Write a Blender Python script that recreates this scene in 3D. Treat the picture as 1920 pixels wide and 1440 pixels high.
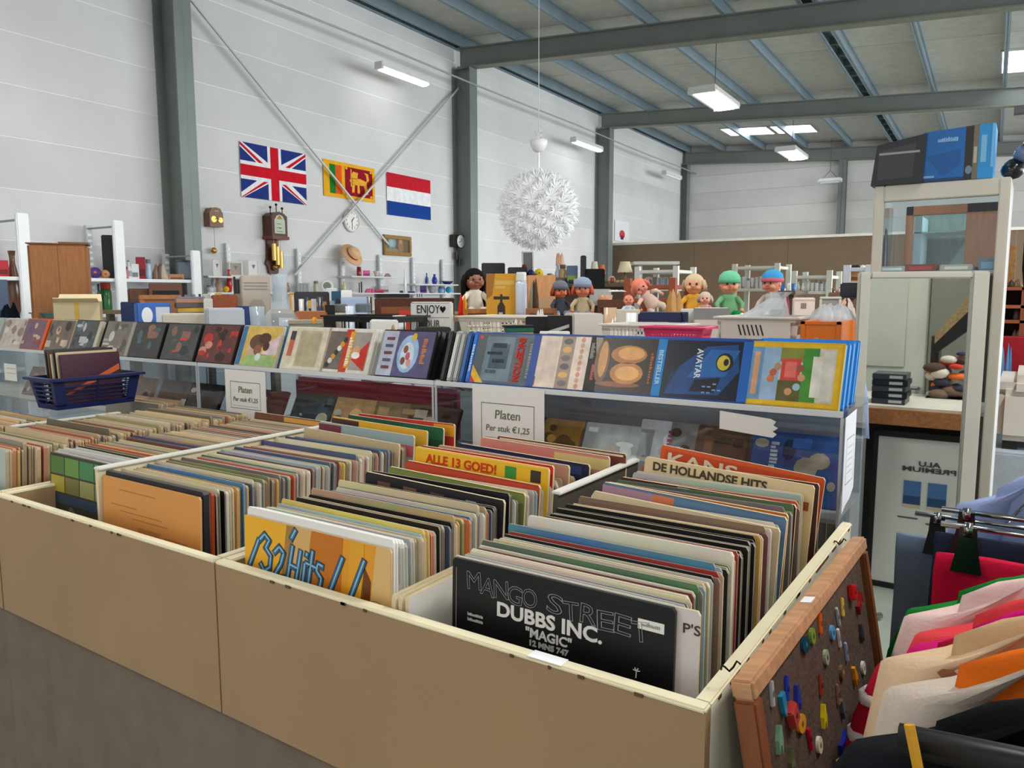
import bpy, bmesh, math, random
from mathutils import Vector, Matrix, noise
random.seed(7)
for o in list(bpy.data.objects): bpy.data.objects.remove(o)
SC = bpy.context.scene; COL = SC.collection
PI = math.pi; R = math.radians
# ---------------------------------------------------------------- camera
F, CX, CY, H = 1447.0, 960.0, 720.0, 1.5
def cam_axes(yaw, pitch, roll):
    f = Vector((-math.sin(yaw)*math.cos(pitch), math.cos(yaw)*math.cos(pitch), -math.sin(pitch)))
    r = Vector((math.cos(yaw), math.sin(yaw), 0)); d = f.cross(r)
    c, s = math.cos(roll), math.sin(roll)
    return c*r + s*d, -s*r + c*d, f
AR, AD, AF = cam_axes(R(33.76), R(6.57), R(.118))
cd = bpy.data.cameras.new('camera'); cam = bpy.data.objects.new('camera', cd); COL.objects.link(cam)
cd.sensor_width = 36; cd.lens = F/1920*36; cd.clip_start = .02; cd.clip_end = 200
m = Matrix((AR, -AD, -AF)).transposed().to_4x4(); m.translation = (0, 0, H)
cam.matrix_world = m; SC.camera = cam
# ---------------------------------------------------------------- world, exposure
w = bpy.data.worlds.new('world'); SC.world = w; w.use_nodes = True
bg = w.node_tree.nodes['Background']; bg.inputs[0].default_value = (.93, .95, .96, 1); bg.inputs[1].default_value = 1.1
SC.view_settings.view_transform = 'Standard'; SC.view_settings.look = 'None'
SC.view_settings.exposure = 0.16; SC.view_settings.gamma = 1
SC.view_settings.use_curve_mapping = False
LAMP_W = 70.0        # watts of each ceiling fitting
def daylight(y0, y1, z0, z1, x, watts):      # area lights added at the unseen right-hand bays as daylight to brighten the hall
    l = bpy.data.lights.new('window_daylight', 'AREA'); l.shape = 'RECTANGLE'; l.size = z1-z0; l.size_y = y1-y0; l.energy = watts; l.color = (.96, .98, 1)
    o = bpy.data.objects.new('window_daylight', l); COL.objects.link(o); o.location = (x, (y0+y1)/2, (z0+z1)/2); o.rotation_euler = (0, PI/2, 0)
for k_ in range(4): daylight(1.0+5.2*k_, 5.6+5.2*k_, .5, 3.9, 9.3, (270, 330, 420, 480)[k_])
# ---------------------------------------------------------------- pixel -> place helpers (points on known planes)
def ray(x, y): return AR*((x-CX)/F) + AD*((y-CY)/F) + AF
def at(x, y, X=None, Y=None, Z=None):
    d = ray(x, y)
    k = X/d.x if X is not None else (Y/d.y if Y is not None else (Z-H)/d.z)
    return d*k + Vector((0, 0, H))
BW = Matrix.Rotation(R(2.02), 4, 'Z')      # the building stands two degrees off the tables
BI = BW.inverted()
def atB(x, y, X=None, Y=None, Z=None):
    d = BI @ ray(x, y)
    k = X/d.x if X is not None else (Y/d.y if Y is not None else (Z-H)/d.z)
    return d*k + Vector((0, 0, H))
# ---------------------------------------------------------------- materials: families coloured by the piece's own colour
def lin(c):
    f = lambda v: ((v/255+.055)/1.055)**2.4 if v/255 > .04045 else v/255/12.92
    return tuple(f(v) for v in c[:3]) + (1,)
MATS = {}
def mk(name, rough=.55, metal=0, nscale=6, nvar=.08, bump=0, bscale=60, wood=False, stretch=None, emit=0, spec=.4):
    m = bpy.data.materials.new(name); m.use_nodes = True; nt = m.node_tree; N = nt.nodes; L = nt.links
    b = N['Principled BSDF']; b.inputs['Roughness'].default_value = rough; b.inputs['Metallic'].default_value = metal
    b.inputs['Specular IOR Level'].default_value = spec
    a = N.new('ShaderNodeAttribute'); a.attribute_name = 'Col'
    tc = N.new('ShaderNodeTexCoord'); mp = N.new('ShaderNodeMapping'); L.new(tc.outputs['Object'], mp.inputs[0])
    if stretch: mp.inputs['Scale'].default_value = stretch
    n = N.new('ShaderNodeTexNoise'); n.inputs['Scale'].default_value = nscale; n.inputs['Detail'].default_value = 4
    L.new(mp.outputs[0], n.inputs['Vector'])
    mr = N.new('ShaderNodeMapRange'); mr.inputs[1].default_value = .3; mr.inputs[2].default_value = .7
    mr.inputs[3].default_value = 1-nvar; mr.inputs[4].default_value = 1+nvar
    L.new(n.outputs[0], mr.inputs[0])
    mx = N.new('ShaderNodeMix'); mx.data_type = 'RGBA'; mx.blend_type = 'MULTIPLY'; mx.inputs[0].default_value = 1
    L.new(a.outputs['Color'], mx.inputs[6]); L.new(mr.outputs[0], mx.inputs[7]); L.new(mx.outputs[2], b.inputs['Base Color'])
    if emit:
        L.new(a.outputs['Color'], b.inputs['Emission Color']); b.inputs['Emission Strength'].default_value = emit
    if bump:
        n2 = N.new('ShaderNodeTexNoise'); n2.inputs['Scale'].default_value = bscale; n2.inputs['Detail'].default_value = 3
        L.new(mp.outputs[0], n2.inputs['Vector'])
        bp = N.new('ShaderNodeBump'); bp.inputs['Strength'].default_value = bump; bp.inputs['Distance'].default_value = .01
        L.new(n2.outputs[0], bp.inputs['Height']); L.new(bp.outputs[0], b.inputs['Normal'])
    MATS[name] = m; return m
mk('paint'); mk('satin', .35, nvar=.04); mk('gloss', .15, nvar=.02, spec=.5); mk('metal', .38, .85, nvar=.05); mk('chrome', .15, 1, nvar=.02)
mk('steel', .5, .15, nvar=.07, nscale=3)
mk('cloth', .95, nvar=.09, nscale=14, bump=.15, bscale=220, spec=.1); mk('print', .42, nvar=.02); mk('photo', .3, nvar=.16, nscale=38)
mk('wood', .42, nvar=.22, nscale=9, stretch=(9, 1.2, 9)); mk('woodx', .42, nvar=.22, nscale=9, stretch=(1.2, 9, 9)); mk('woodz', .42, nvar=.14, nscale=9, stretch=(9, 9, 1.2))
mk('concrete', .92, nvar=.06, nscale=1.1, bump=.12, bscale=18, spec=.15); mk('floor', .55, nvar=.12, nscale=2.2)
mk('board', .62, nvar=.05, nscale=5, bump=.05, bscale=90); mk('cork', .85, nvar=.25, nscale=60, bump=.3, bscale=150)
mk('paper', .85, nvar=.015, spec=.15); mk('ink', .7, nvar=0, spec=.2); mk('tube', .4, emit=5); mk('sky', .4, emit=5); mk('petal', .6, nvar=0)
def clear(name, tint, gl, rough=.03, milk=0):
    m = bpy.data.materials.new(name); m.use_nodes = True; nt = m.node_tree; N = nt.nodes; L = nt.links
    N.remove(N['Principled BSDF']); out = N['Material Output']
    t = N.new('ShaderNodeBsdfTransparent'); t.inputs[0].default_value = tint
    g = N.new('ShaderNodeBsdfGlossy'); g.inputs['Roughness'].default_value = rough
    lw = N.new('ShaderNodeLayerWeight'); lw.inputs[0].default_value = .5
    pw = N.new('ShaderNodeMath'); pw.operation = 'POWER'; pw.inputs[1].default_value = 4.0; L.new(lw.outputs['Facing'], pw.inputs[0])
    ma = N.new('ShaderNodeMath'); ma.operation = 'MULTIPLY_ADD'; ma.inputs[1].default_value = .75; ma.inputs[2].default_value = gl*.12; L.new(pw.outputs[0], ma.inputs[0])
    mx = N.new('ShaderNodeMixShader'); L.new(ma.outputs[0], mx.inputs[0]); L.new(t.outputs[0], mx.inputs[1]); L.new(g.outputs[0], mx.inputs[2])
    
    res = mx.outputs[0]
    if milk:
        df = N.new('ShaderNodeBsdfDiffuse'); df.inputs[0].default_value = (.85, .89, .93, 1); m2 = N.new('ShaderNodeMixShader'); m2.inputs[0].default_value = milk
        L.new(res, m2.inputs[1]); L.new(df.outputs[0], m2.inputs[2]); res = m2.outputs[0]
    L.new(res, out.inputs[0]); MATS[name] = m
clear('acrylic', (.90, .93, .95, 1), .25); clear('glass', (.93, .96, .97, 1), .18); clear('polybag', (.86, .87, .89, 1), .3, .3, .38); clear('jug', (.86, .91, .95, 1), .3, .05, .22)
def mirror_mat():
    m = bpy.data.materials.new('mirror'); m.use_nodes = True; b = m.node_tree.nodes['Principled BSDF']
    b.inputs['Base Color'].default_value = (.86, .89, .87, 1); b.inputs['Metallic'].default_value = 1; b.inputs['Roughness'].default_value = .015; MATS['mirror'] = m
mirror_mat()
def sleeve_mat():
    m = bpy.data.materials.new('sleeve'); m.use_nodes = True; nt = m.node_tree; N = nt.nodes; L = nt.links; b = N['Principled BSDF']
    oi = N.new('ShaderNodeObjectInfo'); a = N.new('ShaderNodeAttribute'); a.attribute_name = 'Col'; tc = N.new('ShaderNodeTexCoord')
    mp = N.new('ShaderNodeMapping'); mp.inputs['Scale'].default_value = (5, 1, 9); L.new(tc.outputs['Object'], mp.inputs[0])
    v = N.new('ShaderNodeTexNoise'); v.noise_dimensions = '4D'; v.inputs['Scale'].default_value = 1.6; L.new(mp.outputs[0], v.inputs['Vector'])
    ml = N.new('ShaderNodeMath'); ml.operation = 'MULTIPLY'; ml.inputs[1].default_value = 90; L.new(oi.outputs['Random'], ml.inputs[0]); L.new(ml.outputs[0], v.inputs['W'])
    art = N.new('ShaderNodeMix'); art.data_type = 'RGBA'; art.blend_type = 'OVERLAY'; art.inputs[0].default_value = .55
    L.new(oi.outputs['Color'], art.inputs[6]); L.new(v.outputs['Color'], art.inputs[7])
    ed = N.new('ShaderNodeMix'); ed.data_type = 'RGBA'; ed.inputs[0].default_value = .55; ed.inputs[7].default_value = (.60, .51, .38, 1)
    L.new(oi.outputs['Color'], ed.inputs[6])
    n2 = N.new('ShaderNodeTexNoise'); n2.inputs['Scale'].default_value = 25; L.new(tc.outputs['Object'], n2.inputs['Vector'])
    e2 = N.new('ShaderNodeMix'); e2.data_type = 'RGBA'; e2.blend_type = 'MULTIPLY'; e2.inputs[0].default_value = .35
    L.new(ed.outputs[2], e2.inputs[6]); L.new(n2.outputs[0], e2.inputs[7])
    fin = N.new('ShaderNodeMix'); fin.data_type = 'RGBA'; L.new(a.outputs['Fac'], fin.inputs[0]); L.new(art.outputs[2], fin.inputs[6]); L.new(e2.outputs[2], fin.inputs[7])
    L.new(fin.outputs[2], b.inputs['Base Color']); b.inputs['Roughness'].default_value = .5; b.inputs['Specular IOR Level'].default_value = .3
    MATS['sleeve'] = m
sleeve_mat()
# ---------------------------------------------------------------- mesh builder
def fr(o, r, u):      # frame matrix: origin, right, up (normal = right x up)
    r = Vector(r).normalized(); u = Vector(u).normalized(); n = r.cross(u)
    m = Matrix((r, u, n)).transposed().to_4x4(); m.translation = o; return m
class MB:
    def __init__(s): s.v = []; s.f = []; s.c = []
    def add(s, V, Fs, col, T=None):
        b = len(s.v); s.v += [(T @ Vector(p)) if T else Vector(p) for p in V]
        flip = T is not None and T.determinant() < 0
        for q in Fs:
            q = [b+i for i in q]; s.f.append(q[::-1] if flip else q); s.c.append(col)
        return s
    def box(s, x0, x1, y0, y1, z0, z1, col, T=None, bev=0):
        if x0 > x1: x0, x1 = x1, x0
        if y0 > y1: y0, y1 = y1, y0
        if z0 > z1: z0, z1 = z1, z0
        if bev: return s.bbox((x0, y0, z0), (x1, y1, z1), col, T, bev)
        V = [(x0,y0,z0),(x1,y0,z0),(x1,y1,z0),(x0,y1,z0),(x0,y0,z1),(x1,y0,z1),(x1,y1,z1),(x0,y1,z1)]
        return s.add(V, [(3,2,1,0),(4,5,6,7),(0,1,5,4),(1,2,6,5),(2,3,7,6),(3,0,4,7)], col, T)
    def bbox(s, a, b, col, T=None, bev=.004):
        bm = bmesh.new(); bmesh.ops.create_cube(bm, size=1)
        for v in bm.verts: v.co = Vector([(a[i]+b[i])/2 + v.co[i]*(b[i]-a[i]) for i in range(3)])
        bmesh.ops.bevel(bm, geom=bm.edges[:], offset=bev, segments=2, affect='EDGES')
        bm.verts.index_update()
        s.add([v.co.copy() for v in bm.verts], [[v.index for v in q.verts] for q in bm.faces], col, T); bm.free(); return s
    def prism(s, P, d0, d1, col, T=None, side=None):     # outline in local xy, depth along local z
        n = len(P); A = sum(P[i][0]*P[(i+1) % n][1]-P[(i+1) % n][0]*P[i][1] for i in range(n))
        if A < 0: P = P[::-1]
        if d0 > d1: d0, d1 = d1, d0
        V = [(p[0], p[1], d0) for p in P] + [(p[0], p[1], d1) for p in P]
        s.add(V, [list(range(n))[::-1], list(range(n, 2*n))], col, T)
        return s.add(V, [(i, (i+1) % n, n+(i+1) % n, n+i) for i in range(n)], side or col, T)
    def flat(s, P, z, col, T=None):      # a single printed patch
        n = len(P); A = sum(P[i][0]*P[(i+1) % n][1]-P[(i+1) % n][0]*P[i][1] for i in range(n))
        if A < 0: P = P[::-1]
        return s.add([(p[0], p[1], z) for p in P], [list(range(n))], col, T)
    def rect(s, x0, y0, x1, y1, z, col, T=None): return s.flat([(x0,y0),(x1,y0),(x1,y1),(x0,y1)], z, col, T)
    def disc(s, x, y, rx, ry, z, col, T=None, n=16): return s.flat([(x+rx*math.cos(2*PI*i/n), y+ry*math.sin(2*PI*i/n)) for i in range(n)], z, col, T)
    def rings(s, RR, col, T=None, cap=True, closed=True):
        n = len(RR[0]); V = [p for r in RR for p in r]; Fs = []
        for k in range(len(RR)-1):
            for i in range(n if closed else n-1):
                j = (i+1) % n; Fs.append((k*n+i, k*n+j, (k+1)*n+j, (k+1)*n+i))
        if cap and closed: Fs += [list(range(n))[::-1], list(range((len(RR)-1)*n, len(RR)*n))]
        return s.add(V, Fs, col, T)
    def lathe(s, prof, col, T=None, n=16, cap=True):      # prof = (r, z) bottom to top
        return s.rings([[(r*math.cos(2*PI*i/n), r*math.sin(2*PI*i/n), z) for i in range(n)] for r, z in prof], col, T, cap)
    def ball(s, c, r, col, T=None, n=12, k=8):
        if not isinstance(r, (tuple, list, Vector)): r = (r, r, r)
        RR = []
        for j in range(k+1):
            t = -PI/2 + PI*(j*.98+.01*k)/k; RR.append([(c[0]+r[0]*math.cos(t)*math.cos(2*PI*i/n), c[1]+r[1]*math.cos(t)*math.sin(2*PI*i/n), c[2]+r[2]*math.sin(t)) for i in range(n)])
        return s.rings(RR, col, T)
    def tube(s, pts, r, col, T=None, n=8):
        pts = [Vector(p) for p in pts]; RR = []; rs = r if isinstance(r, (list, tuple)) else [r]*len(pts)
        ref = None
        for i, p in enumerate(pts):
            d = (pts[min(i+1, len(pts)-1)] - pts[max(i-1, 0)]).normalized()
            if ref is None: ref = Vector((0,0,1)) if abs(d.z) < .9 else Vector((1,0,0))
            a = d.cross(ref).normalized(); b = d.cross(a).normalized(); ref = -b if False else ref
            RR.append([p + a*rs[i]*math.cos(2*PI*k/n) - b*rs[i]*math.sin(2*PI*k/n) for k in range(n)])
        return s.rings([q[::-1] for q in RR], col, T)
    def mesh(s, name, mat, off, smooth):
        me = bpy.data.meshes.new(name); me.from_pydata([tuple(v-off) for v in s.v], [], s.f)
        at_ = me.color_attributes.new('Col', 'FLOAT_COLOR', 'CORNER'); buf = []
        for q, c in zip(s.f, s.c): buf += list(c if len(c) == 4 and isinstance(c[0], float) else lin(c))*len(q)
        at_.data.foreach_set('color', buf); me.materials.append(MATS[mat])
        if smooth: me.polygons.foreach_set('use_smooth', [True]*len(me.polygons))
        me.update(); return me
    def build(s, name, mat='paint', parent=None, smooth=False, T=None, label=None, cat=None, group=None, kind=None, plabel=None):
        if T:
            s.v = [T @ v for v in s.v]
            if T.determinant() < 0: s.f = [q[::-1] for q in s.f]
        if parent is None:
            lo = Vector([min(v[i] for v in s.v) for i in range(3)]); hi = Vector([max(v[i] for v in s.v) for i in range(3)])
            off = Vector(((lo.x+hi.x)/2, (lo.y+hi.y)/2, lo.z))
        else: off = Vector(parent['base'])
        o = bpy.data.objects.new(name, s.mesh(name, mat, off, smooth)); COL.objects.link(o)
        if parent is None: o.location = off
        else: o.parent = parent
        o['base'] = tuple(off)
        tag(o, label, cat, group, kind)
        if plabel: o['label'] = plabel
        return o
def tag(o, label=None, cat=None, group=None, kind=None):
    if label: o['label'] = label
    if cat: o['category'] = cat
    if group: o['group'] = group
    if kind: o['kind'] = kind
    return o
def thing(name, label, cat, loc, group=None, kind=None):
    o = bpy.data.objects.new(name, None); COL.objects.link(o); o.location = loc; o.empty_display_size = .05
    o['base'] = tuple(loc); return tag(o, label, cat, group, kind)
def textmesh(body, size, bold=0, outline=0, ext=.0006, font_shear=0, spacing=1):
    cu = bpy.data.curves.new('t', 'FONT'); cu.body = body; cu.size = size; cu.align_x = 'CENTER'; cu.align_y = 'CENTER'; cu.resolution_u = 3
    cu.shear = font_shear; cu.space_character = spacing
    if outline: cu.fill_mode = 'NONE'; cu.bevel_depth = outline; cu.bevel_resolution = 0
    else: cu.offset = bold; cu.extrude = ext
    o = bpy.data.objects.new('t', cu); COL.objects.link(o); dg = bpy.context.evaluated_depsgraph_get()
    me = bpy.data.meshes.new_from_object(o.evaluated_get(dg)); V = [v.co.copy() for v in me.vertices]; Fs = [list(p.vertices) for p in me.polygons]
    bpy.data.objects.remove(o); bpy.data.curves.remove(cu); bpy.data.meshes.remove(me); return V, Fs
def text(parent, body, T, size, col, bold=0, outline=0, width=None, shear=0, mat='ink', name='lettering', W=None, spacing=1):
    V, Fs = textmesh(body, size, bold, outline, .0006, shear, spacing)
    if not V: return
    if width:
        x0 = min(v.x for v in V); x1 = max(v.x for v in V); k = width/(x1-x0); V = [Vector((v.x*k, v.y, v.z)) for v in V]
    b = MB(); b.add(V, Fs, col, T); return b.build(name, mat, parent, T=W)
def copy_tree(o, parent=None):
    c = o.copy(); COL.objects.link(c); c.parent = parent
    for ch in list(o.children): copy_tree(ch, c)
    return c
WHITE = (238, 238, 235); BLACK = (18, 18, 19); CREAM = (222, 210, 176)
# ================================================================ THE HALL
XW = -7.5; YB = 21.2
b = MB(); b.box(-8.2, 13, -7, 22, -.08, 0, (146, 152, 143)); b.build('floor', 'floor', T=BW, kind='structure', label='grey-green smooth concrete floor of the hall')
# left wall: slab with separate cellular concrete panels
wl = MB().box(XW-.25, XW-.006, -7, YB+.3, 0, 5.62, (246, 246, 246)).build('wall_left', 'concrete', T=BW, kind='structure', label='long white-grey panelled concrete wall with flags and clocks')
colY = [5.44-5.2*2, 5.44-5.2]
for px, py in ((368, 240), (895, 240), (1150, 350)): colY.append(atB(px, py, X=-7.15).y-.1)
colY.append(YB-.12)
PH = .4545; z0s = [2.0+PH*k for k in range(-5, 9)]
edges = [-7.0] + colY[:-1] + [YB]
random.seed(3)
for k in range(len(edges)-1):
    e0, e1 = edges[k], edges[k+1]
    for z in z0s:
        h0, h1 = max(z, 0), min(z+PH, 5.6)
        if h1-h0 < .1: continue
        g = 218+random.randint(-5, 5)
        MB().box(XW-.02, XW+random.uniform(-.003, .003), e0+.004, e1-.004, h0+.005, h1-.005, (g, g+1, g+2)).build('panel', 'concrete', wl, T=BW)
wb = MB().box(-7.8, 13, YB+.012, YB+.25, 0, 5.62, (215, 214, 210)).build('wall_back', 'concrete', T=BW, kind='structure', label='far panelled concrete end wall of the hall')
bx = [-7.5, -3.34, 1.9, 7, 13]
for k in range(4):
    for z in z0s:
        h0, h1 = max(z, 0), min(z+PH, 5.6)
        if h1-h0 < .1: continue
        g = 214+random.randint(-5, 5)
        MB().box(bx[k]+.004, bx[k+1]-.004, YB+random.uniform(-.003, .003), YB+.02, h0+.005, h1-.005, (g, g, g-3)).build('panel', 'concrete', wb, T=BW)
def roofz(x): return 5.36-.063*(x+7.2)      # top of the rafters
# roof
RT = .17
cl = MB()
xa, xb = -7.75, 13
cl.add([(xa, -7, roofz(xa)+RT+.03), (xb, -7, roofz(xb)+RT+.03), (xb, YB+.3, roofz(xb)+RT+.03), (xa, YB+.3, roofz(xa)+RT+.03),
        (xa, -7, roofz(xa)+RT+.2), (xb, -7, roofz(xb)+RT+.2), (xb, YB+.3, roofz(xb)+RT+.2), (xa, YB+.3, roofz(xa)+RT+.2)],
       [(3,2,1,0),(4,5,6,7),(0,1,5,4),(1,2,6,5),(2,3,7,6),(3,0,4,7)], (70, 70, 66))
ceil = cl.build('ceiling', 'paint', T=BW, kind='structure', label='low-pitched roof of grey-beige panels on steel purlins')
PX = [-7.38+1.05*k for k in range(20)]
ys = []
for k in range(len(colY)-1):
    ys += [colY[k], (colY[k]+colY[k+1])/2]
ys.append(YB)
def slope_box(b, x0, x1, y0, y1, dz0, dz1, col):
    b.add([(x0, y0, roofz(x0)+dz0), (x1, y0, roofz(x1)+dz0), (x1, y1, roofz(x1)+dz0), (x0, y1, roofz(x0)+dz0),
           (x0, y0, roofz(x0)+dz1), (x1, y0, roofz(x1)+dz1), (x1, y1, roofz(x1)+dz1), (x0, y1, roofz(x0)+dz1)],
          [(3,2,1,0),(4,5,6,7),(0,1,5,4),(1,2,6,5),(2,3,7,6),(3,0,4,7)], col)
for j in range(len(ys)-1):
    for i in range(0, 18, 2):
        g = random.randint(-5, 5)
        q = MB(); slope_box(q, PX[i], PX[i+2]-.006, ys[j]+.008, ys[j+1]-.008, RT, RT+.035, (200+g, 200+g, 192+g)); q.build('panel', 'paint', ceil, T=BW)
# purlins, rafters, columns
GG = (124, 130, 126)
for i, x in enumerate(PX[:14]):
    dbl = i in (0, 5)
    y0, y1 = (-5, YB)
    q = MB()
    for dx in ((-.09, .09) if dbl else (0,)):
        slope_box(q, x+dx-.005, x+dx+.005, y0, y1, 0, RT-.004, (128, 146, 158))
        slope_box(q, x+dx-.03, x+dx+.03, y0, y1, 0, .01, (140, 160, 172))
        slope_box(q, x+dx-.03, x+dx+.03, y0, y1, RT-.014, RT-.004, (140, 160, 172))
    if dbl:
        yy = y0
        while yy < y1: slope_box(q, x-.085, x+.085, yy, yy+.04, .05, RT-.02, (120, 132, 138)); yy += .62
    q.build('roof_purlin', 'steel', T=BW, label='blue-grey double steel purlin with cross ties under the roof panels' if dbl and i else
            ('blue-grey eaves purlin along the top of the left wall' if i == 0 else f'blue-grey single steel purlin running lengthwise under the roof, {["","first","second","third","fourth","fifth","sixth","seventh","eighth","ninth","tenth","eleventh","twelfth","thirteenth"][i]} out from the left wall'), cat='purlin', group='roof purlins')
bnames = {0: 'behind the viewer', 1: 'behind the viewer, nearer', 2: 'nearest, at the column left of the large flag', 3: 'at the column right of the three flags', 4: 'at the column beyond the pendant lamp', 5: 'against the far end wall'}
for k, y in enumerate(colY):
    q = MB(); x0, x1 = -7.4, 13
    slope_box(q, x0, x1, y-.006, y+.006, -.29, 0, GG); slope_box(q, x0, x1, y-.09, y+.09, -.016, 0, GG); slope_box(q, x0, x1, y-.09, y+.09, -.305, -.289, (128, 130, 118))  # bottom flange coloured slightly yellower, a painted lit edge
    q.build('roof_beam', 'steel', T=BW, label='grey-green steel roof beam '+bnames[k], cat='beam', group='roof beams')
    q = MB(); zt = roofz(-7.3)-.001
    xf = -7.15 if k < 5 else -7.3
    q.box(-7.49, xf, y-.006, y+.006, 0, zt-.3, GG); q.box(-7.495, -7.48, y-.1, y+.1, 0, zt-.3, GG); q.box(xf-.016, xf, y-.1, y+.1, 0, zt-.3, (128, 138, 136))
    q.box(-7.49, xf, y-.09, y+.09, zt-.32, zt-.3, GG)
    q.build('steel_column', 'steel', T=BW, label='grey-green steel column on the left wall '+bnames[k], cat='column', group='wall columns')
for i, x in enumerate((-3.34, 1.9)):
    q = MB(); y = YB-.1; q.box(x-.006, x+.006, y-.1, y+.09, 0, roofz(x)-.3, GG); q.box(x-.09, x+.09, y-.1, y-.085, 0, roofz(x)-.3, GG); q.box(x-.09, x+.09, y+.075, y+.09, 0, roofz(x)-.3, GG)
    q.build('steel_column', 'steel', T=BW, label='grey-green steel column on the far end wall, '+('nearer the left corner' if i == 0 else 'behind the white cabinet'), cat='column', group='end wall columns')
# wind braces (angle bars) and conduit on the left wall
def bar(a, c, w, t, col, name, label, cat, mat='steel'):
    a = Vector(a); c = Vector(c); d = (c-a).normalized(); n = Vector((1, 0, 0)); u = n.cross(d).normalized()
    T = fr(a, d, u); L = (c-a).length
    MB().box(0, L, -w/2, w/2, -t/2, t/2, col, T).box(0, L, -w/2, -w/2+t, 0, w*.6, col, T).build(name, mat, T=BW, label=label, cat=cat, group='wind braces on the left wall')
bar(atB(358, 0, X=-7.36), atB(728, 458, X=-7.44), .034, .006, (204, 207, 208), 'wind_brace', 'pale diagonal wind brace falling from the left column behind the flags to the painting', 'brace')
bar(atB(860, 165, X=-7.42), atB(553, 515, X=-7.42), .034, .006, (198, 201, 202), 'wind_brace', 'pale diagonal wind brace rising to the column right of the flags', 'brace')
p0 = atB(480, -8, X=-7.2); p1 = atB(860, 152, X=-7.2); zc = (p0.z+p1.z)/2
MB().tube([(-7.2+.06, y, zc+.01*math.sin(y)) for y in [p0.y-3+1.2*k for k in range(16)]], .014, (172, 178, 178)).build('conduit', 'steel', T=BW, smooth=True, label='thin grey conduit pipe running high along the left wall', cat='pipe')
# unseen right-hand wall; its glazed bays are added for the side daylight
wr = MB().box(9.5, 9.7, -6, 22, 0, .45, (205, 206, 204)).box(9.5, 9.7, -6, 22, 3.95, 4.45, (205, 206, 204)).build('wall_right', 'concrete', T=None, kind='structure', label='right-hand wall with tall glazed bays, out of view')
for k in range(4):
    t = thing(f'window_{k+1}', 'tall glazed bay in the right-hand wall, out of view', None, (9.6, 3.3+5.2*k, .45), kind='structure')
    for yy in (.72+5.2*k, 5.8+5.2*k): MB().box(9.5, 9.7, yy-.08, yy+.08, .45, 3.95, (120, 126, 124)).build('window_frame', 'steel', t)
    MB().box(9.58, 9.6, .8+5.2*k, 5.72+5.2*k, .45, 3.95, (235, 240, 245)).build('window_pane', 'glass', t)
# brown partition in the far bay
a = atB(1153, 456, Y=16.1)
pt = thing('partition', 'long brown partition wall with white top strip across the far bay', 'partition', BW @ Vector((-3, 16.1, 0)))
for k in range(6):
    MB().box(-7.3+1.9*k, -7.3+1.9*(k+1)-.004, 16.08, 16.13, 0, a.z-.05, (118+random.randint(-4, 4), 98, 78)).build('panel', 'board', pt, T=BW)
MB().box(-7.3, 4.1, 16.06, 16.15, a.z-.05, a.z, (225, 222, 212)).build('top_strip', 'paint', pt, T=BW)
# ---------------------------------------------------------------- lamps
def light(parent, p, sx, sy, watts, rotz=0):
    l = bpy.data.lights.new('lamp_light', 'AREA'); l.shape = 'RECTANGLE'; l.size = sx; l.size_y = sy; l.energy = watts; l.color = (1, .98, .93)
    o = bpy.data.objects.new('lamp_light', l); COL.objects.link(o); o.parent = parent; o.location = Vector(p)-Vector(parent['base']); o.rotation_euler = (0, 0, rotz)
def fixture(c, L, wd, label, along='y', cable=0, watts=LAMP_W, tilt=0, name='strip_light', on=True):
    t = thing(name, label, 'lamp', BW @ Vector(c), group='strip lights')
    T = BW @ Matrix.Translation(c) @ Matrix.Rotation(0 if along == 'x' else PI/2, 4, 'Z') @ Matrix.Rotation(tilt, 4, 'X')
    h = L/2
    MB().prism([(-wd/2, .0), (wd/2, 0), (wd*.42, .07), (-wd*.42, .07)], -h, h, (228, 230, 230), T @ fr((0, 0, 0), (0, 1, 0), (0, 0, 1))).build('housing', 'satin', t)
    MB().prism([(-wd*.4, -.003), (-wd*.28, -.04), (wd*.28, -.04), (wd*.4, -.003)], -h+.03, h-.03, (255, 252, 244), T @ fr((0, 0, 0), (0, 1, 0), (0, 0, 1))).build('diffuser', 'tube' if on else 'satin', t)
    for s in (-1, 1): MB().box(s*h-.02, s*h+.02, -wd*.45, wd*.45, -.03, .06, (215, 217, 217), T).build('end_cap', 'satin', t)
    if cable:
        q = MB()
        for s in (-.35, .35): q.tube([T @ Vector((s*L, 0, .07)), T @ Vector((0, 0, cable*.25))], .006, (90, 94, 94), n=5)
        q.tube([T @ Vector((0, 0, cable*.25)), T @ Vector((0, 0, cable))], .006, (90, 94, 94), n=5); q.build('suspension_cable', 'steel', t)
    if watts and on:
        light(t, (BW @ Vector(c)) + Vector((0, 0, -.06)), L if along == 'x' else wd, wd if along == 'x' else L, watts, R(2))
    return t
fixture(atB(757, 142, X=-7.0), 1.0, .14, 'white strip light on the wall conduit above the flags', watts=0)
fixture(atB(1101, 273, X=-7.0), 1.2, .14, 'white strip light on the wall conduit right of the pendant lamp', watts=0)
fixture(atB(1260, 330, X=-7.0), 1.1, .14, 'small white strip light in the far left corner bay', watts=0, on=False)
fixture(atB(1556, 340, Y=20.6), .5, .2, 'small white strip light hanging before the far end wall, right of the corner', 'x', roofz(atB(1556, 340, Y=20.6).x)-atB(1556, 340, Y=20.6).z+.155, 0, on=False)
for c, l in ((atB(1340, 187, Z=4.25), 'wide glowing strip light hung between the first two visible roof beams'), (atB(1485, 289, Z=4.25), 'wide glowing strip light hung in the far roof bay')):
    fixture(c, 1.15, .42, l, 'y', roofz(c.x)-c.z-.1, LAMP_W)
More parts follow.
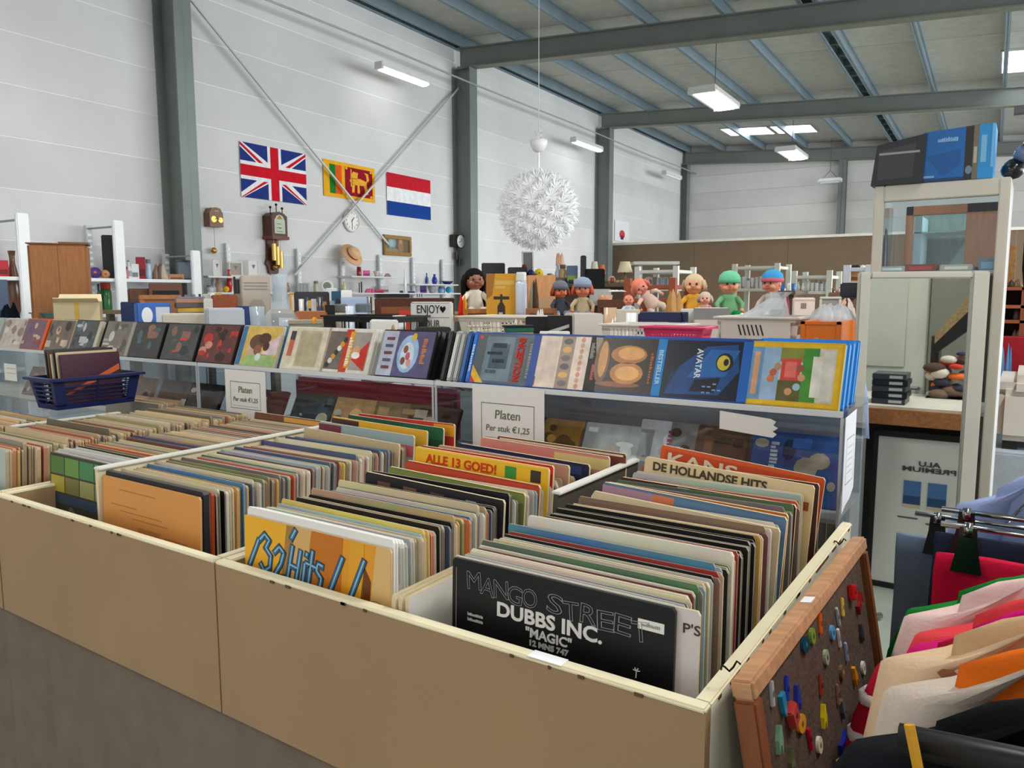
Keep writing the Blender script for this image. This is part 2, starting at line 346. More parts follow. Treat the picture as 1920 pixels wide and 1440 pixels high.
for i, (x, y, wt) in enumerate(((-4.6, 2.9, .12), (-3.2, 2.8, .7), (1.3, 7.9, 1.1), (1.3, 2.8, 1.2), (1.3, 13, 1), (-3.5, -2.3, .7), (1.3, -2.3, .7))):
    fixture((x, y, 4.3), 1.15, .42, f'wide strip light hung overhead out of view, {["first","second","third","fourth","fifth","sixth","seventh"][i]}', 'y', roofz(x)-4.4, LAMP_W*wt)
# roof lights
def rooflight(x0, x1, y0, y1, label):
    t = thing('roof_light', label, 'skylight', BW @ Vector(((x0+x1)/2, y0, roofz(x0)+RT-.04)))
    q = MB(); slope_box(q, x0, x1, y0, y1, RT-.02, RT-.003, (250, 252, 255)); q.build('pane', 'sky', t, T=BW)
    q = MB()
    for a0, a1, c0, c1 in ((x0-.03, x1+.03, y0-.03, y0), (x0-.03, x1+.03, y1, y1+.03), (x0-.03, x0, y0, y1), (x1, x1+.03, y0, y1)): slope_box(q, a0, a1, c0, c1, RT-.03, RT-.003, (205, 208, 205))
    q.build('frame', 'paint', t, T=BW)
zr = 5.2
a = atB(1353, 243, Z=5.42); c = atB(1442, 238, Z=5.36); d = atB(1520, 234, Z=5.3)
rooflight(a.x, c.x-.05, a.y-.1, a.y+.8, 'bright roof light in the far bay, left of the pair'); rooflight(c.x+.05, d.x, a.y-.1, a.y+.8, 'bright roof light in the far bay, right of the pair')
a = atB(1880, 98, Z=5.05)
rooflight(a.x, a.x+.9, a.y, a.y+1.3, 'bright roof light at the upper right above the white cabinet')
rooflight(1.2, 2.2, -2, 3, 'roof light out of view above the clothes rail')
# ================================================================ RECORD TABLE
ZP, ZB, YF, YE = 1.084, .828, .72, 1.48      # rim, underside, front face, back of the bins
TAN = (156, 126, 94); RIM = (232, 222, 190); HB = (150, 118, 84)
tb = thing('record_table', 'long trestle table under the record bins, hung with grey cloth', 'table', (-2.2, 1.2, 0))
MB().box(-4.25, -.25, .745, 1.78, .80, ZB-.002, (150, 130, 100)).build('tabletop', 'board', tb)
for x in (-4.1, -2.9, -1.6, -.4):
    for y in (.85, 1.68): MB().box(x-.02, x+.02, y-.02, y+.02, 0, .80, (90, 90, 90)).build('leg', 'steel', tb)
def skirt(p0, p1, n, amp, seed):
    q = MB(); d = (Vector(p1)-Vector(p0)); nrm = Vector((d.y, -d.x, 0)).normalized(); fr_ = []; bk = []
    for i in range(n+1):
        t = i/n; w = amp*(math.sin(t*d.length*31+seed)+.6*math.sin(t*d.length*67+seed*2)+.9*max(0, math.sin(t*d.length*4.1+1.4))**8*3)
        fr_.append((t, w))
    rows = []
    for z, k in ((ZB-.004, .15), (.72, .45), (.55, .8), (.3, 1), (.05, 1.1), (.012, 1.1)):
        rows.append([Vector(p0)+d*t+nrm*(w*k)+Vector((0, 0, z)) for t, w in fr_])
    V = [p for r in rows for p in r] + [p-nrm*.003 for r in rows for p in r]; m_ = n+1; Fs = []; o = len(rows)*m_
    for a in range(len(rows)-1):
        for i in range(n):
            Fs.append((a*m_+i+1, a*m_+i, (a+1)*m_+i, (a+1)*m_+i+1)); Fs.append((o+a*m_+i, o+a*m_+i+1, o+(a+1)*m_+i+1, o+(a+1)*m_+i))
    q.add(V, Fs, (116, 104, 92)); return q
cl_ = thing('table_skirt', 'grey cloth hanging in soft folds below the record bins', 'tablecloth', (-2, .73, .01))
skirt((-4.25, .738, 0), (-.26, .738, 0), 260, .006, 1.0).build('front_drop', 'cloth', cl_, smooth=True)
skirt((-.252, .75, 0), (-.252, 1.75, 0), 70, .005, 2.0).build('side_drop', 'cloth', cl_, smooth=True)
def bin_(x0, x1, label, right_col, left_col):
    t = thing('record_bin', label, 'bin', ((x0+x1)/2, 1.1, ZB), group='record bins'); th = .017
    MB().box(x0, x1, YF, YF+th-.001, ZB+.001, ZP-.006, TAN).build('front_panel', 'board', t)
    MB().box(x0, x1, YF-.001, YF+th, ZP-.006, ZP, RIM, bev=.002).build('front_rim', 'paint', t)
    for xs, c, nm in ((x0, left_col, 'side_panel'), (x1-th, right_col, 'side_panel')):
        MB().box(xs, xs+th, YF+th, YE, ZB+.001, ZP-.006, c).build(nm, 'board', t)
        MB().box(xs-.0005, xs+th+.0005, YF+th-.002, YE+.01, ZP-.006, ZP, RIM, bev=.002).build('side_rim', 'paint', t)
    MB().box(x0+th, x1-th, YF+th, YE, ZB+.001, ZB+.013, HB).build('bottom', 'board', t)
    MB().box(x0, x1, YE, YE+.012, ZB+.001, ZP-.06, TAN).build('back_panel', 'board', t)
    random.seed(int(x0*100))
    for k in range(9):          # chipped paint along the outer rim edge
        x = random.uniform(x0+.05, x1-.05); l = random.uniform(.003, .011); MB().box(x, x+l, YF-.0018, YF+.0005, ZP-.0075, ZP-.0035, (92, 66, 44)).build('chip', 'board', t)
    return t
bB = bin_(-1.046, -.247, 'tan hardboard record bin, right of the two, with the black sleeve in front', (226, 222, 200), HB)
bA = bin_(-1.80, -1.050, 'tan hardboard record bin, left of the two, with the orange sleeve in front', HB, (170, 140, 104))
bL = bin_(-2.62, -1.806, 'tan hardboard record bin partly cut off at the left edge of the view', HB, HB)
for k in range(26):
    y = random.uniform(.75, 1.46); l = random.uniform(.004, .016); MB().box(-.2485, -.2462, y, y+l, ZP-.0075, ZP-.003, (92, 66, 44)).build('chip', 'board', bB)
MB().box(-.46, -.415, YF-.0012, YF+.0165, ZP, ZP+.0006, (240, 242, 245)).build('white_tape', 'paper', bB, plabel='strip of white tape on the rim')
def divider(x, y0, y1, zt, col, label):
    t = thing('bin_divider', label, 'divider', (x, (y0+y1)/2, ZB+.014), group='bin dividers')
    MB().box(x-.004, x+.004, y0, y1, ZB+.014, zt-.005, col).build('panel', 'board', t)
    MB().box(x-.009, x+.009, y0, y1, zt-.006, zt, (225, 224, 216), bev=.0015).build('top_edge', 'satin', t)
divider(-1.487, .772, 1.36, 1.170, (218, 206, 172), 'cream upright divider beside the orange record sleeve')
divider(-.655, 1.114, 1.44, 1.166, (82, 74, 68), 'dark upright divider with pale edge between the two right columns of records')
divider(-2.252, .95, 1.25, 1.155, (205, 200, 188), 'pale upright divider in front of the blue basket')
# ---------------------------------------------------------------- records
SW, SH = .312, .313
def sleeve_mb(t, col=None, edge=None):
    q = MB(); c = .005; w = SW/2
    P = [(-w, 0), (w, 0), (w, SH-c), (w-c*.6, SH), (-w+c*.6, SH), (-w, SH-c)]
    q.prism(P, 0, t, col or (0., 0., 0., 1.), fr((0, 0, 0), (1, 0, 0), (0, 0, 1)) , edge or (1., 1., 1., 1.))   # local depth runs to -y
    q.v = [Vector((v.x, v.y+t, v.z)) for v in q.v]; return q
def pair_mb():      # jacket seen from its edge: pale front board, inner gap, tinted back board
    q = sleeve_mb(.44); z = sleeve_mb(.44, None, (.45, .45, .45, 1.)); q.add(z.v, z.f, (0., 0., 0., 1.), Matrix.Translation((0, .56, -.0015))); q.c[-len(z.f):] = z.c; return q
base_me = pair_mb().mesh('record_sleeve', 'sleeve', Vector((0, 0, 0)), False)
PAL = [((226, 214, 186), 14), ((238, 234, 224), 12), ((205, 186, 150), 9), ((176, 150, 116), 4), ((28, 26, 28), 7), ((44, 62, 104), 4), ((50, 110, 168), 3), ((150, 30, 34), 4),
       ((196, 60, 40), 3), ((58, 92, 66), 3), ((222, 160, 62), 4), ((232, 198, 96), 2), ((150, 186, 206), 3), ((112, 84, 66), 4), ((84, 34, 40), 3), ((206, 150, 138), 2), ((90, 98, 100), 4), ((214, 110, 50), 2), ((178, 184, 188), 4), ((120, 128, 80), 2)]
CN = {(226,214,186):'cream', (238,234,224):'white', (205,186,150):'tan', (176,150,116):'brown-tan', (28,26,28):'black', (44,62,104):'navy', (50,110,168):'blue', (150,30,34):'dark red', (196,60,40):'red',
      (58,92,66):'green', (222,160,62):'orange', (232,198,96):'yellow', (150,186,206):'light blue', (112,84,66):'brown', (84,34,40):'maroon', (206,150,138):'pink', (90,98,100):'grey', (214,110,50):'deep orange', (178,184,188):'silver', (120,128,80):'olive'}
BAG = [c for c, n in PAL for _ in range(n)]
ORD = lambda n: f"{n}{'th' if 10 <= n % 100 <= 20 else {1:'st',2:'nd',3:'rd'}.get(n % 10,'th')}"
COLS = dict(right=(-.4575, .786, 1.455, 'the front black sleeve'), yellow=(-.862, .766, 1.44, 'the yellow neon sleeve'),
            orange=(-1.325, .79, 1.43, 'the orange sleeve'), green=(-1.648, .835, 1.43, 'the green-topped sleeve'))
FORCE = {'right': [(.0, .045, (226,214,186)), (.945, .97, (238,234,224)), (.985, 1.05, (28,26,28))], 'yellow': [(.77, .80, (178,184,188)), (1.0, 1.035, (28,26,28))], 'orange': [(.79, .81, (28,26,28))], 'green': []}
made = 0; REST = MB(); CUT = dict(right=9, yellow=9, orange=1.27, green=1.08); CN0 = CN
def lean_of(key, y): return {'right': .035, 'yellow': .03, 'orange': .05, 'green': .06}[key] + .03*math.sin(y*7+len(key))
RAISED = {}   # column -> list of (y, half gap)
def column(key, raised):
    global made
    xc, y0, y1, who = COLS[key]; y = y0; n = 0; random.seed(sum(map(ord, key)))
    while y < y1:
        t = random.choice((.003, .0035, .004, .0045, .005, .007)) ; c = random.choice(BAG)
        for f0, f1, fc in FORCE[key]:
            if f0 <= y <= f1: c = fc; t = .009 if f1-f0 > .02 else t
        n += 1; c0 = c
        if any(abs(y-r) < .006 for r in raised): y += .009; continue
        dz = max(0, random.gauss(.0, .004)); rz = random.gauss(0, .008)
        c = tuple(int(v_*.78+g_*.22) for v_, g_ in zip(c, (206, 190, 160))) if c not in ((28,26,28),) else c; cn = CN.get(c) or CN0[c0]
        if y > CUT[key]:
            c = tuple(int(v_*.6+g_*.4) for v_, g_ in zip(c, (206, 190, 160))); e = tuple(int(a*.4+k_*.6) for a, k_ in zip(c, (196, 168, 128))); z = sleeve_mb(t, c, e); T = Matrix.Translation((xc+random.gauss(0, .004), y, ZB+.0135+dz)) @ Matrix.Rotation(-lean_of(key, y), 4, 'X')
            REST.add(z.v, z.f, c, T); REST.c[-len(z.f):] = z.c; y += t + random.choice((.001, .002, .003)); continue
        o = bpy.data.objects.new('record_sleeve', base_me); COL.objects.link(o); o.color = lin(c)
        if random.random() < .08 and y > y0+.1: dz += random.uniform(.004, .016)
        o.location = (xc+random.gauss(0, .0035), y, ZB+.0135+dz); o.scale = (1, t, 1); o.rotation_euler = (-lean_of(key, y)+random.gauss(0, .003), 0, rz)
        tag(o, f'{cn} record sleeve standing {ORD(n)} behind {who}', 'record', 'records packed upright in the bins'); made += 1
        y += t + random.choice((.001, .0018, .0025, .004))
    return n
def special(key, y, t, col, label, x=0, dz=0, rz=0, lean=None, edge=(205, 184, 146)):
    xc = COLS[key][0] if key in COLS else key
    o = sleeve_mb(t, col, edge).build('record_sleeve', 'print', None); o.location = (xc+x, y, ZB+.0135+dz)
    me = o.data; off = Vector(o['base'])
    for v in me.vertices: v.co += off
    o['base'] = (0, 0, 0); o.rotation_euler = (-(lean if lean is not None else (lean_of(key, y) if key in COLS else .04)), 0, rz)
    return tag(o, label, 'record', 'records packed upright in the bins')
FT = lambda d=.0004: fr((-SW/2, -d, 0), (1, 0, 0), (0, 0, 1))      # cover frame: x from left, y from the bottom
def stroke(q, pts, w, col, T, z=0.):
    for a, c in zip(pts, pts[1:]):
        a = Vector(a); c = Vector(c); d = (c-a).normalized(); n = Vector((-d.y, d.x))*w/2; e = d*w*.35
        q.flat([tuple(a-e-n), tuple(c+e-n), tuple(c+e+n), tuple(a-e+n)], z, col, T)
def scrib(q, x, y, w, h, col, T, z=.0002, vert=False, seed=1):      # unreadable small print
    rs_ = random.Random(seed+int(x*1e4)); u = 0
    while u < (h if vert else w)*.97:
        l = rs_.uniform(.04, .1)*(h if vert else w); k_ = rs_.uniform(.55, 1)
        if vert: q.rect(x, y+u, x+w*k_, y+u+l*.7, z, col, T)
        else: q.rect(x+u, y, x+u+l*.7, y+h*k_, z, col, T)
        u += l
# black sleeve
s = special('right', .772, .0055, (15, 15, 17), 'black record sleeve with white block lettering at the front of the right bin', edge=(38, 36, 36), lean=.03, x=-.004)
TT = lambda u, v: FT(.0008) @ Matrix.Translation((u, SH-v, 0))
for k, (ch, u, v_, a) in enumerate((('M', .036, .026, .08), ('A', .058, .03, -.1), ('N', .079, .029, .06), ('G', .1, .032, -.08), ('O', .122, .031, .1), ('S', .158, .030, -.12), ('T', .181, .034, .08), ('R', .203, .032, -.06), ('E', .226, .035, .05), ('E', .248, .034, -.06), ('T', .272, .037, .1))):
    text(s, ch, TT(u, v_) @ Matrix.Rotation(a, 4, 'Z'), .034, (146, 146, 148), outline=.0004, bold=.0016, width=.0225)
text(s, 'DUBBS INC.', TT(.148, .0545), .0255, (222, 218, 212), bold=.0007, width=.150)
text(s, '"MAGIC"', TT(.150, .0735), .0165, (205, 202, 196), bold=.0004, width=.066)
text(s, '12 MNS 747', TT(.150, .0862), .0098, (170, 168, 164), bold=.0004, width=.056)
q = MB(); T = FT(.0006)
scrib(q, .026, SH-.073, .024, .0045, (200, 198, 194), T); scrib(q, .026, SH-.080, .024, .0045, (200, 198, 194), T); q.rect(.268, SH-.032, .300, SH-.02, 0, (232, 228, 220), T); scrib(q, .272, SH-.028, .024, .004, (150, 146, 140), T, .0004); q.rect(.006, 0, .0075, SH-.012, 0, (120, 112, 104), T); q.rect(.006, SH-.0125, .306, SH-.012, 0, (52, 50, 50), T)
for k, (dx, dy) in enumerate(((-.004, .001), (-.002, .0035), (.002, .0035), (.004, .001))): stroke(q, [(.268, SH-.083), (.268+dx, SH-.083+dy)], .0012, (225, 222, 214), T)
stroke(q, [(.268, SH-.083), (.2675, SH-.091)], .0012, (225, 222, 214), T); q.rect(.260, SH-.096, .276, SH-.0945, 0, (150, 148, 142), T)
q.build('cover_print', 'ink', s)
s = special('right', .779, .004, (214, 205, 200), 'off-white sleeve showing the letters P\'S just behind the black sleeve', x=.022, lean=.03)
text(s, "P'S", TT(.303, .022), .016, (70, 62, 60), width=.02)
# white sleeves askew between the two right columns
for k, c in enumerate(((226, 222, 214), (214, 196, 160), (222, 208, 184))):
    s = special(-.655-.011*k, .745, .006, c, f'{["white", "tan", "cream"][k]} sleeve turned edgewise beside the black sleeve, {["nearest", "middle", "last"][k]} of three', lean=0, rz=0)
    s.scale = (.83, 1, .83); s.rotation_euler = (0, 0, PI/2); s.location = (-.662-.010*k, .742+SW*.83/2-.002*k, ZB+.0135)
# yellow neon sleeve
s = special('yellow', .748, .004, (226, 152, 38), 'yellow-orange record sleeve with blue neon-tube lettering at the front', lean=.03)
q = MB(); T = FT(.0005)
for P, c in (([(.0, .0), (.06, .0), (.12, SH), (.0, SH)], (236, 172, 40)), ([(.05, 0), (.10, 0), (.155, SH), (.10, SH)], (214, 170, 104)), ([(.12, 0), (.20, 0), (.22, SH), (.155, SH)], (196, 112, 30)), ([(.21, 0), (.255, 0), (.262, SH), (.235, SH)], (226, 160, 40)),
             ([(.235, .1), (.262, .1), (.275, .26), (.262, .28)], (110, 62, 28)), ([(.262, .14), (SW, .12), (SW, SH), (.285, SH)], (218, 178, 116))): q.flat(P, 0, c, T)
q.disc(.285, SH-.105, .022, .027, .0003, (150, 112, 62), T); q.disc(.285, SH-.105, .021, .026, .0005, (222, 184, 118), T); [scrib(q, .272, SH-.097-.008*k, .025, .003, (140, 100, 56), T, .0009, seed=k) for k in range(3)]
NB = (44, 104, 152); NH = (150, 190, 200)
def neon(pts):
    stroke(q, pts, .0110, (20, 34, 52), T, .0006); stroke(q, pts, .0088, NB, T, .0009); stroke(q, [(a+.0008, c+.0012) for a, c in pts], .0028, NH, T, .0012)
v = lambda P: [(a, SH-d) for a, d in P]
for P in ([(.012, .078), (.034, .036)], [(.038, .034), (.049, .024), (.060, .032), (.051, .045), (.063, .056), (.060, .075), (.047, .083), (.039, .073)], [(.072, .048), (.083, .038), (.093, .046), (.086, .064), (.070, .086), (.097, .084)],
          [(.113, .032), (.100, .088)], [(.131, .036), (.118, .093)], [(.107, .061), (.124, .064)], [(.140, .054), (.133, .092)], [(.144, .040), (.145, .037)], [(.157, .032), (.145, .093)], [(.143, .052), (.163, .055)], [(.178, .050), (.168, .048), (.165, .059), (.175, .069), (.171, .086), (.159, .088)],
          [(.120, .006), (.111, .019)], [(.188, .095), (.219, .030)], [(.228, .100), (.262, .026)], [(.155, .107), (.137, .132)], [(.172, .127), (.180, .117), (.188, .124), (.182, .136), (.172, .132), (.172, .127)], [(.190, .138), (.190, .114), (.199, .103), (.206, .110)]): neon(v(P))
q.build('cover_print', 'print', s)
for k in range(4):
    special('yellow', .754+.006*k, .004, (232, 230, 224), f'glossy white plastic-wrapped sleeve, {ORD(k+1)} behind the yellow neon-lettered sleeve', lean=.03, dz=.012-.002*k, edge=(228, 226, 220))
# orange sleeve
s = special('orange', .768, .004, (214, 146, 76), 'plain orange back cover with brown print at the front of the left bin', lean=.04, edge=(206, 160, 104))
q = MB(); T = FT(.0005)
for x0, v0, x1, v1 in ((.06, .02, .19, .023), (.03, .05, .12, .0515), (.06, .06, .2, .0615), (.1, .07, .22, .0715), (.12, .085, .20, .098), (.205, .09, .285, .104)):
    for k in range(max(1, int((v1-v0)/.003))): q.rect(x0, SH-v0-.003*k-.0014, x1-random.uniform(0, .012), SH-v0-.003*k, 0, (168, 112, 62), T)
q.build('cover_print', 'print', s)
s = special('orange', .774, .011, (30, 28, 32), 'thick black record box just behind the orange sleeve', lean=.04, dz=.008, edge=(40, 38, 42), x=.002)
s = special('orange', .787, .006, (190, 70, 30), 'red and orange flame-spined sleeve behind the thick black box', lean=.045, dz=.004, edge=(150, 60, 34), x=.004)
# green sleeve
s = special('green', .822, .005, (60, 58, 48), 'dark sleeve with green and yellow panels across its top', lean=.05, edge=(90, 84, 70))
q = MB(); T = FT(.0005)
for k in range(5):
    q.rect(.004+k*.061, SH-.045, .062+k*.061, SH-.006, 0, [(84, 122, 62), (104, 146, 70), (70, 132, 86), (78, 150, 84), (86, 120, 90)][k], T)
    q.rect(.004+k*.061, SH-.085, .062+k*.061, SH-.049, 0, [(170, 156, 62), (120, 116, 64), (150, 150, 96), (138, 140, 100), (150, 146, 84)][k], T)
q.rect(.004, SH-.11, .306, SH-.089, 0, (52, 72, 92), T); q.disc(.09, .17, .018, .03, 0, (96, 92, 82), T); q.disc(.2, .16, .014, .032, .0001, (120, 116, 104), T)
q.build('cover_print', 'print', s)
# sleeves standing proud further back, showing the top of their covers
def proud(key, y, dz, col, label, bands=(), txt=None, x=0, rz=0, tilt=0, edge=(214, 196, 160)):
    s = special(key, y, .0055, col, label, x=x, dz=dz, rz=rz, edge=edge); s.rotation_euler.y = tilt
    RAISED.setdefault(key, []).append(y)
    if bands:
        q = MB(); T = FT(.0006)
        for x0, v0, x1, v1, c in bands: q.rect(x0*SW, SH-v1, x1*SW, SH-v0, 0, c, T)
        q.build('cover_print', 'print', s)
    if txt: text(s, txt[0], TT(txt[1], txt[2]), txt[3], txt[4], bold=.0006, width=txt[5] if len(txt) > 5 else None)
    return s
proud('right', 1.335, .03, (226, 204, 158), 'cream sleeve with dark outlined capitals standing proud at the back right', ((.16, .03, .98, .045, (150, 78, 44)), (.2, .036, .6, .041, (226, 178, 60))), ('DE HOLLANDSE HITS', .125, .016, .022, (78, 66, 52), .215), tilt=.05)
proud('right', 1.41, .036, (222, 92, 40), 'orange-red sleeve with cream capitals at the very back right', ((.03, .008, .9, .05, (206, 78, 36)),), ('KANS', .085, .026, .034, (236, 220, 190), .14), tilt=.09, x=-.01)
proud('right', 1.368, .022, (70, 42, 40), 'dark brown sleeve with small white sticker behind the cream lettered sleeve', ((.86, .008, .97, .04, (226, 222, 206)), (.45, .006, .55, .02, (150, 90, 100))), tilt=.02, x=.01)
proud('right', 1.19, .012, (214, 122, 44), 'bright orange sleeve with red script halfway back in the right column', ((0, .004, 1, .02, (228, 140, 54)), (.3, .02, 1, .05, (196, 74, 36))), tilt=.03)
proud('right', 1.165, .016, (84, 120, 150), 'blue and pink patterned strip sleeve leaning in the right column', ((.0, .004, .3, .02, (168, 130, 150)), (.3, .004, .42, .02, (206, 120, 80)), (.42, .004, 1, .03, (92, 128, 160))), tilt=.045)
proud('right', 1.13, .008, (210, 190, 156), 'plain tan sleeve slanting in front of the blue patterned strip', (), tilt=.045)
proud('right', 1.25, .01, (76, 40, 44), 'maroon sleeve with torn paper corner in the right column', ((.35, .002, .42, .014, (230, 222, 204)),), tilt=.02)
proud('yellow', 1.14, .042, (236, 184, 36), 'yellow sleeve with red capitals and a green dot standing proud', ((0, .0, 1, .004, (240, 196, 60)), (.70, .008, .78, .030, (60, 140, 60)), (.88, .008, .95, .03, (60, 50, 40))), ('ALLE 13 GOED!', .115, .020, .024, (206, 66, 34), .17), tilt=.02, x=.004)
proud('yellow', 1.118, .016, (176, 60, 40), 'red patterned sleeve just in front of the yellow capitals sleeve', ((0, .003, 1, .02, (196, 70, 44)), (.0, .02, 1, .04, (120, 58, 60))), tilt=.03, x=-.004)
proud('yellow', 1.165, .04, (190, 36, 34), 'red sleeve with dark top behind the yellow capitals sleeve', ((0, .002, .12, .02, (40, 30, 30)), (.12, .002, 1, .016, (214, 50, 40))), tilt=.015)
proud('yellow', 1.21, .034, (196, 152, 124), 'pinkish-brown sleeve with dark figures standing proud', ((.08, .006, .3, .04, (92, 60, 52)), (.3, .008, .55, .04, (204, 164, 138)), (.58, .012, .62, .04, (70, 50, 48))), tilt=.02, x=.006)
proud('yellow', 1.26, .03, (28, 36, 70), 'navy sleeve with pale script standing proud', ((.02, .006, .95, .022, (44, 62, 110)), (.1, .03, .3, .033, (150, 142, 126)), (.2, .026, .24, .036, (150, 142, 126)), (.5, .03, .75, .033, (150, 142, 126)), (.56, .026, .6, .038, (150, 142, 126))), tilt=.03, x=.02)
proud('yellow', 1.33, .034, (214, 138, 122), 'salmon pink sleeve standing proud at the back', ((.04, .006, .6, .03, (220, 130, 120)), (.6, .006, 1, .03, (226, 196, 130))), tilt=.025, x=.03)
proud('yellow', 1.37, .034, (110, 62, 48), 'brown sleeve with cream border at the very back of its column', ((.02, .003, .98, .007, (230, 214, 186)),), tilt=.02, x=.05)
proud('yellow', 1.065, .014, (126, 134, 74), 'olive and brown sleeve in the middle column', ((0, .003, 1, .018, (136, 146, 76)), (.5, .02, .9, .04, (150, 84, 50))), tilt=.03)
proud('yellow', 1.005, .016, (40, 38, 42), 'dark sleeve with small portrait photographs in the middle column', ((.1, .012, .2, .05, (110, 78, 66)), (.3, .012, .4, .05, (120, 88, 76)), (.5, .012, .6, .05, (96, 76, 74)), (.75, .012, .82, .05, (150, 160, 176))), tilt=.03)
proud('orange', 1.30, .03, (150, 168, 172), 'grey-blue sleeve with pink lower edge standing proud', ((0, .004, .25, .04, (110, 50, 60)), (.25, .024, 1, .05, (190, 90, 100))), tilt=.02, x=.01)
proud('orange', 1.335, .038, (228, 170, 48), 'golden yellow sleeve behind the grey-blue one', ((0, .003, .3, .04, (70, 46, 44)),), tilt=.025, x=.02)
proud('orange', 1.25, .02, (198, 176, 136), 'buff tan sleeve standing proud with worn top edge', (), tilt=.03, x=.005)
proud('orange', 1.375, .04, (28, 84, 66), 'dark green sleeve at the back of its column', ((.6, .003, 1, .03, (30, 100, 72)),), tilt=.02, x=.04)
proud('orange', 1.40, .044, (196, 52, 44), 'bright red sleeve with orange end at the very back', ((.3, .003, .8, .02, (214, 60, 50)), (.8, .003, 1, .03, (232, 160, 40))), tilt=.0, x=.06)
proud('green', 1.36, .02, (112, 66, 48), 'brown sleeve standing slightly proud at the back left', ((.4, .003, 1, .016, (206, 150, 70)),), tilt=.01)
for k in COLS: column(k, RAISED.get(k, []))
# the far-left columns: too many and too small to pick apart
q = REST; random.seed(11)
for xc, y0, y1, dx in ((-2.03, .755, 1.40, .0), (-2.42, .80, 1.05, .0), (-2.44, 1.38, 1.45, 0)):
    y = y0
    while y < y1:
        t = random.choice((.003, .004, .006, .008)); c = tuple(int(v_*.55+g_*.45) for v_, g_ in zip(random.choice(BAG), (206, 186, 150))); e = tuple(int(a*.35+k_*.65) for a, k_ in zip(c, (176, 144, 104)))
        T = Matrix.Translation((xc+random.gauss(0, .006), y, ZB+.0135+abs(random.gauss(0, .005)))) @ Matrix.Rotation(-.06, 4, 'X')
        z = sleeve_mb(t, c, e); q.add(z.v, z.f, c, T); q.c[-len(z.f):] = z.c; y += t+random.choice((.001, .003))
q.build('record_rows', 'print', label='densely packed record sleeves filling the far left and rear of the bins', cat='records', kind='stuff')
# ---------------------------------------------------------------- blue basket of singles
def basket(name, label, x0, x1, y0, y1, z0, z1, col, taper=.02, nslat=5, nbar=6, solid=0., rotz=0, group=None, mat='satin', rim=.012, bot=True, slot='h'):
    cx, cy = (x0+x1)/2, (y0+y1)/2; t = thing(name, label, 'basket', (cx, cy, z0), group); TR = Matrix.Translation((cx, cy, 0)) @ Matrix.Rotation(rotz, 4, 'Z') @ Matrix.Translation((-cx, -cy, 0))
    th = .004
    if bot: MB().box(x0+taper, x1-taper, y0+taper, y1-taper, z0, z0+th, col).build('bottom', mat, t, T=TR)
    cor = [((x0, y0), (x1, y0)), ((x1, y0), (x1, y1)), ((x1, y1), (x0, y1)), ((x0, y1), (x0, y0))]
    for (ax, ay), (bx_, by) in cor:
        q = MB(); ins = lambda x, y: (x+(taper if x == x0 else -taper), y+(taper if y == y0 else -taper))
        A0, B0 = Vector((*ins(ax, ay), z0)), Vector((*ins(bx_, by), z0)); A1, B1 = Vector((ax, ay, z1)), Vector((bx_, by, z1))
        n = (B0-A0).cross(A1-A0).normalized()
        P = lambda u, v: (A0*(1-u)+B0*u)*(1-v)+(A1*(1-u)+B1*u)*v
        def patch(u0, u1, v0, v1):
            V = [P(u0, v0), P(u1, v0), P(u1, v1), P(u0, v1)]; V = [p for p in V] + [p-n*th for p in V]
            q.add(V, [(0,1,2,3),(7,6,5,4),(1,0,4,5),(2,1,5,6),(3,2,6,7),(0,3,7,4)], col)
        patch(0, 1, 0, .16+solid); patch(0, 1, .84, 1); patch(0, .12, .1, .9); patch(.88, 1, .1, .9)
        for k in range(1, nslat): v_ = .16+solid+(.68-solid)*k/nslat; patch(.1, .9, v_-.02, v_+.02)
        for k in range(1, nbar): u_ = .12+.76*k/nbar; patch(u_-.008, u_+.008, .1, .9)
        q.build('side', mat, t, T=TR)
    q = MB(); r = rim
    q.box(x0-r, x1+r, y0-r, y0+.003, z1-.008, z1, col, bev=.002).box(x0-r, x1+r, y1-.003, y1+r, z1-.008, z1, col, bev=.002).box(x0-r, x0+.003, y0, y1, z1-.008, z1, col).box(x1-.003, x1+r, y0, y1, z1-.008, z1, col); q.build('rim', mat, t, T=TR)
    return t
basket('singles_basket', 'navy blue slatted plastic basket of small records on top of the bins', -2.47, -2.325, 1.10, 1.365, 1.168, 1.262, (22, 34, 84), .016, 5, 2)
for k, (c, l) in enumerate((((66, 22, 48), 'dark purple small record sleeve with orange stripe in the blue basket'), ((206, 186, 150), 'cream small record sleeve behind the purple one in the basket'), ((40, 34, 32), 'dark small record sleeve in the middle of the blue basket'), ((214, 204, 180), 'white small record sleeve in the middle of the blue basket'), ((110, 70, 50), 'brown small record sleeve at the back of the blue basket'), ((56, 50, 46), 'black small record sleeve at the very back of the blue basket'))):
    x = -2.358-.0165*k; T = Matrix.Translation((x, 1.235, 1.173)) @ Matrix.Rotation(-.10, 4, 'Y')
    o = MB().box(-.004, .004, -.09, .09, 0, .155+.006*(k % 3), c, bev=.001).build('record_sleeve', 'print', T=T, label=l, cat='record', group='small records in the blue basket')
    if k == 0: MB().flat([(-.085, .03), (.085, .10), (.085, .118), (-.085, .038)], .0007, (206, 96, 44), T @ fr((.004, 0, 0), (0, 1, 0), (0, 0, 1))).build('cover_print', 'print', o)
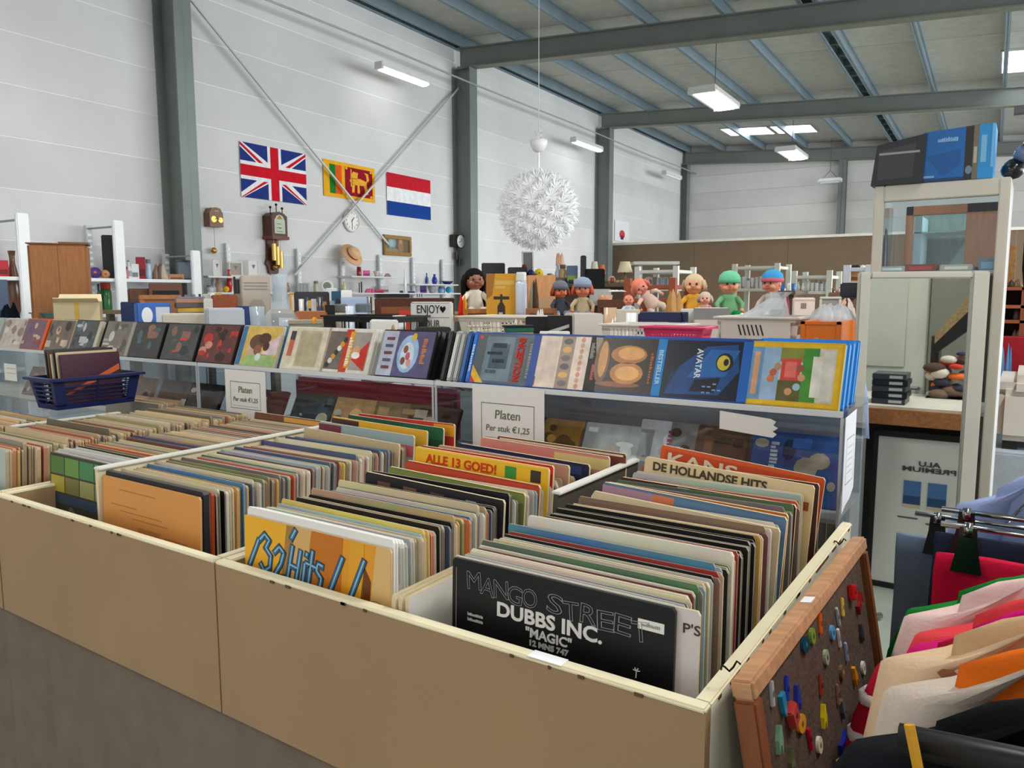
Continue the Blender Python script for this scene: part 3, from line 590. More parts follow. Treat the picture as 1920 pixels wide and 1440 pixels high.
# ================================================================ DISC SHELF
YS, ZS = 1.50, 1.285
UX = [-4.2, -3.2, -2.22, -1.235, -.268]
ul = ['acrylic display box at the far left of the disc shelf', 'acrylic display box behind the blue basket', 'acrylic display box with the small price card', 'acrylic display box at the right end with the torn white tape']
for k in range(4):
    x0, x1 = UX[k]+.004, UX[k+1]-.004
    t = thing('acrylic_display', ul[k], 'display box', ((x0+x1)/2, 1.63, ZB), group='acrylic display boxes')
    MB().box(x0, x1, YS, 1.76, ZS-.012, ZS, (225, 230, 232)).build('top_shelf', 'acrylic', t)
    MB().box(x0, x1, YS-.004, YS, ZB, ZS-.012, (225, 230, 232)).build('front_panel', 'acrylic', t)
    for x in (x0, x1-.005): MB().box(x, x+.005, YS, 1.76, ZB, ZS-.012, (225, 230, 232)).build('side_panel', 'acrylic', t)
    MB().box(x0, x1, YS-.006, YS-.001, ZS-.010, ZS+.002, (212, 216, 218), bev=.001).build('shelf_edge', 'gloss', t)
    for x in (x0-.002, x1-.004): MB().box(x, x+.006, YS-.006, YS-.002, ZB+.2, ZS-.010, (188, 194, 198), bev=.001).build('corner_edge', 'gloss', t)
    MB().box(x0+.006, x1-.006, YS+.004, 1.755, 1.072, 1.08, (178, 170, 160)).build('inner_shelf', 'paint', t)
    MB().box(x0+.006, x1-.006, 1.745, 1.755, 1.08, ZS-.02, (150, 120, 124) if k != 3 else (150, 150, 152)).build('back_panel', 'paint' if k == 3 else 'acrylic', t)
# torn tape
q = MB(); T = fr((-.50, YS-.0075, 1.235), (1, 0, -.06), (0, 0, 1))
q.prism([(0, 0), (.105, -.002), (.112, .006), (.104, .010), (.114, .018), (.105, .022), (.11, .03), (.1, .034), (0, .036)], 0, .0012, (228, 226, 222), T); q.build('tape_strip', 'paper', label='torn strip of crinkled white tape on the acrylic box front', cat='tape')
# cards
def card(x0, x1, z0, z1, label, big):
    t = thing('price_card', label, 'sign', ((x0+x1)/2, YS-.009, z0), group='price cards'); T = fr((x0, YS-.0095, z0), (1, 0, 0), (0, 0, 1)); w_, h_ = x1-x0, z1-z0
    MB().box(0, w_, 0, h_, -.001, 0, (232, 229, 226), T).build('paper', 'paper', t)
    q = MB(); a, c, d, e = w_*.13, w_*.87, h_*.20, h_*.76
    for r_ in ((a, d, c, d+.0016), (a, e-.0016, c, e), (a, d, a+.0016, e), (c-.0016, d, c, e)): q.rect(*r_, .0003, (70, 70, 66), T)
    q.rect(a+.012, d+.008, c-.012, d+.0095, .0003, (170, 168, 160), T); q.build('border', 'ink', t)
    text(t, 'Platen', T @ Matrix.Translation((w_*.5, d+(e-d)*.70, .0003)), .030*big, (112, 116, 92), bold=.0003, shear=.1); text(t, 'Per stuk €1,25', T @ Matrix.Translation((w_*.5, d+(e-d)*.34, .0003)), .0205*big, (112, 116, 92), bold=.0002, width=(c-a)*.82, shear=.1)
card(-1.112, -.908, 1.12, 1.284, 'white price card with thin black border on the right acrylic box', 1)
card(-2.072, -1.88, 1.125, 1.274, 'smaller white price card with thin black border on the left acrylic box', .9)
t = thing('price_card', 'white folded price card hanging over the right end of the acrylic box', 'sign', (-.262, 1.53, 1.09), 'price cards')
T = fr((-.2645, 1.478, 1.10), (0, 1, 0), (0, 0, 1)); MB().prism([(0, .0), (.03, .01), (.07, .015), (.105, .03), (.103, .182), (0, .178)], 0, .001, (226, 230, 238), T).build('paper', 'paper', t)
q = MB()
for r_ in ((.018, .05, .09, .0515), (.018, .135, .09, .1365), (.018, .05, .0195, .136), (.0885, .05, .09, .136)): q.rect(*r_, .0014, (120, 124, 130), T)
for k in range(5): q.rect(.03, .07+.012*k, .078-.006*(k % 2), .0715+.012*k, .0014, (176, 178, 182), T)
q.build('border', 'ink', t)
c0 = at(8, 681, Y=1.49); c1 = at(33, 715, Y=1.49)
t = thing('price_card', 'tiny white card on the acrylic box at the left edge', 'sign', (c0.x, 1.488, c1.z), 'price cards'); MB().box(c0.x, c1.x, 1.488, 1.4895, c1.z, c0.z, (228, 228, 222)).build('paper', 'paper', t)
q = MB(); q.rect(.02, .03, .1, .032, .0005, (150, 150, 140), fr((c0.x, 1.488, c1.z), (1, 0, 0), (0, 0, 1))); q.rect(.02, .05, .1, .052, .0005, (150, 150, 140), fr((c0.x, 1.488, c1.z), (1, 0, 0), (0, 0, 1))); q.build('border', 'ink', t)
# ---------------------------------------------------------------- disc cases
DW, DH, DT, LEAN = .187, .132, .0125, R(21)
def case_frame(x, k, z=ZS+.0005, y=YS+.004, lean=LEAN): return fr((x, y+k*(DT+.0008)/math.cos(lean)+DT/math.cos(lean)*0, z), (1, 0, 0), (0, math.sin(lean), math.cos(lean)))
def case(x, k, col, label, art=None, w=DW, h=DH, spine=None, z=ZS+.0005, y=YS+.004, lean=LEAN, group='disc cases on the acrylic shelf'):
    T = case_frame(x, k, z, y, lean); t = thing('disc_case', label, 'disc case', T.translation, group)
    MB().box(0, w, 0, h, -DT, 0, col, T, bev=.0018).build('shell', 'satin', t, smooth=False)
    if art:
        q = MB(); Ti = T @ Matrix.Translation((.004, .004, .0005)); art(q, t, Ti, w-.008-(0 if spine else 0), h-.008); q.build('cover', 'photo', t)
    if spine: MB().box(w-.021, w+.0005, .003, h-.003, -DT+.001, .0012, spine, T, bev=.001).build('spine_strip', 'satin', t)
    return t
VT = lambda T, x, y, z=.0012: T @ Matrix.Translation((x, y, z)) @ Matrix.Rotation(-PI/2, 4, 'Z')
def blobs(cols, n, seed, base):
    def art(q, t, T, w, h):
        rs = random.Random(seed); q.rect(0, 0, w, h, 0, base, T)
        for k in range(n):
            x, y = rs.uniform(.06, .94)*w, rs.uniform(.1, .9)*h; rx, ry = rs.uniform(.04, .15)*w, rs.uniform(.05, .18)*h; c = rs.choice(cols)
            rx = min(rx, x, w-x); ry = min(ry, y, h-y)
            (q.disc(x, y, rx, ry, .0001+.00003*k, c, T, 10) if rs.random() < .6 else q.rect(x-rx, y-ry*.6, x+rx, y+ry*.6, .0001+.00003*k, c, T))
    return art
def a_incept(q, t, T, w, h):
    q.rect(0, 0, w, h, 0, (84, 92, 98), T)
    for x0, y0, x1, y1, c in ((.16, .05, .62, .95, (108, 128, 142)), (.25, .3, .55, .8, (132, 158, 176)), (.3, .42, .5, .5, (40, 44, 50)), (.2, .58, .45, .64, (36, 40, 46)), (.28, .72, .5, .82, (44, 48, 54)), (.22, .2, .4, .27, (38, 42, 48)), (.84, .1, .97, .9, (74, 78, 80))): q.rect(x0*w, y0*h, x1*w, y1*h, .0002, c, T)
    q.flat([(0, 0), (.22*w, 0), (0, .36*h)], .0004, (232, 180, 40), T); q.flat([(0, 0), (.09*w, 0), (0, .15*h)], .0006, (204, 60, 44), T); q.disc(.06*w, .93*h, .028*w, .04*h, .0004, (214, 70, 76), T)
    text(t, 'INCEPTION', VT(T, .73*w, .5*h), .026, (206, 52, 46), bold=.0009, width=h*.86); scrib(q, .87*w, .15*h, .06*w, .7*h, (128, 132, 134), T, .0006, True)
def a_cream(q, t, T, w, h):
    q.rect(0, 0, w, h, 0, (224, 204, 188), T); q.rect(.42*w, 0, .62*w, h, .0002, (150, 128, 112), T); q.rect(.03*w, .02*h, .12*w, .2*h, .0002, (150, 70, 60), T)
    for k in range(6): q.disc(.52*w, (.1+.16*k)*h, .07*w, .06*h, .0003+.00002*k, [(110, 92, 82), (214, 160, 80), (70, 66, 66)][k % 3], T, 10)
    for k in range(9): q.disc(.73*w, (.06+.11*k)*h, .03*w, .05*h, .0003, [(206, 130, 100), (196, 150, 120)][k % 2], T, 8)
    scrib(q, .91*w, .2*h, .05*w, .3*h, (196, 70, 60), T, .0006, True); scrib(q, .86*w, .6*h, .06*w, .3*h, (150, 144, 140), T, .0006, True)
    for k in range(8): q.rect((.2+.025*k)*w, .1*h, (.21+.025*k)*w, .9*h, .0003, (206, 186, 170), T)
def a_gold(q, t, T, w, h):
    q.rect(0, 0, w, h, 0, (46, 32, 24), T)
    for x, y, rx, ry, c in ((.2, .55, .1, .4, (120, 78, 42)), (.21, .6, .06, .34, (206, 150, 84)), (.55, .7, .24, .17, (176, 116, 58)), (.58, .72, .18, .12, (222, 160, 90)), (.55, .36, .22, .2, (190, 126, 62)), (.56, .36, .16, .13, (226, 168, 98)), (.45, .15, .3, .05, (140, 84, 50))): q.disc(x*w, y*h, rx*w, ry*h, .0002+.0002*x, c, T)
    scrib(q, .84*w, .2*h, .04*w, .55*h, (178, 92, 62), T, .0006, True); text(t, 'BESTSELLER', VT(T, w-.0065, .5*h, .0016), .013, (176, 220, 240), bold=.0004, width=h*.62)
def a_blue(q, t, T, w, h):
    q.rect(0, 0, w, h, 0, (16, 24, 44), T)
    for P, c in (([(.05, .05), (.7, .08), (.9, .5), (.85, .95), (.5, .9), (.2, .55)], (28, 70, 130)), ([(.3, .35), (.75, .4), (.88, .85), (.55, .85)], (38, 100, 168)), ([(.05, .1), (.35, .1), (.3, .5), (.1, .45)], (20, 44, 88)), ([(.35, .12), (.65, .12), (.7, .38), (.4, .32)], (14, 20, 34))): q.flat([(a*w, c_*h) for a, c_ in P], .0002+.0001*len(P)*P[0][0], c, T)
    q.disc(.72*w, .64*h, .1*w, .16*h, .0006, (20, 30, 46), T); q.disc(.71*w, .63*h, .075*w, .13*h, .0008, (206, 184, 60), T); q.disc(.74*w, .64*h, .03*w, .06*h, .001, (30, 30, 26), T)
    text(t, 'AVATAR', VT(T, .42*w, .6*h), .018, (222, 226, 228), bold=.0004, width=h*.52)
    for k in range(7): q.rect((.5+.06*(k % 4))*w, (.1+.05*(k//2))*h, (.54+.06*(k % 4))*w, (.125+.05*(k//2))*h, .0008, (120, 150, 180), T)
def a_yel(q, t, T, w, h):
    q.rect(0, 0, w, h, 0, (226, 180, 40), T); q.rect(.05*w, .07*h, .95*w, .93*h, .0002, (206, 200, 184), T)
    for x0, y0, x1, y1, c in ((.05, .07, .2, .93, (112, 150, 186)), (.2, .07, .38, .93, (150, 178, 206)), (.38, .07, .68, .4, (96, 92, 52)), (.38, .7, .68, .93, (132, 134, 60)), (.62, .07, .78, .93, (72, 140, 56)), (.4, .4, .6, .75, (206, 72, 66)), (.44, .45, .56, .7, (224, 110, 100)), (.72, .15, .84, .8, (224, 220, 206)), (.82, .1, .93, .9, (214, 210, 198)), (.1, .15, .16, .85, (214, 160, 120))): q.rect(x0*w, y0*h, x1*w, y1*h, .0004+.0003*x0, c, T)
    for x, y, c in ((.3, .42, (206, 120, 70)), (.32, .52, (190, 96, 60)), (.36, .62, (180, 140, 110)), (.62, .45, (196, 150, 110)), (.6, .6, (150, 90, 70)), (.5, .22, (196, 150, 96)), (.58, .3, (150, 190, 200))): q.disc(x*w, y*h, .04*w, .06*h, .001, c, T, 10)
    q.rect(-.003, .3*h, .012*w, .85*h, .0004, (206, 70, 80), T)
def a_oval(q, t, T, w, h):
    q.rect(0, 0, w, h, 0, (96, 88, 128), T); q.rect(0, 0, .3*w, h, .0002, (186, 190, 206), T); q.disc(.55*w, .5*h, .2*w, .42*h, .0004, (160, 190, 224), T); q.disc(.54*w, .46*h, .13*w, .3*h, .0006, (206, 220, 236), T)
    for x, y, c in ((.5, .6, (150, 90, 60)), (.56, .45, (206, 90, 110)), (.48, .34, (120, 84, 60)), (.6, .3, (214, 150, 140)), (.62, .88, (226, 180, 60))): q.disc(x*w, y*h, .045*w, .09*h, .0008, c, T, 10)
    for k in range(5): q.rect(.08*w, (.15+.16*k)*h, .24*w, (.22+.16*k)*h, .0004, [(120, 70, 80), (90, 96, 130)][k % 2], T)
    scrib(q, .8*w, .3*h, .1*w, .55*h, (206, 136, 90), T, .0006, True)
def a_redw(q, t, T, w, h):
    q.rect(0, 0, w, h, 0, (228, 218, 206), T); q.rect(.05*w, .05*h, .45*w, .95*h, .0002, (120, 108, 100), T); q.rect(.40*w, 0, .56*w, h, .0004, (196, 66, 40), T); q.rect(.5*w, .1*h, .6*w, .95*h, .0006, (226, 160, 50), T); q.rect(.6*w, .06*h, .95*w, .94*h, .0002, (170, 160, 150), T)
    q.flat([(.62*w, .3*h), (.93*w, .75*h), (.93*w, .05*h)], .0006, (206, 52, 40), T); q.disc(.7*w, .5*h, .08*w, .13*h, .0008, (226, 170, 130), T); q.disc(.7*w, .4*h, .09*w, .08*h, .001, (240, 236, 230), T)
    for k in range(7): q.disc((.12+.05*k)*w, (.15+.1*k)*h, .05*w, .07*h, .0004+.00002*k, [(60, 60, 66), (230, 226, 216), (214, 160, 60)][k % 3], T, 8)
    scrib(q, .5*w, .15*h, .09*w, .7*h, (244, 236, 218), T, .0009, True)
def a_text(q, t, T, w, h):
    q.rect(0, 0, w, h, 0, (226, 214, 190), T); q.rect(.3*w, .06*h, .82*w, .94*h, .0002, (198, 184, 152), T); q.rect(.08*w, .3*h, .2*w, .9*h, .0002, (206, 110, 84), T); q.rect(.08*w, .7*h, .2*w, .92*h, .0004, (70, 70, 76), T)
    for k in range(18): q.rect((.33+.026*k)*w, .1*h, (.34+.026*k)*w, .88*h, .0004, (176, 162, 132), T)
def a_green(q, t, T, w, h):
    q.rect(0, 0, w, h, 0, (224, 190, 96), T); q.rect(0, 0, .12*w, h, .0002, (60, 120, 170), T); q.flat([(.12*w, 0), (w, 0), (w, .25*h), (.3*w, .35*h)], .0002, (160, 190, 120), T); q.flat([(.6*w, .25*h), (w, .3*h), (w, .8*h), (.75*w, .6*h)], .0002, (226, 200, 206), T)
    for x, y, rx, ry, c in ((.45, .6, .2, .2, (112, 76, 54)), (.62, .7, .16, .14, (90, 56, 44)), (.35, .45, .12, .2, (214, 180, 160)), (.5, .4, .1, .14, (150, 96, 70)), (.7, .5, .08, .12, (80, 52, 44)), (.55, .22, .07, .1, (214, 220, 226))): q.disc(x*w, y*h, rx*w, ry*h, .0003+.0001*x, c, T)
FACE = [(-.470, (206, 168, 44), a_yel, None, 11, (44, 140, 214), 'disc case with bright yellow border at the right end of the shelf', 'yellow-bordered'),
        (-.640, (26, 74, 152), a_blue, (26, 96, 180), 6, (30, 82, 160), 'dark blue disc case with yellow oval and white vertical title', 'dark blue oval'),
        (-.822, (28, 84, 160), a_gold, (30, 128, 200), 6, (30, 100, 180), 'disc case with golden-brown shapes on black and cyan spine', 'golden-brown'),
        (-.972, (28, 66, 136), a_cream, None, 5, (26, 70, 140), 'cream disc case with small pink script', 'cream script'),
        (-1.136, (30, 78, 160), a_incept, (24, 70, 150), 5, (28, 76, 156), 'grey disc case with red vertical title and yellow corner', 'grey red-titled'),
        (-1.452, (24, 24, 26), a_oval, None, 5, (24, 24, 26), 'large purple disc case with pale oval picture', 'purple oval'),
        (-1.665, (230, 226, 216), a_redw, None, 3, (232, 228, 220), 'white-edged disc case with red and orange picture', 'white-edged red'),
        (-1.835, (232, 226, 212), a_text, None, 3, (230, 224, 212), 'cream disc case back with fine print', 'fine print'),
        (-2.045, (206, 196, 170), a_green, None, 4, (60, 110, 150), 'yellow and green disc case with blue spine', 'yellow and green'),
        (-2.245, (60, 40, 38), blobs([(196, 60, 44), (214, 150, 130), (120, 60, 56), (60, 40, 40)], 22, 4, (104, 62, 58)), None, 4, (50, 40, 40), 'red and brown patterned disc case', 'red and brown'),
        (-2.445, (40, 40, 42), blobs([(150, 110, 96), (90, 96, 96), (206, 80, 70), (60, 60, 62)], 12, 5, (84, 84, 82)), None, 4, (40, 40, 42), 'dark grey disc case with two small portraits', 'dark grey portraits'),
        (-2.645, (40, 38, 38), blobs([(150, 110, 96), (84, 110, 120), (214, 206, 200), (70, 66, 66)], 12, 6, (74, 72, 70)), None, 4, (40, 40, 42), 'charcoal disc case with small pink and teal faces', 'charcoal faces'),
        (-2.83, (120, 110, 104), blobs([(180, 170, 160), (100, 92, 88), (206, 200, 192)], 16, 7, (132, 122, 114)), (168, 160, 150), 4, (60, 58, 56), 'grey-brown mottled disc case', 'grey-brown mottled'),
        (-3.05, (70, 68, 66), blobs([(190, 196, 204), (110, 118, 130), (60, 62, 64)], 14, 8, (90, 90, 88)), (206, 196, 176), 4, (60, 58, 56), 'black and white photo disc case with cream spine', 'black and white photo'),
        (-3.24, (214, 190, 160), blobs([(206, 186, 160), (60, 54, 52), (150, 100, 70)], 10, 9, (120, 106, 94)), None, 4, (120, 110, 100), 'disc case with cream lettering on taupe', 'taupe lettered'),
        (-3.44, (214, 100, 44), blobs([(150, 70, 60), (206, 170, 150), (110, 84, 120)], 8, 10, (128, 92, 108)), (226, 92, 36), 4, (206, 90, 44), 'purple-red disc case with bright orange spine', 'orange-spined'),
        (-3.62, (220, 214, 206), blobs([(150, 130, 116), (226, 216, 206)], 8, 12, (200, 186, 172)), None, 3, (200, 190, 180), 'white disc case with faint brown picture', 'white and brown'),
        (-3.83, (178, 182, 176), blobs([(160, 166, 160), (196, 200, 196)], 6, 13, (178, 184, 178)), None, 3, (170, 170, 166), 'pale grey-green disc case at the left edge', 'pale grey-green')]
for x, c, art, sp, n, cb, lab, short in FACE:
    case(x, 0, c, lab, art, spine=sp)
    for k in range(1, n):
        case(x+random.uniform(-.004, .004), k, cb, f'disc case {ORD(k)} behind the {short} one on the shelf', None, h=DH-random.uniform(0, .004))
# cases showing only their spines
for k, (x, c) in enumerate(((-1.232, (40, 40, 40)), (-1.211, (176, 176, 170)), (-1.192, (150, 150, 148)), (-1.173, (44, 84, 140)), (-1.152, (24, 100, 190)))):
    T = fr((x, YS+.01, ZS+.0005), (1, 0, 0), (0, math.sin(LEAN), math.cos(LEAN)))
    t = thing('disc_case', f'disc case turned spine-out, {["black, leftmost", "light grey, second", "grey, third", "dull blue, fourth", "bright blue, rightmost"][k]} of five slim spines', 'disc case', T.translation, 'disc cases on the acrylic shelf')
    MB().box(0, .0155, 0, .134, -.10, 0, c, T, bev=.003).build('shell', 'satin', t); MB().box(.003, .0125, .01, .124, 0, .0006, tuple(min(255, int(v_*1.15)+12) for v_ in c), T).build('spine_label', 'print', t)
    if k == 4: q = MB(); scrib(q, .005, .03, .006, .07, (220, 232, 240), T, .0008, True); q.build('spine_print', 'print', t)
# cases inside the boxes, seen through the acrylic
INN = [(-.47, (60, 100, 170), 'blue', 'AGE'), (-.66, (120, 84, 56), 'brown'), (-.73, (220, 216, 208), 'white', 'GUNS'), (-.87, (200, 196, 186), 'pale grey'), (-1.06, (180, 130, 60), 'golden'), (-1.16, (70, 66, 70), 'charcoal'), (-1.43, (112, 90, 70), 'brown and cream'), (-1.56, (150, 120, 84), 'tan'), (-1.72, (196, 150, 100), 'beige and gold'), (-1.9, (60, 70, 76), 'slate'),
       (-2.12, (120, 56, 50), 'rust'), (-2.44, (80, 60, 48), 'dark brown'), (-2.62, (90, 70, 54), 'umber'), (-2.84, (124, 96, 78), 'mid brown'), (-3.1, (110, 74, 60), 'reddish brown'), (-3.35, (90, 82, 76), 'taupe'), (-3.6, (140, 110, 90), 'light brown')]
for k, it in enumerate(INN):
    x, c, nm = it[:3]; zz = 1.0805; yy = 1.57
    def art(q, t, T, w, h, c=c, k=k, it=it):
        blobs([tuple(min(255, int(v_*1.3)) for v_ in c), tuple(int(v_*.6) for v_ in c), (206, 190, 160)], 9, 30+k, c)(q, t, T, w, h)
        if len(it) > 3: scrib(q, w*(.5 if it[3] == 'GUNS' else .2), .1*h, .1*w, .8*h, (170, 70, 104) if it[3] == 'GUNS' else (230, 236, 240), T, .0012, True)
    case(x, 0, c, f'{nm} disc case leaning inside the acrylic box under the shelf', art, z=zz, y=yy, lean=R(26), w=.18 if k != 2 else .14, h=.15 if k < 3 else .13, group='disc cases inside the acrylic boxes')
MB().box(-2.0, -1.33, 1.70, 1.735, 1.081, 1.235, (150, 40, 70), bev=.01).build('folded_cloth', 'cloth', label='dark pink folded cloth inside the acrylic box', cat='cloth')
MB().lathe([(.03, 0), (.055, .01), (.06, .05), (.057, .05), (.05, .012)], (226, 220, 208), Matrix.Translation((-1.62, 1.716, 1.236)) @ Matrix.Diagonal((.9, .26, .4, 1)), n=16).build('small_dish', 'gloss', smooth=True, label='small white dish on the cloth inside the acrylic box', cat='dish')
# ================================================================ ON THE LEFT WALL
def wall_T(px, py, X=-7.49):
    p = atB(px, py, X=X); return BW @ fr((X, p.y, p.z), (0, 1, 0), (0, 0, 1)), p
def size_wall(x0, y0, x1, y1, X=-7.49):
    a, c = atB(x0, y0, X=X), atB(x1, y1, X=X); return abs(c.y-a.y), abs(c.z-a.z)
def flag(x0, y0, x1, y1, label, art, border=None):
    a = atB(x0, y0, X=-7.48); w_ = atB(x1, y0, X=-7.48).y-a.y; h_ = a.z-atB(x0, y1, X=-7.48).z
    T = BW @ fr((-7.485, a.y, a.z-h_), (0, 1, 0), (0, 0, 1)); t = thing('flag', label, 'flag', T.translation, 'flags on the wall')
    MB().box(0, w_, 0, h_, -.002, 0, border or (236, 236, 240), T).build('cloth', 'cloth', t); q = MB(); art(q, T, w_, h_); q.build('flag_pattern', 'cloth', t)
RED = (206, 32, 48)
def f_uk(q, T, w, h):
    q.rect(0, 0, w, h, .001, (44, 62, 132), T); cx, cy = w/2, h/2
    for sx, sy in ((-1, -1), (1, 1), (-1, 1), (1, -1)):
        c = Vector((cx+sx*cx, cy+sy*cy)); o = Vector((cx, cy)); d = (c-o).normalized(); n = Vector((-d.y, d.x)); L_ = (c-o).length; a = h*.1
        def clip(P): return [(min(max(p.x, 0), w), min(max(p.y, 0), h)) for p in P]
        q.flat(clip([o-n*a, c-n*a*.99, c, c+n*a*.99, o+n*a]), .002, (238, 238, 242), T)
        k = -1 if sx*sy > 0 else 1
        k = k*sx
        q.flat(clip([o, c, c+n*k*h*.066*sx*sy*1, o+n*k*h*.066*sx*sy]), .003, RED, T)
    q.rect(0, cy-h/6, w, cy+h/6, .004, (238, 238, 242), T); q.rect(cx-h/6, 0, cx+h/6, h, .0042, (238, 238, 242), T)
    q.rect(0, cy-h/10, w, cy+h/10, .005, RED, T); q.rect(cx-h/10, 0, cx+h/10, h, .0052, RED, T)
def f_lion(q, T, w, h):
    q.rect(0, 0, w, h, .001, (240, 178, 48), T); q.rect(.11*w, .1*h, .22*w, .9*h, .002, (36, 128, 52), T); q.rect(.22*w, .1*h, .34*w, .9*h, .002, (232, 96, 36), T); q.rect(.40*w, .1*h, .95*w, .9*h, .002, (150, 28, 46), T)
    G = (236, 176, 62)
    for P in ([(.54, .42), (.82, .44), (.84, .56), (.7, .62), (.54, .62)], [(.54, .58), (.64, .6), (.66, .78), (.56, .8), (.52, .7)], [(.54, .44), (.59, .44), (.58, .2), (.53, .2)], [(.64, .44), (.68, .44), (.69, .2), (.64, .2)], [(.77, .46), (.83, .46), (.86, .2), (.8, .2)],
              [(.82, .52), (.88, .62), (.86, .8), (.78, .82), (.82, .74), (.83, .62)], [(.51, .86), (.53, .86), (.53, .36), (.51, .36)], [(.49, .56), (.56, .54), (.56, .5), (.49, .5)]): q.flat([(a*w, c*h) for a, c in P], .003, G, T)
    for x, y in ((.43, .86), (.92, .86), (.43, .14), (.92, .14)): q.disc(x*w, y*h, .025*w, .04*h, .003, G, T, 8)
def f_nl(q, T, w, h):
    q.rect(0, h*2/3, w, h, .001, (196, 38, 52), T); q.rect(0, h/3, w, h*2/3, .001, (236, 238, 242), T); q.rect(0, 0, w, h/3, .001, (32, 70, 148), T)
flag(449, 264, 572, 368, 'blue, white and red crossed flag, largest of the three on the wall', f_uk); flag(606, 297, 702, 366, 'orange-bordered flag with golden lion on dark red', f_lion, (240, 178, 48)); flag(725, 322, 807, 402, 'red, white and blue horizontally striped flag', f_nl)
# round clock
T, p = wall_T(658, 414); mp = .30
t = thing('wall_clock', 'round white wall clock with black numerals below the lion flag', 'clock', T.translation, 'clocks on the wall')
TL = T @ Matrix.Rotation(0, 4, 'X')
MB().lathe([(.15, 0), (.155, .02), (.15, .035), (.135, .035), (.13, .02)], (222, 222, 220), T, n=28, cap=False).build('case_ring', 'satin', t, smooth=True); MB().lathe([(.135, .004), (.135, .018)], (240, 240, 236), T, n=28).build('dial', 'paper', t)
for k in range(12):
    a = PI/2-k*PI/6; text(t, str(k or 12), T @ Matrix.Translation((.105*math.cos(a), .105*math.sin(a), .0195)), .04, (50, 50, 52), name='numeral')
for a, L_, w_ in ((R(48), .065, .009), (R(-88), .095, .006)): MB().box(-.015, L_, -w_/2, w_/2, .021, .023, (40, 40, 44), T @ Matrix.Rotation(a, 4, 'Z')).build('hand', 'ink', t)
# painting
T, p = wall_T(718, 478); w_, h_ = size_wall(719, 436, 771, 478); t = thing('painting', 'small oil painting in a gilt frame below the striped flag', 'painting', T.translation)
q = MB(); f_ = .055
MB().box(0, w_, 0, h_, .0, .012, (92, 80, 60), T).build('backing', 'wood', t)
for a in ((0, w_, 0, f_), (0, w_, h_-f_, h_), (0, f_, f_, h_-f_), (w_-f_, w_, f_, h_-f_)): MB().box(*a, .004, .035, (150, 116, 62), T, bev=.008).build('frame', 'satin', t)
q = MB(); q.rect(f_, f_, w_-f_, h_-f_, .014, (104, 92, 70), T); q.disc(w_*.3, h_*.62, .09, .08, .015, (120, 156, 164), T); q.disc(w_*.28, h_*.62, .05, .05, .016, (150, 180, 184), T); q.disc(w_*.62, h_*.5, .06, .12, .015, (150, 112, 84), T); q.disc(w_*.62, h_*.72, .035, .035, .016, (176, 140, 110), T); q.flat([(f_, f_), (w_*.6, f_), (w_*.4, h_*.4), (f_, h_*.35)], .015, (140, 126, 100), T); q.build('canvas', 'print', t)
# small brown clock, left
T, p = wall_T(383, 425); w_, h_ = size_wall(384, 386, 411, 425); t = thing('wall_clock', 'small arched brown wooden wall clock beside the steel column', 'clock', T.translation, 'clocks on the wall')
MB().prism([(0, 0), (w_, 0), (w_, h_*.7), (w_*.8, h_*.95), (w_*.5, h_), (w_*.2, h_*.95), (0, h_*.7)], 0, .1, (128, 92, 66), T).build('case', 'woodz', t)
q = MB(); q.disc(w_*.3, h_*.38, .035, .035, .103, (226, 178, 96), T); q.build('brass_dial', 'metal', t); MB().disc(w_*.8, h_*.36, .03, .03, .103, (226, 178, 96), T).build('brass_dial', 'metal', t); MB().flat([(w_*.3, h_*.36), (w_*.55, h_*.5), (w_*.8, h_*.36), (w_*.55, h_*.42)], .104, (90, 62, 44), T).build('swag', 'wood', t); MB().rect(w_*.35, h_*.78, w_*.65, h_*.83, .103, (190, 160, 120), T).build('plaque', 'wood', t)
MB().tube([T @ Vector((w_*.5, 0, .05)), T @ Vector((w_*.5, -.24, .05))], .002, (150, 130, 90), n=5).build('chain', 'metal', t); MB().ball(T @ Vector((w_*.4, -.26, .05)), .036, (196, 160, 84)).build('pendulum_bob', 'metal', t, smooth=True)
# long case hanging clock
T, p = wall_T(496, 515); w_, h_ = size_wall(497, 396, 541, 515); w_ *= .72; MAH = (76, 36, 28); t = thing('long_case_clock', 'tall dark mahogany hanging clock with arched dial and brass weights', 'clock', T.translation, 'clocks on the wall')
hd = h_*.40
MB().prism([(0, h_-hd), (w_, h_-hd), (w_, h_*.93), (w_*.8, h_*.975), (w_*.5, h_), (w_*.2, h_*.975), (0, h_*.93)], 0, .16, MAH, T).build('hood', 'woodz', t); MB().box(-.015, w_+.015, h_-hd-.03, h_-hd+.01, 0, .18, (110, 54, 36), T, bev=.006).build('hood_moulding', 'wood', t)
MB().prism([(w_*.15, .1), (w_*.02, .13), (w_*.12, .2), (w_*.14, h_-hd-.03), (w_*.86, h_-hd-.03), (w_*.88, .2), (w_*.98, .13), (w_*.85, .1), (w_*.8, .02), (w_*.5, 0), (w_*.2, .02)], 0, .03, MAH, T).build('back_board', 'woodz', t)
q = MB(); a = w_*.16; q.flat([(a, h_-hd+.04), (w_-a, h_-hd+.04), (w_-a, h_*.86), (w_*.7, h_*.93), (w_*.5, h_*.955), (w_*.3, h_*.93), (a, h_*.86)], .163, (196, 206, 186), T); q.flat([(w_*.3, h_*.88), (w_*.7, h_*.88), (w_*.5, h_*.95)], .1635, (176, 140, 80), T)
for k in range(3): q.rect(w_*.28, h_*(.68+.06*k), w_*(.7-.05*k), h_*(.69+.06*k), .1636, (96, 122, 108), T)
q.disc(w_*.5, h_*.74, .008, .008, .164, (60, 60, 50), T); q.build('dial', 'paper', t)
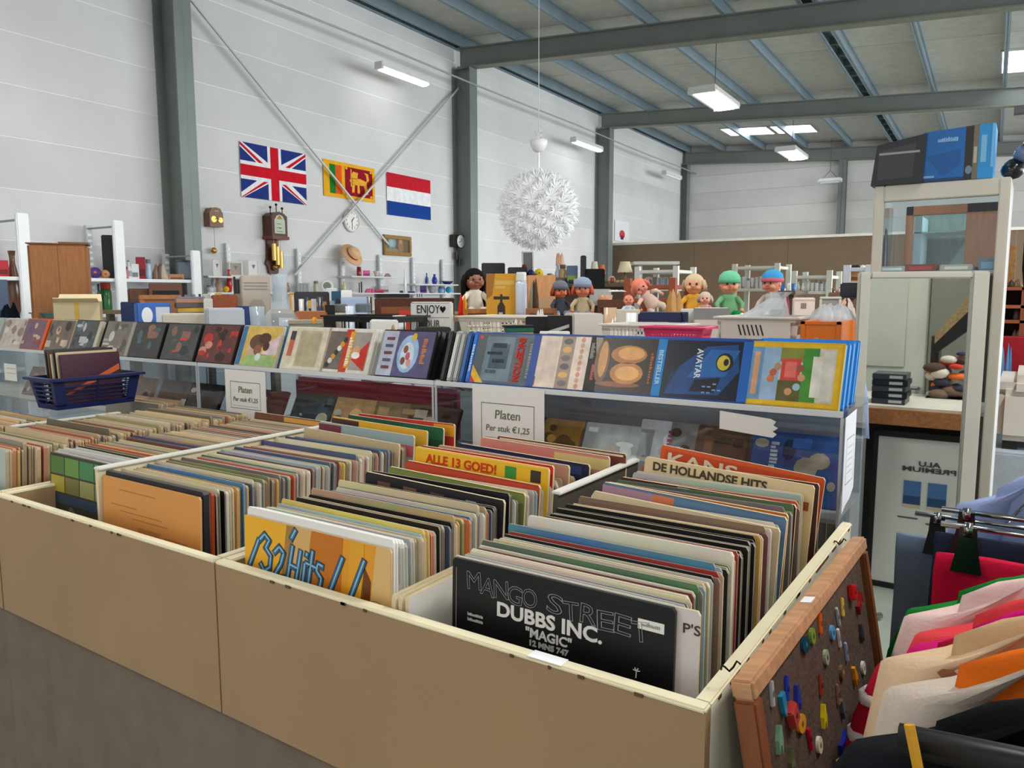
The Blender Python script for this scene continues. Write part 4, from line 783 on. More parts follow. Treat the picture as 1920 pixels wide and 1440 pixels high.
for k, (x, z, l) in enumerate(((.3, .20, .20), (.52, .13, .22), (.74, .08, .2))):
    MB().lathe([(.028, 0), (.028, l)], (222, 184, 110), T @ Matrix.Translation((w_*x, h_*z+.02, .1)) @ Matrix.Rotation(-PI/2, 4, 'X'), n=12).build('brass_weight', 'metal', t, smooth=False); MB().tube([T @ Vector((w_*x, h_*z+.02+l, .1)), T @ Vector((w_*x, h_-hd, .1))], .003, (150, 120, 70), n=5).build('chain', 'metal', t)
MB().ball(T @ Vector((w_*.5, .09, .05)), (.04, .04, .04), (150, 110, 60)).build('pendulum_bob', 'metal', t, smooth=True)
for k in range(3):
    x = (.12, .5, .88)[k]; q = MB(); q.tube([T @ Vector((w_*x, h_*(.95 if k != 1 else 1), .11)), T @ Vector((w_*x, h_*(.95 if k != 1 else 1)+.07, .11))], .006, (60, 50, 44), n=6); q.ball(T @ Vector((w_*x, h_*(.95 if k != 1 else 1)+.085, .11)), .016, (60, 50, 44)); q.build('finial', 'metal', t)
# dark clock near column
T, p = wall_T(843, 463); w_, h_ = size_wall(845, 436, 862, 463); t = thing('wall_clock', 'small black-cased clock with white dial close to the column right of the flags', 'clock', T.translation, 'clocks on the wall')
MB().box(0, w_, 0, h_*.9, 0, .13, (30, 28, 28), T, bev=.008).build('case', 'satin', t); MB().lathe([(.1, .131), (.1, .138)], (226, 228, 226), T @ Matrix.Translation((w_*.5, h_*.42, 0)), n=20).build('dial', 'paper', t); MB().prism([(w_*.2, h_*.9), (w_*.8, h_*.9), (w_*.5, h_*1.06)], .03, .1, (120, 96, 60), T).build('crest', 'satin', t)
for a, l in ((R(60), .05), (R(200), .07)): MB().box(0, l, -.004, .004, .139, .141, (30, 30, 30), T @ Matrix.Translation((w_*.5, h_*.42, 0)) @ Matrix.Rotation(a, 4, 'Z')).build('hand', 'ink', t)
for k in range(2): MB().lathe([(.022, 0), (.022, .12)], (26, 26, 28), T @ Matrix.Translation((w_*(.35+.3*k), -.20-.1*k, .07)) @ Matrix.Rotation(-PI/2, 4, 'X'), n=10).build('weight', 'satin', t)
for k in range(2): MB().tube([T @ Vector((w_*(.35+.3*k), -.08-.1*k, .07)), T @ Vector((w_*(.35+.3*k), 0, .07))], .003, (60, 60, 60), n=5).build('chain', 'metal', t)
# ================================================================ SMALL THINGS BUILDER
def mpp(p): return (Vector(p)-Vector((0, 0, H))).dot(AF)/F
def face_T(p, jit=0):      # frame at p, x to the right across the line of sight, y away, z up
    d = Vector((p.x, p.y, 0)).normalized(); r = Vector((d.y, -d.x, 0))
    m_ = Matrix((r, d, Vector((0, 0, 1)))).transposed().to_4x4(); m_.translation = p; return m_ @ Matrix.Rotation(jit, 4, 'Z')
def dim(c, k): return tuple(max(0, min(255, int(v_*k))) for v_ in c)
def put(kind, x0, x1, y0, y1, plane, col, name, label, cat, zb=None, dep=None, jit=None, group=None, col2=None, mat=None, art=None):
    """a thing seen between pixel columns x0..x1 and rows y0..y1 on a known plane; its foot goes to zb"""
    f_ = at if 'B' not in plane else atB; kw = {k: v_ for k, v_ in plane.items() if k != 'B'}
    p = f_((x0+x1)/2, y1, **kw); top = f_((x0+x1)/2, y0, **kw).z
    if 'B' in plane: p = BW @ p
    s = mpp(p); w_ = (x1-x0)*s; z0 = p.z if zb is None else zb; h_ = max(top-z0, .01); p = Vector((p.x, p.y, z0))
    if jit is None: jit = random.Random(label).uniform(-.15, .15)
    T = face_T(p, jit); c2 = col2 or dim(col[0] if isinstance(col, list) else col, .6)
    d_ = dep or w_*.55
    t = thing(name, label, cat, p, group)
    B = lambda: MB()
    if kind == 'box':
        B().box(-w_/2, w_/2, 0, d_, 0, h_, col, T, bev=min(w_, h_)*.04).build('body', mat or 'paint', t)
        q = B(); G = T @ fr((-w_/2, -.0015, 0), (1, 0, 0), (0, 0, 1))
        if art: art(q, t, G, w_, h_)
        else: q.rect(w_*.1, h_*.15, w_*.9, h_*.45, 0, c2, G)
        if q.v: q.build('printed_label', 'print', t)
    elif kind == 'carton':
        B().box(-w_/2, w_/2, 0, d_, 0, h_, col, T).build('body', 'paint', t)
        for s_ in (-1, 1):
            B().prism([(0, 0), (w_, 0), (w_*.97, h_*.28), (w_*.03, h_*.28)], 0, .004, dim(col, 1.06), T @ fr((-w_/2, 0 if s_ < 0 else d_, h_), (1, 0, 0), (0, s_*.75, .66 if s_ > 0 else .3))).build('flap', 'paint', t)
        q = B(); G = T @ fr((-w_/2, -.0015, 0), (1, 0, 0), (0, 0, 1)); q.rect(w_*.45, 0, w_*.55, h_, 0, c2, G); q.build('tape', 'print', t)
    elif kind == 'vase':
        r = w_/2; B().lathe([(r*.5, 0), (r*.75, h_*.08), (r, h_*.35), (r*.8, h_*.6), (r*.4, h_*.8), (r*.38, h_*.9), (r*.55, h_)], col, T @ Matrix.Translation((0, r, 0))).build('body', mat or 'gloss', t, smooth=True); B().lathe([(r*.5, 0), (r*.52, h_*.03)], c2, T @ Matrix.Translation((0, r, h_*.97))).build('rim', 'gloss', t)
    elif kind == 'jar':
        r = w_/2; B().lathe([(r*.9, 0), (r, h_*.1), (r, h_*.72), (r*.8, h_*.8)], col, T @ Matrix.Translation((0, r, 0))).build('body', mat or 'gloss', t, smooth=True); B().lathe([(r*.85, h_*.8), (r*.88, h_*.82), (r*.88, h_*.97), (r*.8, h_)], c2, T @ Matrix.Translation((0, r, 0))).build('lid', 'satin', t, smooth=False)
    elif kind == 'cup':
        r = w_/2; B().lathe([(r*.7, 0), (r*.8, h_*.05), (r, h_), (r*.92, h_), (r*.72, h_*.1)], col, T @ Matrix.Translation((0, r, 0)), cap=False).build('body', mat or 'gloss', t, smooth=True); B().lathe([(r*.1, h_*.06), (r*.74, h_*.08)], c2, T @ Matrix.Translation((0, r, 0))).build('bottom', 'gloss', t)
    elif kind == 'bottle':
        r = w_/2; B().lathe([(r*.95, 0), (r, h_*.05), (r, h_*.55), (r*.4, h_*.72), (r*.36, h_*.93)], col, T @ Matrix.Translation((0, r, 0))).build('body', mat or 'gloss', t, smooth=True); B().lathe([(r*.42, h_*.92), (r*.42, h_)], c2, T @ Matrix.Translation((0, r, 0))).build('cap', 'satin', t); B().lathe([(r*1.01, h_*.15), (r*1.01, h_*.45)], dim(c2, 1.2), T @ Matrix.Translation((0, r, 0)), cap=False).build('label', 'print', t, smooth=True)
    elif kind == 'bowl':
        r = w_/2; B().lathe([(r*.45, 0), (r*.5, h_*.12), (r*.9, h_*.7), (r, h_), (r*.93, h_), (r*.5, h_*.22)], col, T @ Matrix.Translation((0, r, 0)), n=20, cap=False).build('body', mat or 'gloss', t, smooth=True); B().lathe([(r*.5, 0), (r*.52, h_*.2)], c2, T @ Matrix.Translation((0, r, 0))).build('foot', 'gloss', t)
    elif kind == 'plate':
        r = h_/2; G = T @ Matrix.Translation((0, .04, r)) @ Matrix.Rotation(R(78), 4, 'X'); B().lathe([(r*.55, 0), (r*.6, .004), (r, .016), (r*.98, .02), (r*.6, .009)], col, G, n=22, cap=False).build('rim', 'gloss', t, smooth=True); B().lathe([(r*.1, .003), (r*.6, .008)], c2, G, n=22).build('centre', 'gloss', t)
    elif kind == 'frame':
        G = T @ fr((-w_/2, 0, 0), (1, 0, 0), (0, .17, .985)); e = min(w_, h_)*.12
        for a in ((0, w_, 0, e), (0, w_, h_-e, h_), (0, e, e, h_-e), (w_-e, w_, e, h_-e)): B().box(*a, -.012, .008, col, G, bev=.003).build('frame_bar', mat or 'wood', t)
        q = B(); q.rect(e, e, w_-e, h_-e, 0, c2, G); art and art(q, t, G, w_, h_); q.build('picture', 'print', t)
    elif kind == 'books':
        x = -w_/2; k = 0; cs = col if isinstance(col, list) else [col]
        while x < w_/2-.006:
            bw_ = random.uniform(.012, .03); bw_ = min(bw_, w_/2-x); B().box(x, x+bw_-.001, 0, d_, 0, h_*random.uniform(.85, 1), cs[k % len(cs)], T, bev=.001).build('book', 'print', t); x += bw_; k += 1
    elif kind == 'pile':
        z = 0; k = 0; cs = col
        while z < h_-.004:
            e = min(random.uniform(.012, .03), h_-z); j = random.uniform(-.12, .12); B().box(-w_/2*random.uniform(.85, 1), w_/2*random.uniform(.85, 1), 0, d_, z, z+e-.0008, cs[k % len(cs)], T @ Matrix.Rotation(j, 4, 'Z'), bev=.002).build('item', 'print', t); z += e; k += 1
    elif kind == 'lamp':
        r = w_/2; B().lathe([(r*.6, 0), (r*.62, h_*.03), (r*.2, h_*.08), (r*.3, h_*.25), (r*.12, h_*.42), (r*.1, h_*.6)], c2, T @ Matrix.Translation((0, r, 0))).build('base', 'satin', t, smooth=True); B().lathe([(r, h_*.5), (r*.62, h_), (r*.6, h_), (r*.97, h_*.5)], col, T @ Matrix.Translation((0, r, 0)), n=20, cap=False).build('lamp_shade', 'cloth', t, smooth=True)
    elif kind == 'tv':
        B().box(-w_/2, w_/2, 0, .05, h_*.12, h_, col, T, bev=.008).build('housing', 'satin', t); q = B(); G = T @ fr((-w_/2, -.001, 0), (1, 0, 0), (0, 0, 1)); q.rect(w_*.05, h_*.18, w_*.95, h_*.95, 0, (14, 15, 18), G); q.build('screen', 'gloss', t); B().box(-w_*.2, w_*.2, -.06, .1, 0, .012, dim(col, .8), T).build('stand', 'satin', t); B().box(-.03, .03, .02, .04, .01, h_*.15, dim(col, .8), T).build('neck', 'satin', t)
    elif kind == 'heap':       # crumpled soft heap
        rs = random.Random(label); q = MB(); cs = col if isinstance(col, list) else [col]
        for k in range(max(3, len(cs))):
            cx = rs.uniform(-.3, .3)*w_; rr = w_*rs.uniform(.2, .3); RR = []
            for j in range(7):
                u = j/6; RR.append([(cx+rr*math.cos(2*PI*i/14)*(1-u**2*.9)*(1+.18*math.sin(3*i+k+j)), d_/2+d_*.4*math.sin(2*PI*i/14)*(1-u**2*.9), h_*u*rs.uniform(.9, 1)*(1-.25*abs(cx)/w_)) for i in range(14)])
            MB().rings(RR, cs[k % len(cs)], T).build('fold', mat or 'cloth', t, smooth=True)
    elif kind == 'hat':
        r = w_/2; B().lathe([(r, 0), (r*.98, .01), (r*.6, .015), (r*.58, h_*.6), (r*.4, h_*.95), (r*.05, h_)], col, T @ Matrix.Translation((0, r, 0)), n=18).build('crown', 'cloth', t, smooth=True); B().lathe([(r*.605, .015), (r*.605, .05)], c2, T @ Matrix.Translation((0, r, 0)), n=18, cap=False).build('band', 'cloth', t)
    elif kind == 'ball':
        r = w_/2; B().ball((0, r, r), r, col, T, 16, 10).build('body', mat or 'satin', t, smooth=True); B().box(-r*.2, r*.2, -.002, r*.1, r*.9, r*1.2, c2, T).build('patch', 'print', t)
    return t, T, w_, h_
def xboard(name, label, cat, x0, x1, y0, y1, z0, z1, col, mat='paint', parent=None): return MB().box(x0, x1, y0, y1, z0, z1, col, bev=.003).build(name, mat, parent, label=label, cat=cat)
# ================================================================ WALL SHELVING, far left
XS = -6.95; RW = dict(X=XS, B=1)
pz = lambda px, py, X=XS: atB(px, py, X=X)
S1, S2 = pz(150, 521).z, pz(150, 590).z
t = thing('wall_shelving', 'white metal shelving with tall bright uprights at the left wall', 'shelf', BW @ Vector((-7.15, 4, 0)))
ya, yb = pz(-40, 500).y, pz(368, 500).y
for z in (S1, S2, .9, .45): MB().box(-7.4, XS+.02, ya, yb, z-.03, z, (234, 238, 242), bev=.003).build('shelf_board', 'satin', t, T=BW)
for px, py in ((35, 400), (215, 414), (361, 470)):
    q_ = pz(px, py); MB().box(XS+.02, XS+.06, q_.y-.05, q_.y+.05, 0, q_.z, (244, 248, 252), bev=.008).build('upright', 'satin', t, T=BW)
    q = MB(); zz = .3
    q.box(-7.42, -7.38, q_.y-.03, q_.y+.03, 0, q_.z-.02, (200, 205, 208))
    q.build('rear_post', 'steel', t, T=BW); MB().box(-7.4, XS+.03, q_.y-.012, q_.y+.012, q_.z-.06, q_.z-.045, (150, 155, 158)).build('top_arm', 'steel', t, T=BW)
    for k in range(14): MB().box(-7.379, -7.374, q_.y-.02, q_.y+.02, q_.z-.1-.055*k, q_.z-.125-.055*k, (245, 248, 250)).build('slot', 'satin', t, T=BW)
W1 = dict(X=-7.12, B=1)
G_ = 'goods on the left wall shelving'
put('box', 0, 16, 488, 520, W1, (206, 52, 66), 'tub', 'red and white tub on the shelf at the left edge', 'tub', S1, group=G_); put('vase', 46, 66, 470, 520, W1, (206, 200, 190), 'figurine', 'pale figurine vase on the shelf left of the brown cabinet', 'vase', S1, group=G_)
put('ball', 168, 190, 500, 520, W1, (92, 60, 130), 'toy', 'purple and orange round toy on the white shelf', 'toy', S1, col2=(226, 120, 60), group=G_); put('ball', 190, 207, 499, 520, W1, (222, 160, 112), 'round_toy', 'round tan toy head on the white shelf', 'toy', S1, group=G_)
put('tv', 196, 226, 441, 521, W1, (30, 30, 32), 'tower_speaker', 'tall narrow black speaker behind the bright upright', 'speaker', S1, group=G_)
put('jar', 230, 240, 500, 520, W1, (206, 120, 120), 'jar', 'small pink jar on the white shelf', 'jar', S1, group=G_); put('bottle', 238, 248, 488, 520, W1, (226, 230, 236), 'bottle', 'white slim bottle on the white shelf', 'bottle', S1, group=G_); put('box', 248, 260, 495, 520, W1, (240, 242, 246), 'box', 'bright white box on the white shelf', 'box', S1, group=G_); put('box', 256, 272, 482, 497, W1, (150, 34, 48), 'box', 'dark red box standing behind white boxes', 'box', S1, group=G_)
put('vase', 262, 274, 492, 520, W1, (214, 222, 232), 'vase', 'bluish white vase left of the tin', 'vase', S1, group=G_); put('jar', 274, 284, 486, 520, W1, (176, 204, 226), 'tin', 'light blue tin on the white shelf', 'tin', S1, group=G_)
put('heap', 286, 318, 492, 520, W1, [(150, 112, 96), (196, 180, 160), (110, 90, 84)], 'ornament', 'cluster of brown and cream ornaments on the shelf', 'ornament', S1, group=G_, mat='satin'); put('box', 318, 344, 514, 520, W1, (206, 150, 110), 'box', 'flat orange-tan box on the shelf', 'box', S1, group=G_)
put('frame', 332, 364, 487, 520, W1, (60, 66, 74), 'picture', 'slate grey framed picture leaning on the shelf', 'picture', S1, col2=(92, 110, 122), group=G_)
put('bottle', 182, 192, 532, 588, W1, (60, 90, 130), 'bottle', 'blue bottle on the lower shelf', 'bottle', S2, group=G_); put('jar', 192, 212, 530, 588, W1, (60, 120, 70), 'jar', 'tall green and red striped jar on the lower shelf', 'jar', S2, col2=(196, 60, 50), group=G_); put('jar', 228, 247, 543, 588, W1, (150, 190, 110), 'jar', 'lime and pink patterned jar on the lower shelf', 'jar', S2, col2=(206, 90, 90), group=G_)
# guitar-like brown thing behind the upright
put('vase', 18, 42, 470, 572, dict(X=-7.12, B=1), (112, 76, 56), 'vase', 'tall brown gourd-shaped vase behind the leftmost upright', 'vase', S2)
# ================================================================ WALL SHELVING, behind the clocks
XT = -7.25; pt_ = lambda px, py: atB(px, py, X=XT)
t = thing('slotted_shelving', 'slotted white uprights with narrow shelves of trinkets along the wall', 'shelf', BW @ Vector((-7.35, 8, 0)))
for px, py in ((449, 455), (581, 465), (663, 490), (733, 477), (795, 482), (850, 486), (385, 500)):
    q_ = pt_(px, py); MB().box(-7.47, -7.44, q_.y-.03, q_.y+.03, 0, q_.z, (208, 212, 216)).build('upright', 'steel', t, T=BW)
    for k in range(10): MB().box(-7.439, -7.436, q_.y-.014, q_.y+.014, q_.z-.05-.06*k, q_.z-.08-.06*k, (240, 243, 246)).build('slot', 'satin', t, T=BW)
def tshelf(x0, x1, y, col=(216, 218, 220)):
    a, c = pt_(x0, y), pt_(x1, y); MB().box(-7.44, XT+.04, a.y, c.y, a.z-.02, a.z, col, bev=.003).build('shelf_board', 'satin', t, T=BW); return a.z
z1 = tshelf(655, 742, 517); z2 = tshelf(385, 660, 548); z3 = tshelf(775, 856, 532); z4 = tshelf(655, 860, 549); z5 = tshelf(386, 500, 517)
put('vase', 757, 763, 505, 550, dict(X=XT, B=1), (240, 243, 246), 'candle', 'tall white candle on the trinket shelf', 'candle', z4)
W2 = dict(X=XT-.08, B=1); G_ = 'trinkets on the slotted shelving'
def trinkets(spec):
    for k, x0, x1, y0, zb, c, n, l, ct in spec: put(k, x0, x1, y0, y0+20, W2, c, n, l, ct, zb, group=G_)
trinkets((('jar', 669, 678, 500, z1, (150, 30, 52), 'candle', 'dark red jar candle on the upper trinket shelf', 'candle'), ('box', 682, 694, 507, z1, (232, 110, 176), 'box', 'pink box on the upper trinket shelf', 'box'), ('bowl', 700, 712, 508, z1, (206, 190, 190), 'bowl', 'pale pink bowl on the upper trinket shelf', 'bowl'), ('heap', 716, 736, 512, z1, [(150, 130, 130), (196, 150, 150)], 'ornament', 'low cluster of greyish trinkets on the upper shelf', 'ornament'),
          ('books', 673, 682, 527, z4, [(40, 40, 44), (220, 220, 220)], 'disc_stack', 'black and white stack beside the pink toys', 'stack'), ('heap', 684, 702, 540, z4, [(240, 130, 176), (230, 90, 140)], 'toy', 'light pink soft toy on the lower trinket shelf', 'toy'), ('box', 704, 720, 543, z4, (220, 60, 100), 'box', 'crimson box on the lower trinket shelf', 'box'), ('box', 714, 730, 536, z4, (224, 226, 228), 'box', 'white box on the lower trinket shelf', 'box'),
          ('jar', 750, 757, 545, z4, (92, 60, 120), 'jar', 'tiny purple jar left of the white candle', 'jar'), ('box', 765, 778, 546, z4, (86, 64, 130), 'box', 'low violet box right of the white candle', 'box'), ('box', 788, 800, 536, z4, (96, 72, 140), 'box', 'purple gift box on the lower trinket shelf', 'box'), ('bowl', 802, 818, 536, z4, (170, 172, 178), 'bowl', 'grey bowl on the lower trinket shelf', 'bowl'), ('jar', 822, 834, 538, z4, (120, 170, 206), 'jar', 'light blue pot on the lower trinket shelf', 'pot'), ('ball', 836, 848, 543, z4, (40, 170, 214), 'toy', 'bright cyan round toy on the lower trinket shelf', 'toy'),
          ('vase', 809, 820, 514, z3, (36, 56, 156), 'vase', 'cobalt blue vase on the upper right shelf', 'vase'), ('bowl', 829, 852, 527, z3, (24, 34, 110), 'bowl', 'navy blue wide bowl on the upper right shelf', 'bowl'), ('bottle', 797, 803, 512, z3, (60, 90, 180), 'bottle', 'thin blue bottle beside the cobalt vase', 'bottle'),
          ('plate', 600, 628, 524, z2, (236, 236, 230), 'plate', 'white and gold plate standing on the wall shelf', 'plate'), ('jar', 588, 597, 527, z2, (196, 190, 160), 'tankard', 'cream tankard left of the standing plate', 'tankard'), ('vase', 641, 650, 527, z2, (206, 204, 160), 'vase', 'pale yellow vase right of the standing plate', 'vase'), ('books', 560, 580, 530, z2, [(196, 200, 204), (170, 176, 180)], 'book', 'row of grey books on the wall shelf', 'books'), ('vase', 536, 545, 530, z2, (150, 120, 90), 'figurine', 'small brown figurine with green base', 'figurine'),
          ('vase', 425, 436, 505, z2, (196, 32, 40), 'figurine', 'slim red figurine on the wall shelf', 'figurine'), ('ball', 419, 431, 540, z2, (230, 190, 40), 'toy', 'yellow ball on the wall shelf', 'toy'), ('heap', 390, 418, 505, z2, [(150, 120, 104), (176, 150, 130), (206, 206, 210)], 'ornament', 'twisted brown and white ornament on the wall shelf', 'ornament'), ('jar', 388, 402, 535, z2, (196, 200, 206), 'jug', 'pale grey jug on the wall shelf near the column', 'jug')))
for x0, x1, y0, l in ((400, 416, 484, 'white card with small mark, leftmost on the wall shelf'), (430, 455, 490, 'grey-beige card with curved drawing on the wall shelf'), (466, 487, 486, 'white card with a shield mark beside the tall clock')):
    put('frame', x0, x1, y0, 517, W2, (232, 232, 230), 'greeting_card', l, 'card', z5, col2=(238, 238, 238) if x0 != 430 else (176, 166, 156), mat='paper', group='cards on the wall shelf', art=lambda q, t_, G, w, h: q.flat([(w*.35, h*.7), (w*.65, h*.7), (w*.5, h*.45)], .001, (120, 120, 124), G))
p = BW @ atB(660, 478, X=-7.3); t = thing('sun_hat', 'straw-coloured sun hat hooked high on a slotted upright', 'hat', p); T = face_T(p, .3) @ Matrix.Rotation(R(55), 4, 'X') @ Matrix.Rotation(R(25), 4, 'Y')
MB().lathe([(.17, 0), (.165, .01), (.1, .02), (.095, .07), (.06, .1), (.01, .105)], (226, 182, 140), T, n=20).build('crown', 'cloth', t, smooth=True); MB().lathe([(.1, .02), (.099, .045)], (170, 90, 70), T, n=20, cap=False).build('band', 'cloth', t)
# ================================================================ DISPLAY TABLES behind the disc shelf
ZT1, ZT2 = 1.22, 1.38
t = thing('display_table', 'long raised display table behind the disc shelf, mostly hidden', 'table', (-3.4, 3.2, 0))
MB().box(-6.4, -.58, 2.5, 3.5, ZT1-.03, ZT1, (150, 140, 124)).build('tabletop', 'board', t)
for x in (-6.3, -4.4, -2.5, -.64):
    for y in (2.56, 3.44): MB().box(x-.025, x+.025, y-.025, y+.025, 0, ZT1-.03, (110, 100, 90)).build('leg', 'woodz', t)
t = thing('display_step', 'higher step of the display behind the baskets', 'table', (-3.4, 4, 0))
MB().box(-6.6, -.66, 3.52, 4.6, ZT2-.03, ZT2, (140, 118, 92)).build('tabletop', 'board', t)
for x in (-6.5, -4.4, -2.5, -.72):
    for y in (3.58, 4.54): MB().box(x-.025, x+.025, y-.025, y+.025, 0, ZT2-.03, (110, 100, 90)).build('leg', 'woodz', t)
A1 = dict(Y=3.1); A0 = dict(Y=2.75); A2 = dict(Y=3.85); A3 = dict(Y=4.25)
# left part
t_, T, w_, h_ = put('box', 68, 165, 456, 600, dict(Y=2.62), (150, 98, 56), 'wooden_cabinet', 'plain brown wooden cabinet seen from behind at the left', 'cabinet', ZT1, dep=.22, jit=-.1, mat='woodz', art=lambda q, t, G, w, h: q.rect(w*.498, 0, w*.503, h*.99, 0, (96, 60, 34), G))
MB().box(-w_*.52, w_*.02, -.006, .22, h_-.004, h_+.004, (120, 74, 40), T).build('top_edge', 'wood', t_); MB().box(w_*.02, w_*.52, -.006, .22, h_-.002, h_+.012, (120, 74, 40), T).build('top_edge', 'wood', t_)
put('box', 0, 18, 524, 600, dict(Y=2.62), (96, 112, 140), 'box', 'blue-grey box at the left edge of the display', 'box', ZT1); put('heap', 2, 50, 566, 612, dict(Y=2.55), [(20, 30, 40), (26, 38, 46)], 'bag', 'black soft bag at the left edge behind the disc shelf', 'bag', ZT1)
put('carton', 108, 184, 566, 612, dict(Y=2.52), (214, 198, 160), 'carton', 'open cream cardboard carton in front of the brown cabinet', 'carton', ZT1, dep=.2, col2=(220, 176, 80)); a = at(52, 586, Y=2.5); c = at(114, 606, Y=2.5)
basket('crate', 'teal green plastic crate behind the disc cases at the left', a.x, c.x, 2.52, 2.68, ZT1, a.z, (40, 116, 108), .008, 3, 6)
put('box', 230, 263, 566, 612, dict(Y=2.6), (36, 48, 88), 'box', 'dark blue upright box left of the blue and white kettle box', 'box', ZT1); put('box', 260, 320, 568, 606, dict(Y=2.58), (60, 110, 190), 'kettle_box', 'blue and white printed carton with green base', 'box', ZT1, art=lambda q, t, G, w, h: (q.disc(w*.3, h*.7, w*.16, h*.2, 0, (236, 240, 246), G), q.rect(w*.55, h*.4, w*.95, h*.9, 0, (206, 212, 222), G), q.rect(0, 0, w, h*.16, 0, (196, 40, 60), G), q.rect(w*.2, h*.2, w*.8, h*.3, .0006, (70, 140, 80), G)))
put('box', 246, 290, 541, 600, dict(Y=2.95), (92, 62, 44), 'case', 'dark brown wooden case with light front edge', 'case', ZT1, mat='woodx', col2=(140, 96, 62)); put('frame', 268, 342, 552, 600, dict(Y=2.85), (150, 96, 52), 'tray', 'brown wooden tray standing on edge', 'tray', ZT1, col2=(132, 82, 46)); put('box', 283, 340, 531, 556, dict(Y=3.05), (104, 70, 54), 'radio', 'brown portable radio with black opening', 'radio', at(300, 556, Y=3.05).z, col2=(24, 22, 22)); put('box', 286, 338, 556, 600, dict(Y=3.05), (112, 82, 60), 'box', 'brown box under the portable radio', 'box', ZT1, mat='woodx')
put('pile', 334, 386, 556, 602, dict(Y=2.75), [(120, 130, 150), (206, 170, 60), (96, 84, 80), (170, 130, 110)], 'magazines', 'untidy pile of colourful magazines', 'magazines', ZT1); put('box', 384, 400, 560, 602, dict(Y=2.8), (206, 206, 196), 'jug', 'white plastic jug beside the magazines', 'jug', ZT1)
put('box', 308, 400, 588, 614, dict(Y=2.53), (214, 206, 190), 'crate', 'long cream printed crate behind the disc cases', 'crate', ZT1, dep=.15, jit=0); put('box', 392, 458, 578, 614, dict(Y=2.56), (196, 200, 210), 'printer', 'pale grey flatbed scanner with sloping white lid', 'scanner', ZT1, dep=.2, jit=.1)
put('box', 400, 446, 553, 590, A1, (140, 74, 44), 'chest', 'reddish brown small chest on the display', 'chest', ZT1, mat='woodx', col2=(90, 44, 30)); put('books', 440, 458, 517, 560, A2, [(30, 30, 32), (46, 44, 46)], 'disc_rack', 'black rack of discs beside the grey monitor', 'rack', ZT2)
t_, T, w_, h_ = put('box', 456, 508, 516, 600, dict(Y=3.3), (176, 166, 154), 'monitor', 'beige-grey old monitor housing with arched back', 'monitor', ZT1, dep=.25, jit=.05, art=lambda q, t, G, w, h: q.flat([(w*.22, h*.1), (w*.8, h*.1), (w*.82, h*.5), (w*.7, h*.62), (w*.35, h*.62), (w*.22, h*.5)], 0, (150, 142, 134), G))
for k in range(3): MB().box(-w_*.4, w_*.4, -.003, .004, h_*(.78+.05*k), h_*(.79+.05*k), (140, 132, 124), T).build('vent', 'satin', t_)
# glass jug
p = at(527, 604, Y=2.8); p.z = ZT1; s = mpp(p); t = thing('glass_jug', 'large pale blue glass bottle with round belly and wide neck', 'jug', p); r = 36*s; hh = at(527, 514, Y=2.8).z-ZT1; T = Matrix.Translation(p)
MB().lathe([(r*.55, 0), (r*.85, hh*.06), (r, hh*.22), (r*.93, hh*.38), (r*.66, hh*.49), (r*.42, hh*.54), (r*.38, hh*.6), (r*.38, hh*.98), (r*.42, hh), (r*.35, hh)], (200, 215, 225), T, n=24, cap=False).build('body', 'jug', t, smooth=True); MB().lathe([(r*.1, .002), (r*.7, .004)], (190, 205, 216), T, n=24).build('bottom', 'jug', t); MB().lathe([(r*.34, hh*.66), (r*.34, hh*.98)], (196, 214, 232), T, n=20).build('neck_wrap', 'polybag', t, smooth=True); MB().box(.01, .09, -r*1.02, -r*.98, hh*.2, hh*.3, (236, 240, 244), T).build('paper_tag', 'paper', t)
put('cup', 470, 498, 575, 602, dict(Y=2.72), (176, 188, 196), 'glass_pot', 'squat grey glass pot left of the glass bottle', 'pot', ZT1, mat='jug'); put('box', 444, 472, 574, 612, dict(Y=2.95), (40, 66, 116), 'crate', 'blue box behind the squat glass pot', 'box', ZT1)
put('frame', 545, 572, 548, 575, A2, (206, 150, 80), 'picture', 'orange-framed small picture with blue stripe', 'picture', ZT2, col2=(206, 190, 170)); 
t_, T, w_, h_ = put('box', 556, 618, 547, 590, dict(Y=3.6), (54, 52, 58), 'game_box', 'dark grey box with two yellow flower shapes', 'box', ZT2, jit=.1, art=lambda q, t, G, w, h: [q.disc(w*x, h*.42, w*.1, h*.2, .0004*k, c, G, 9) for k, (x, c) in enumerate(((.4, (226, 170, 40)), (.72, (230, 180, 44))))])
put('box', 553, 612, 584, 614, dict(Y=2.9), (176, 110, 70), 'tray', 'shallow brown cardboard tray', 'tray', ZT1, dep=.18); put('pile', 540, 606, 600, 616, dict(Y=2.7), [(150, 150, 130), (176, 170, 150), (96, 96, 90)], 'papers', 'loose stack of grey-green papers behind the disc cases', 'papers', ZT1); put('heap', 574, 600, 594, 610, dict(Y=2.72), [(226, 160, 40), (206, 120, 50)], 'flowers', 'small yellow artificial flowers on the papers', 'flowers', at(587, 604, Y=2.72).z-.01)
put('box', 612, 632, 540, 576, A2, (206, 212, 216), 'sign_board', 'white slanted board behind the teal box', 'board', ZT2); put('box', 622, 641, 546, 574, dict(Y=3.7), (40, 84, 108), 'box', 'dark teal small box', 'box', ZT2, col2=(16, 18, 20)); put('box', 640, 660, 544, 566, dict(Y=3.66), (238, 240, 240), 'box', 'bright white cube box', 'box', ZT2, art=lambda *a: None); put('box', 640, 690, 557, 600, dict(Y=3.4), (176, 196, 226), 'box', 'light blue carton behind the glass jars', 'box', ZT1, art=lambda *a: None)
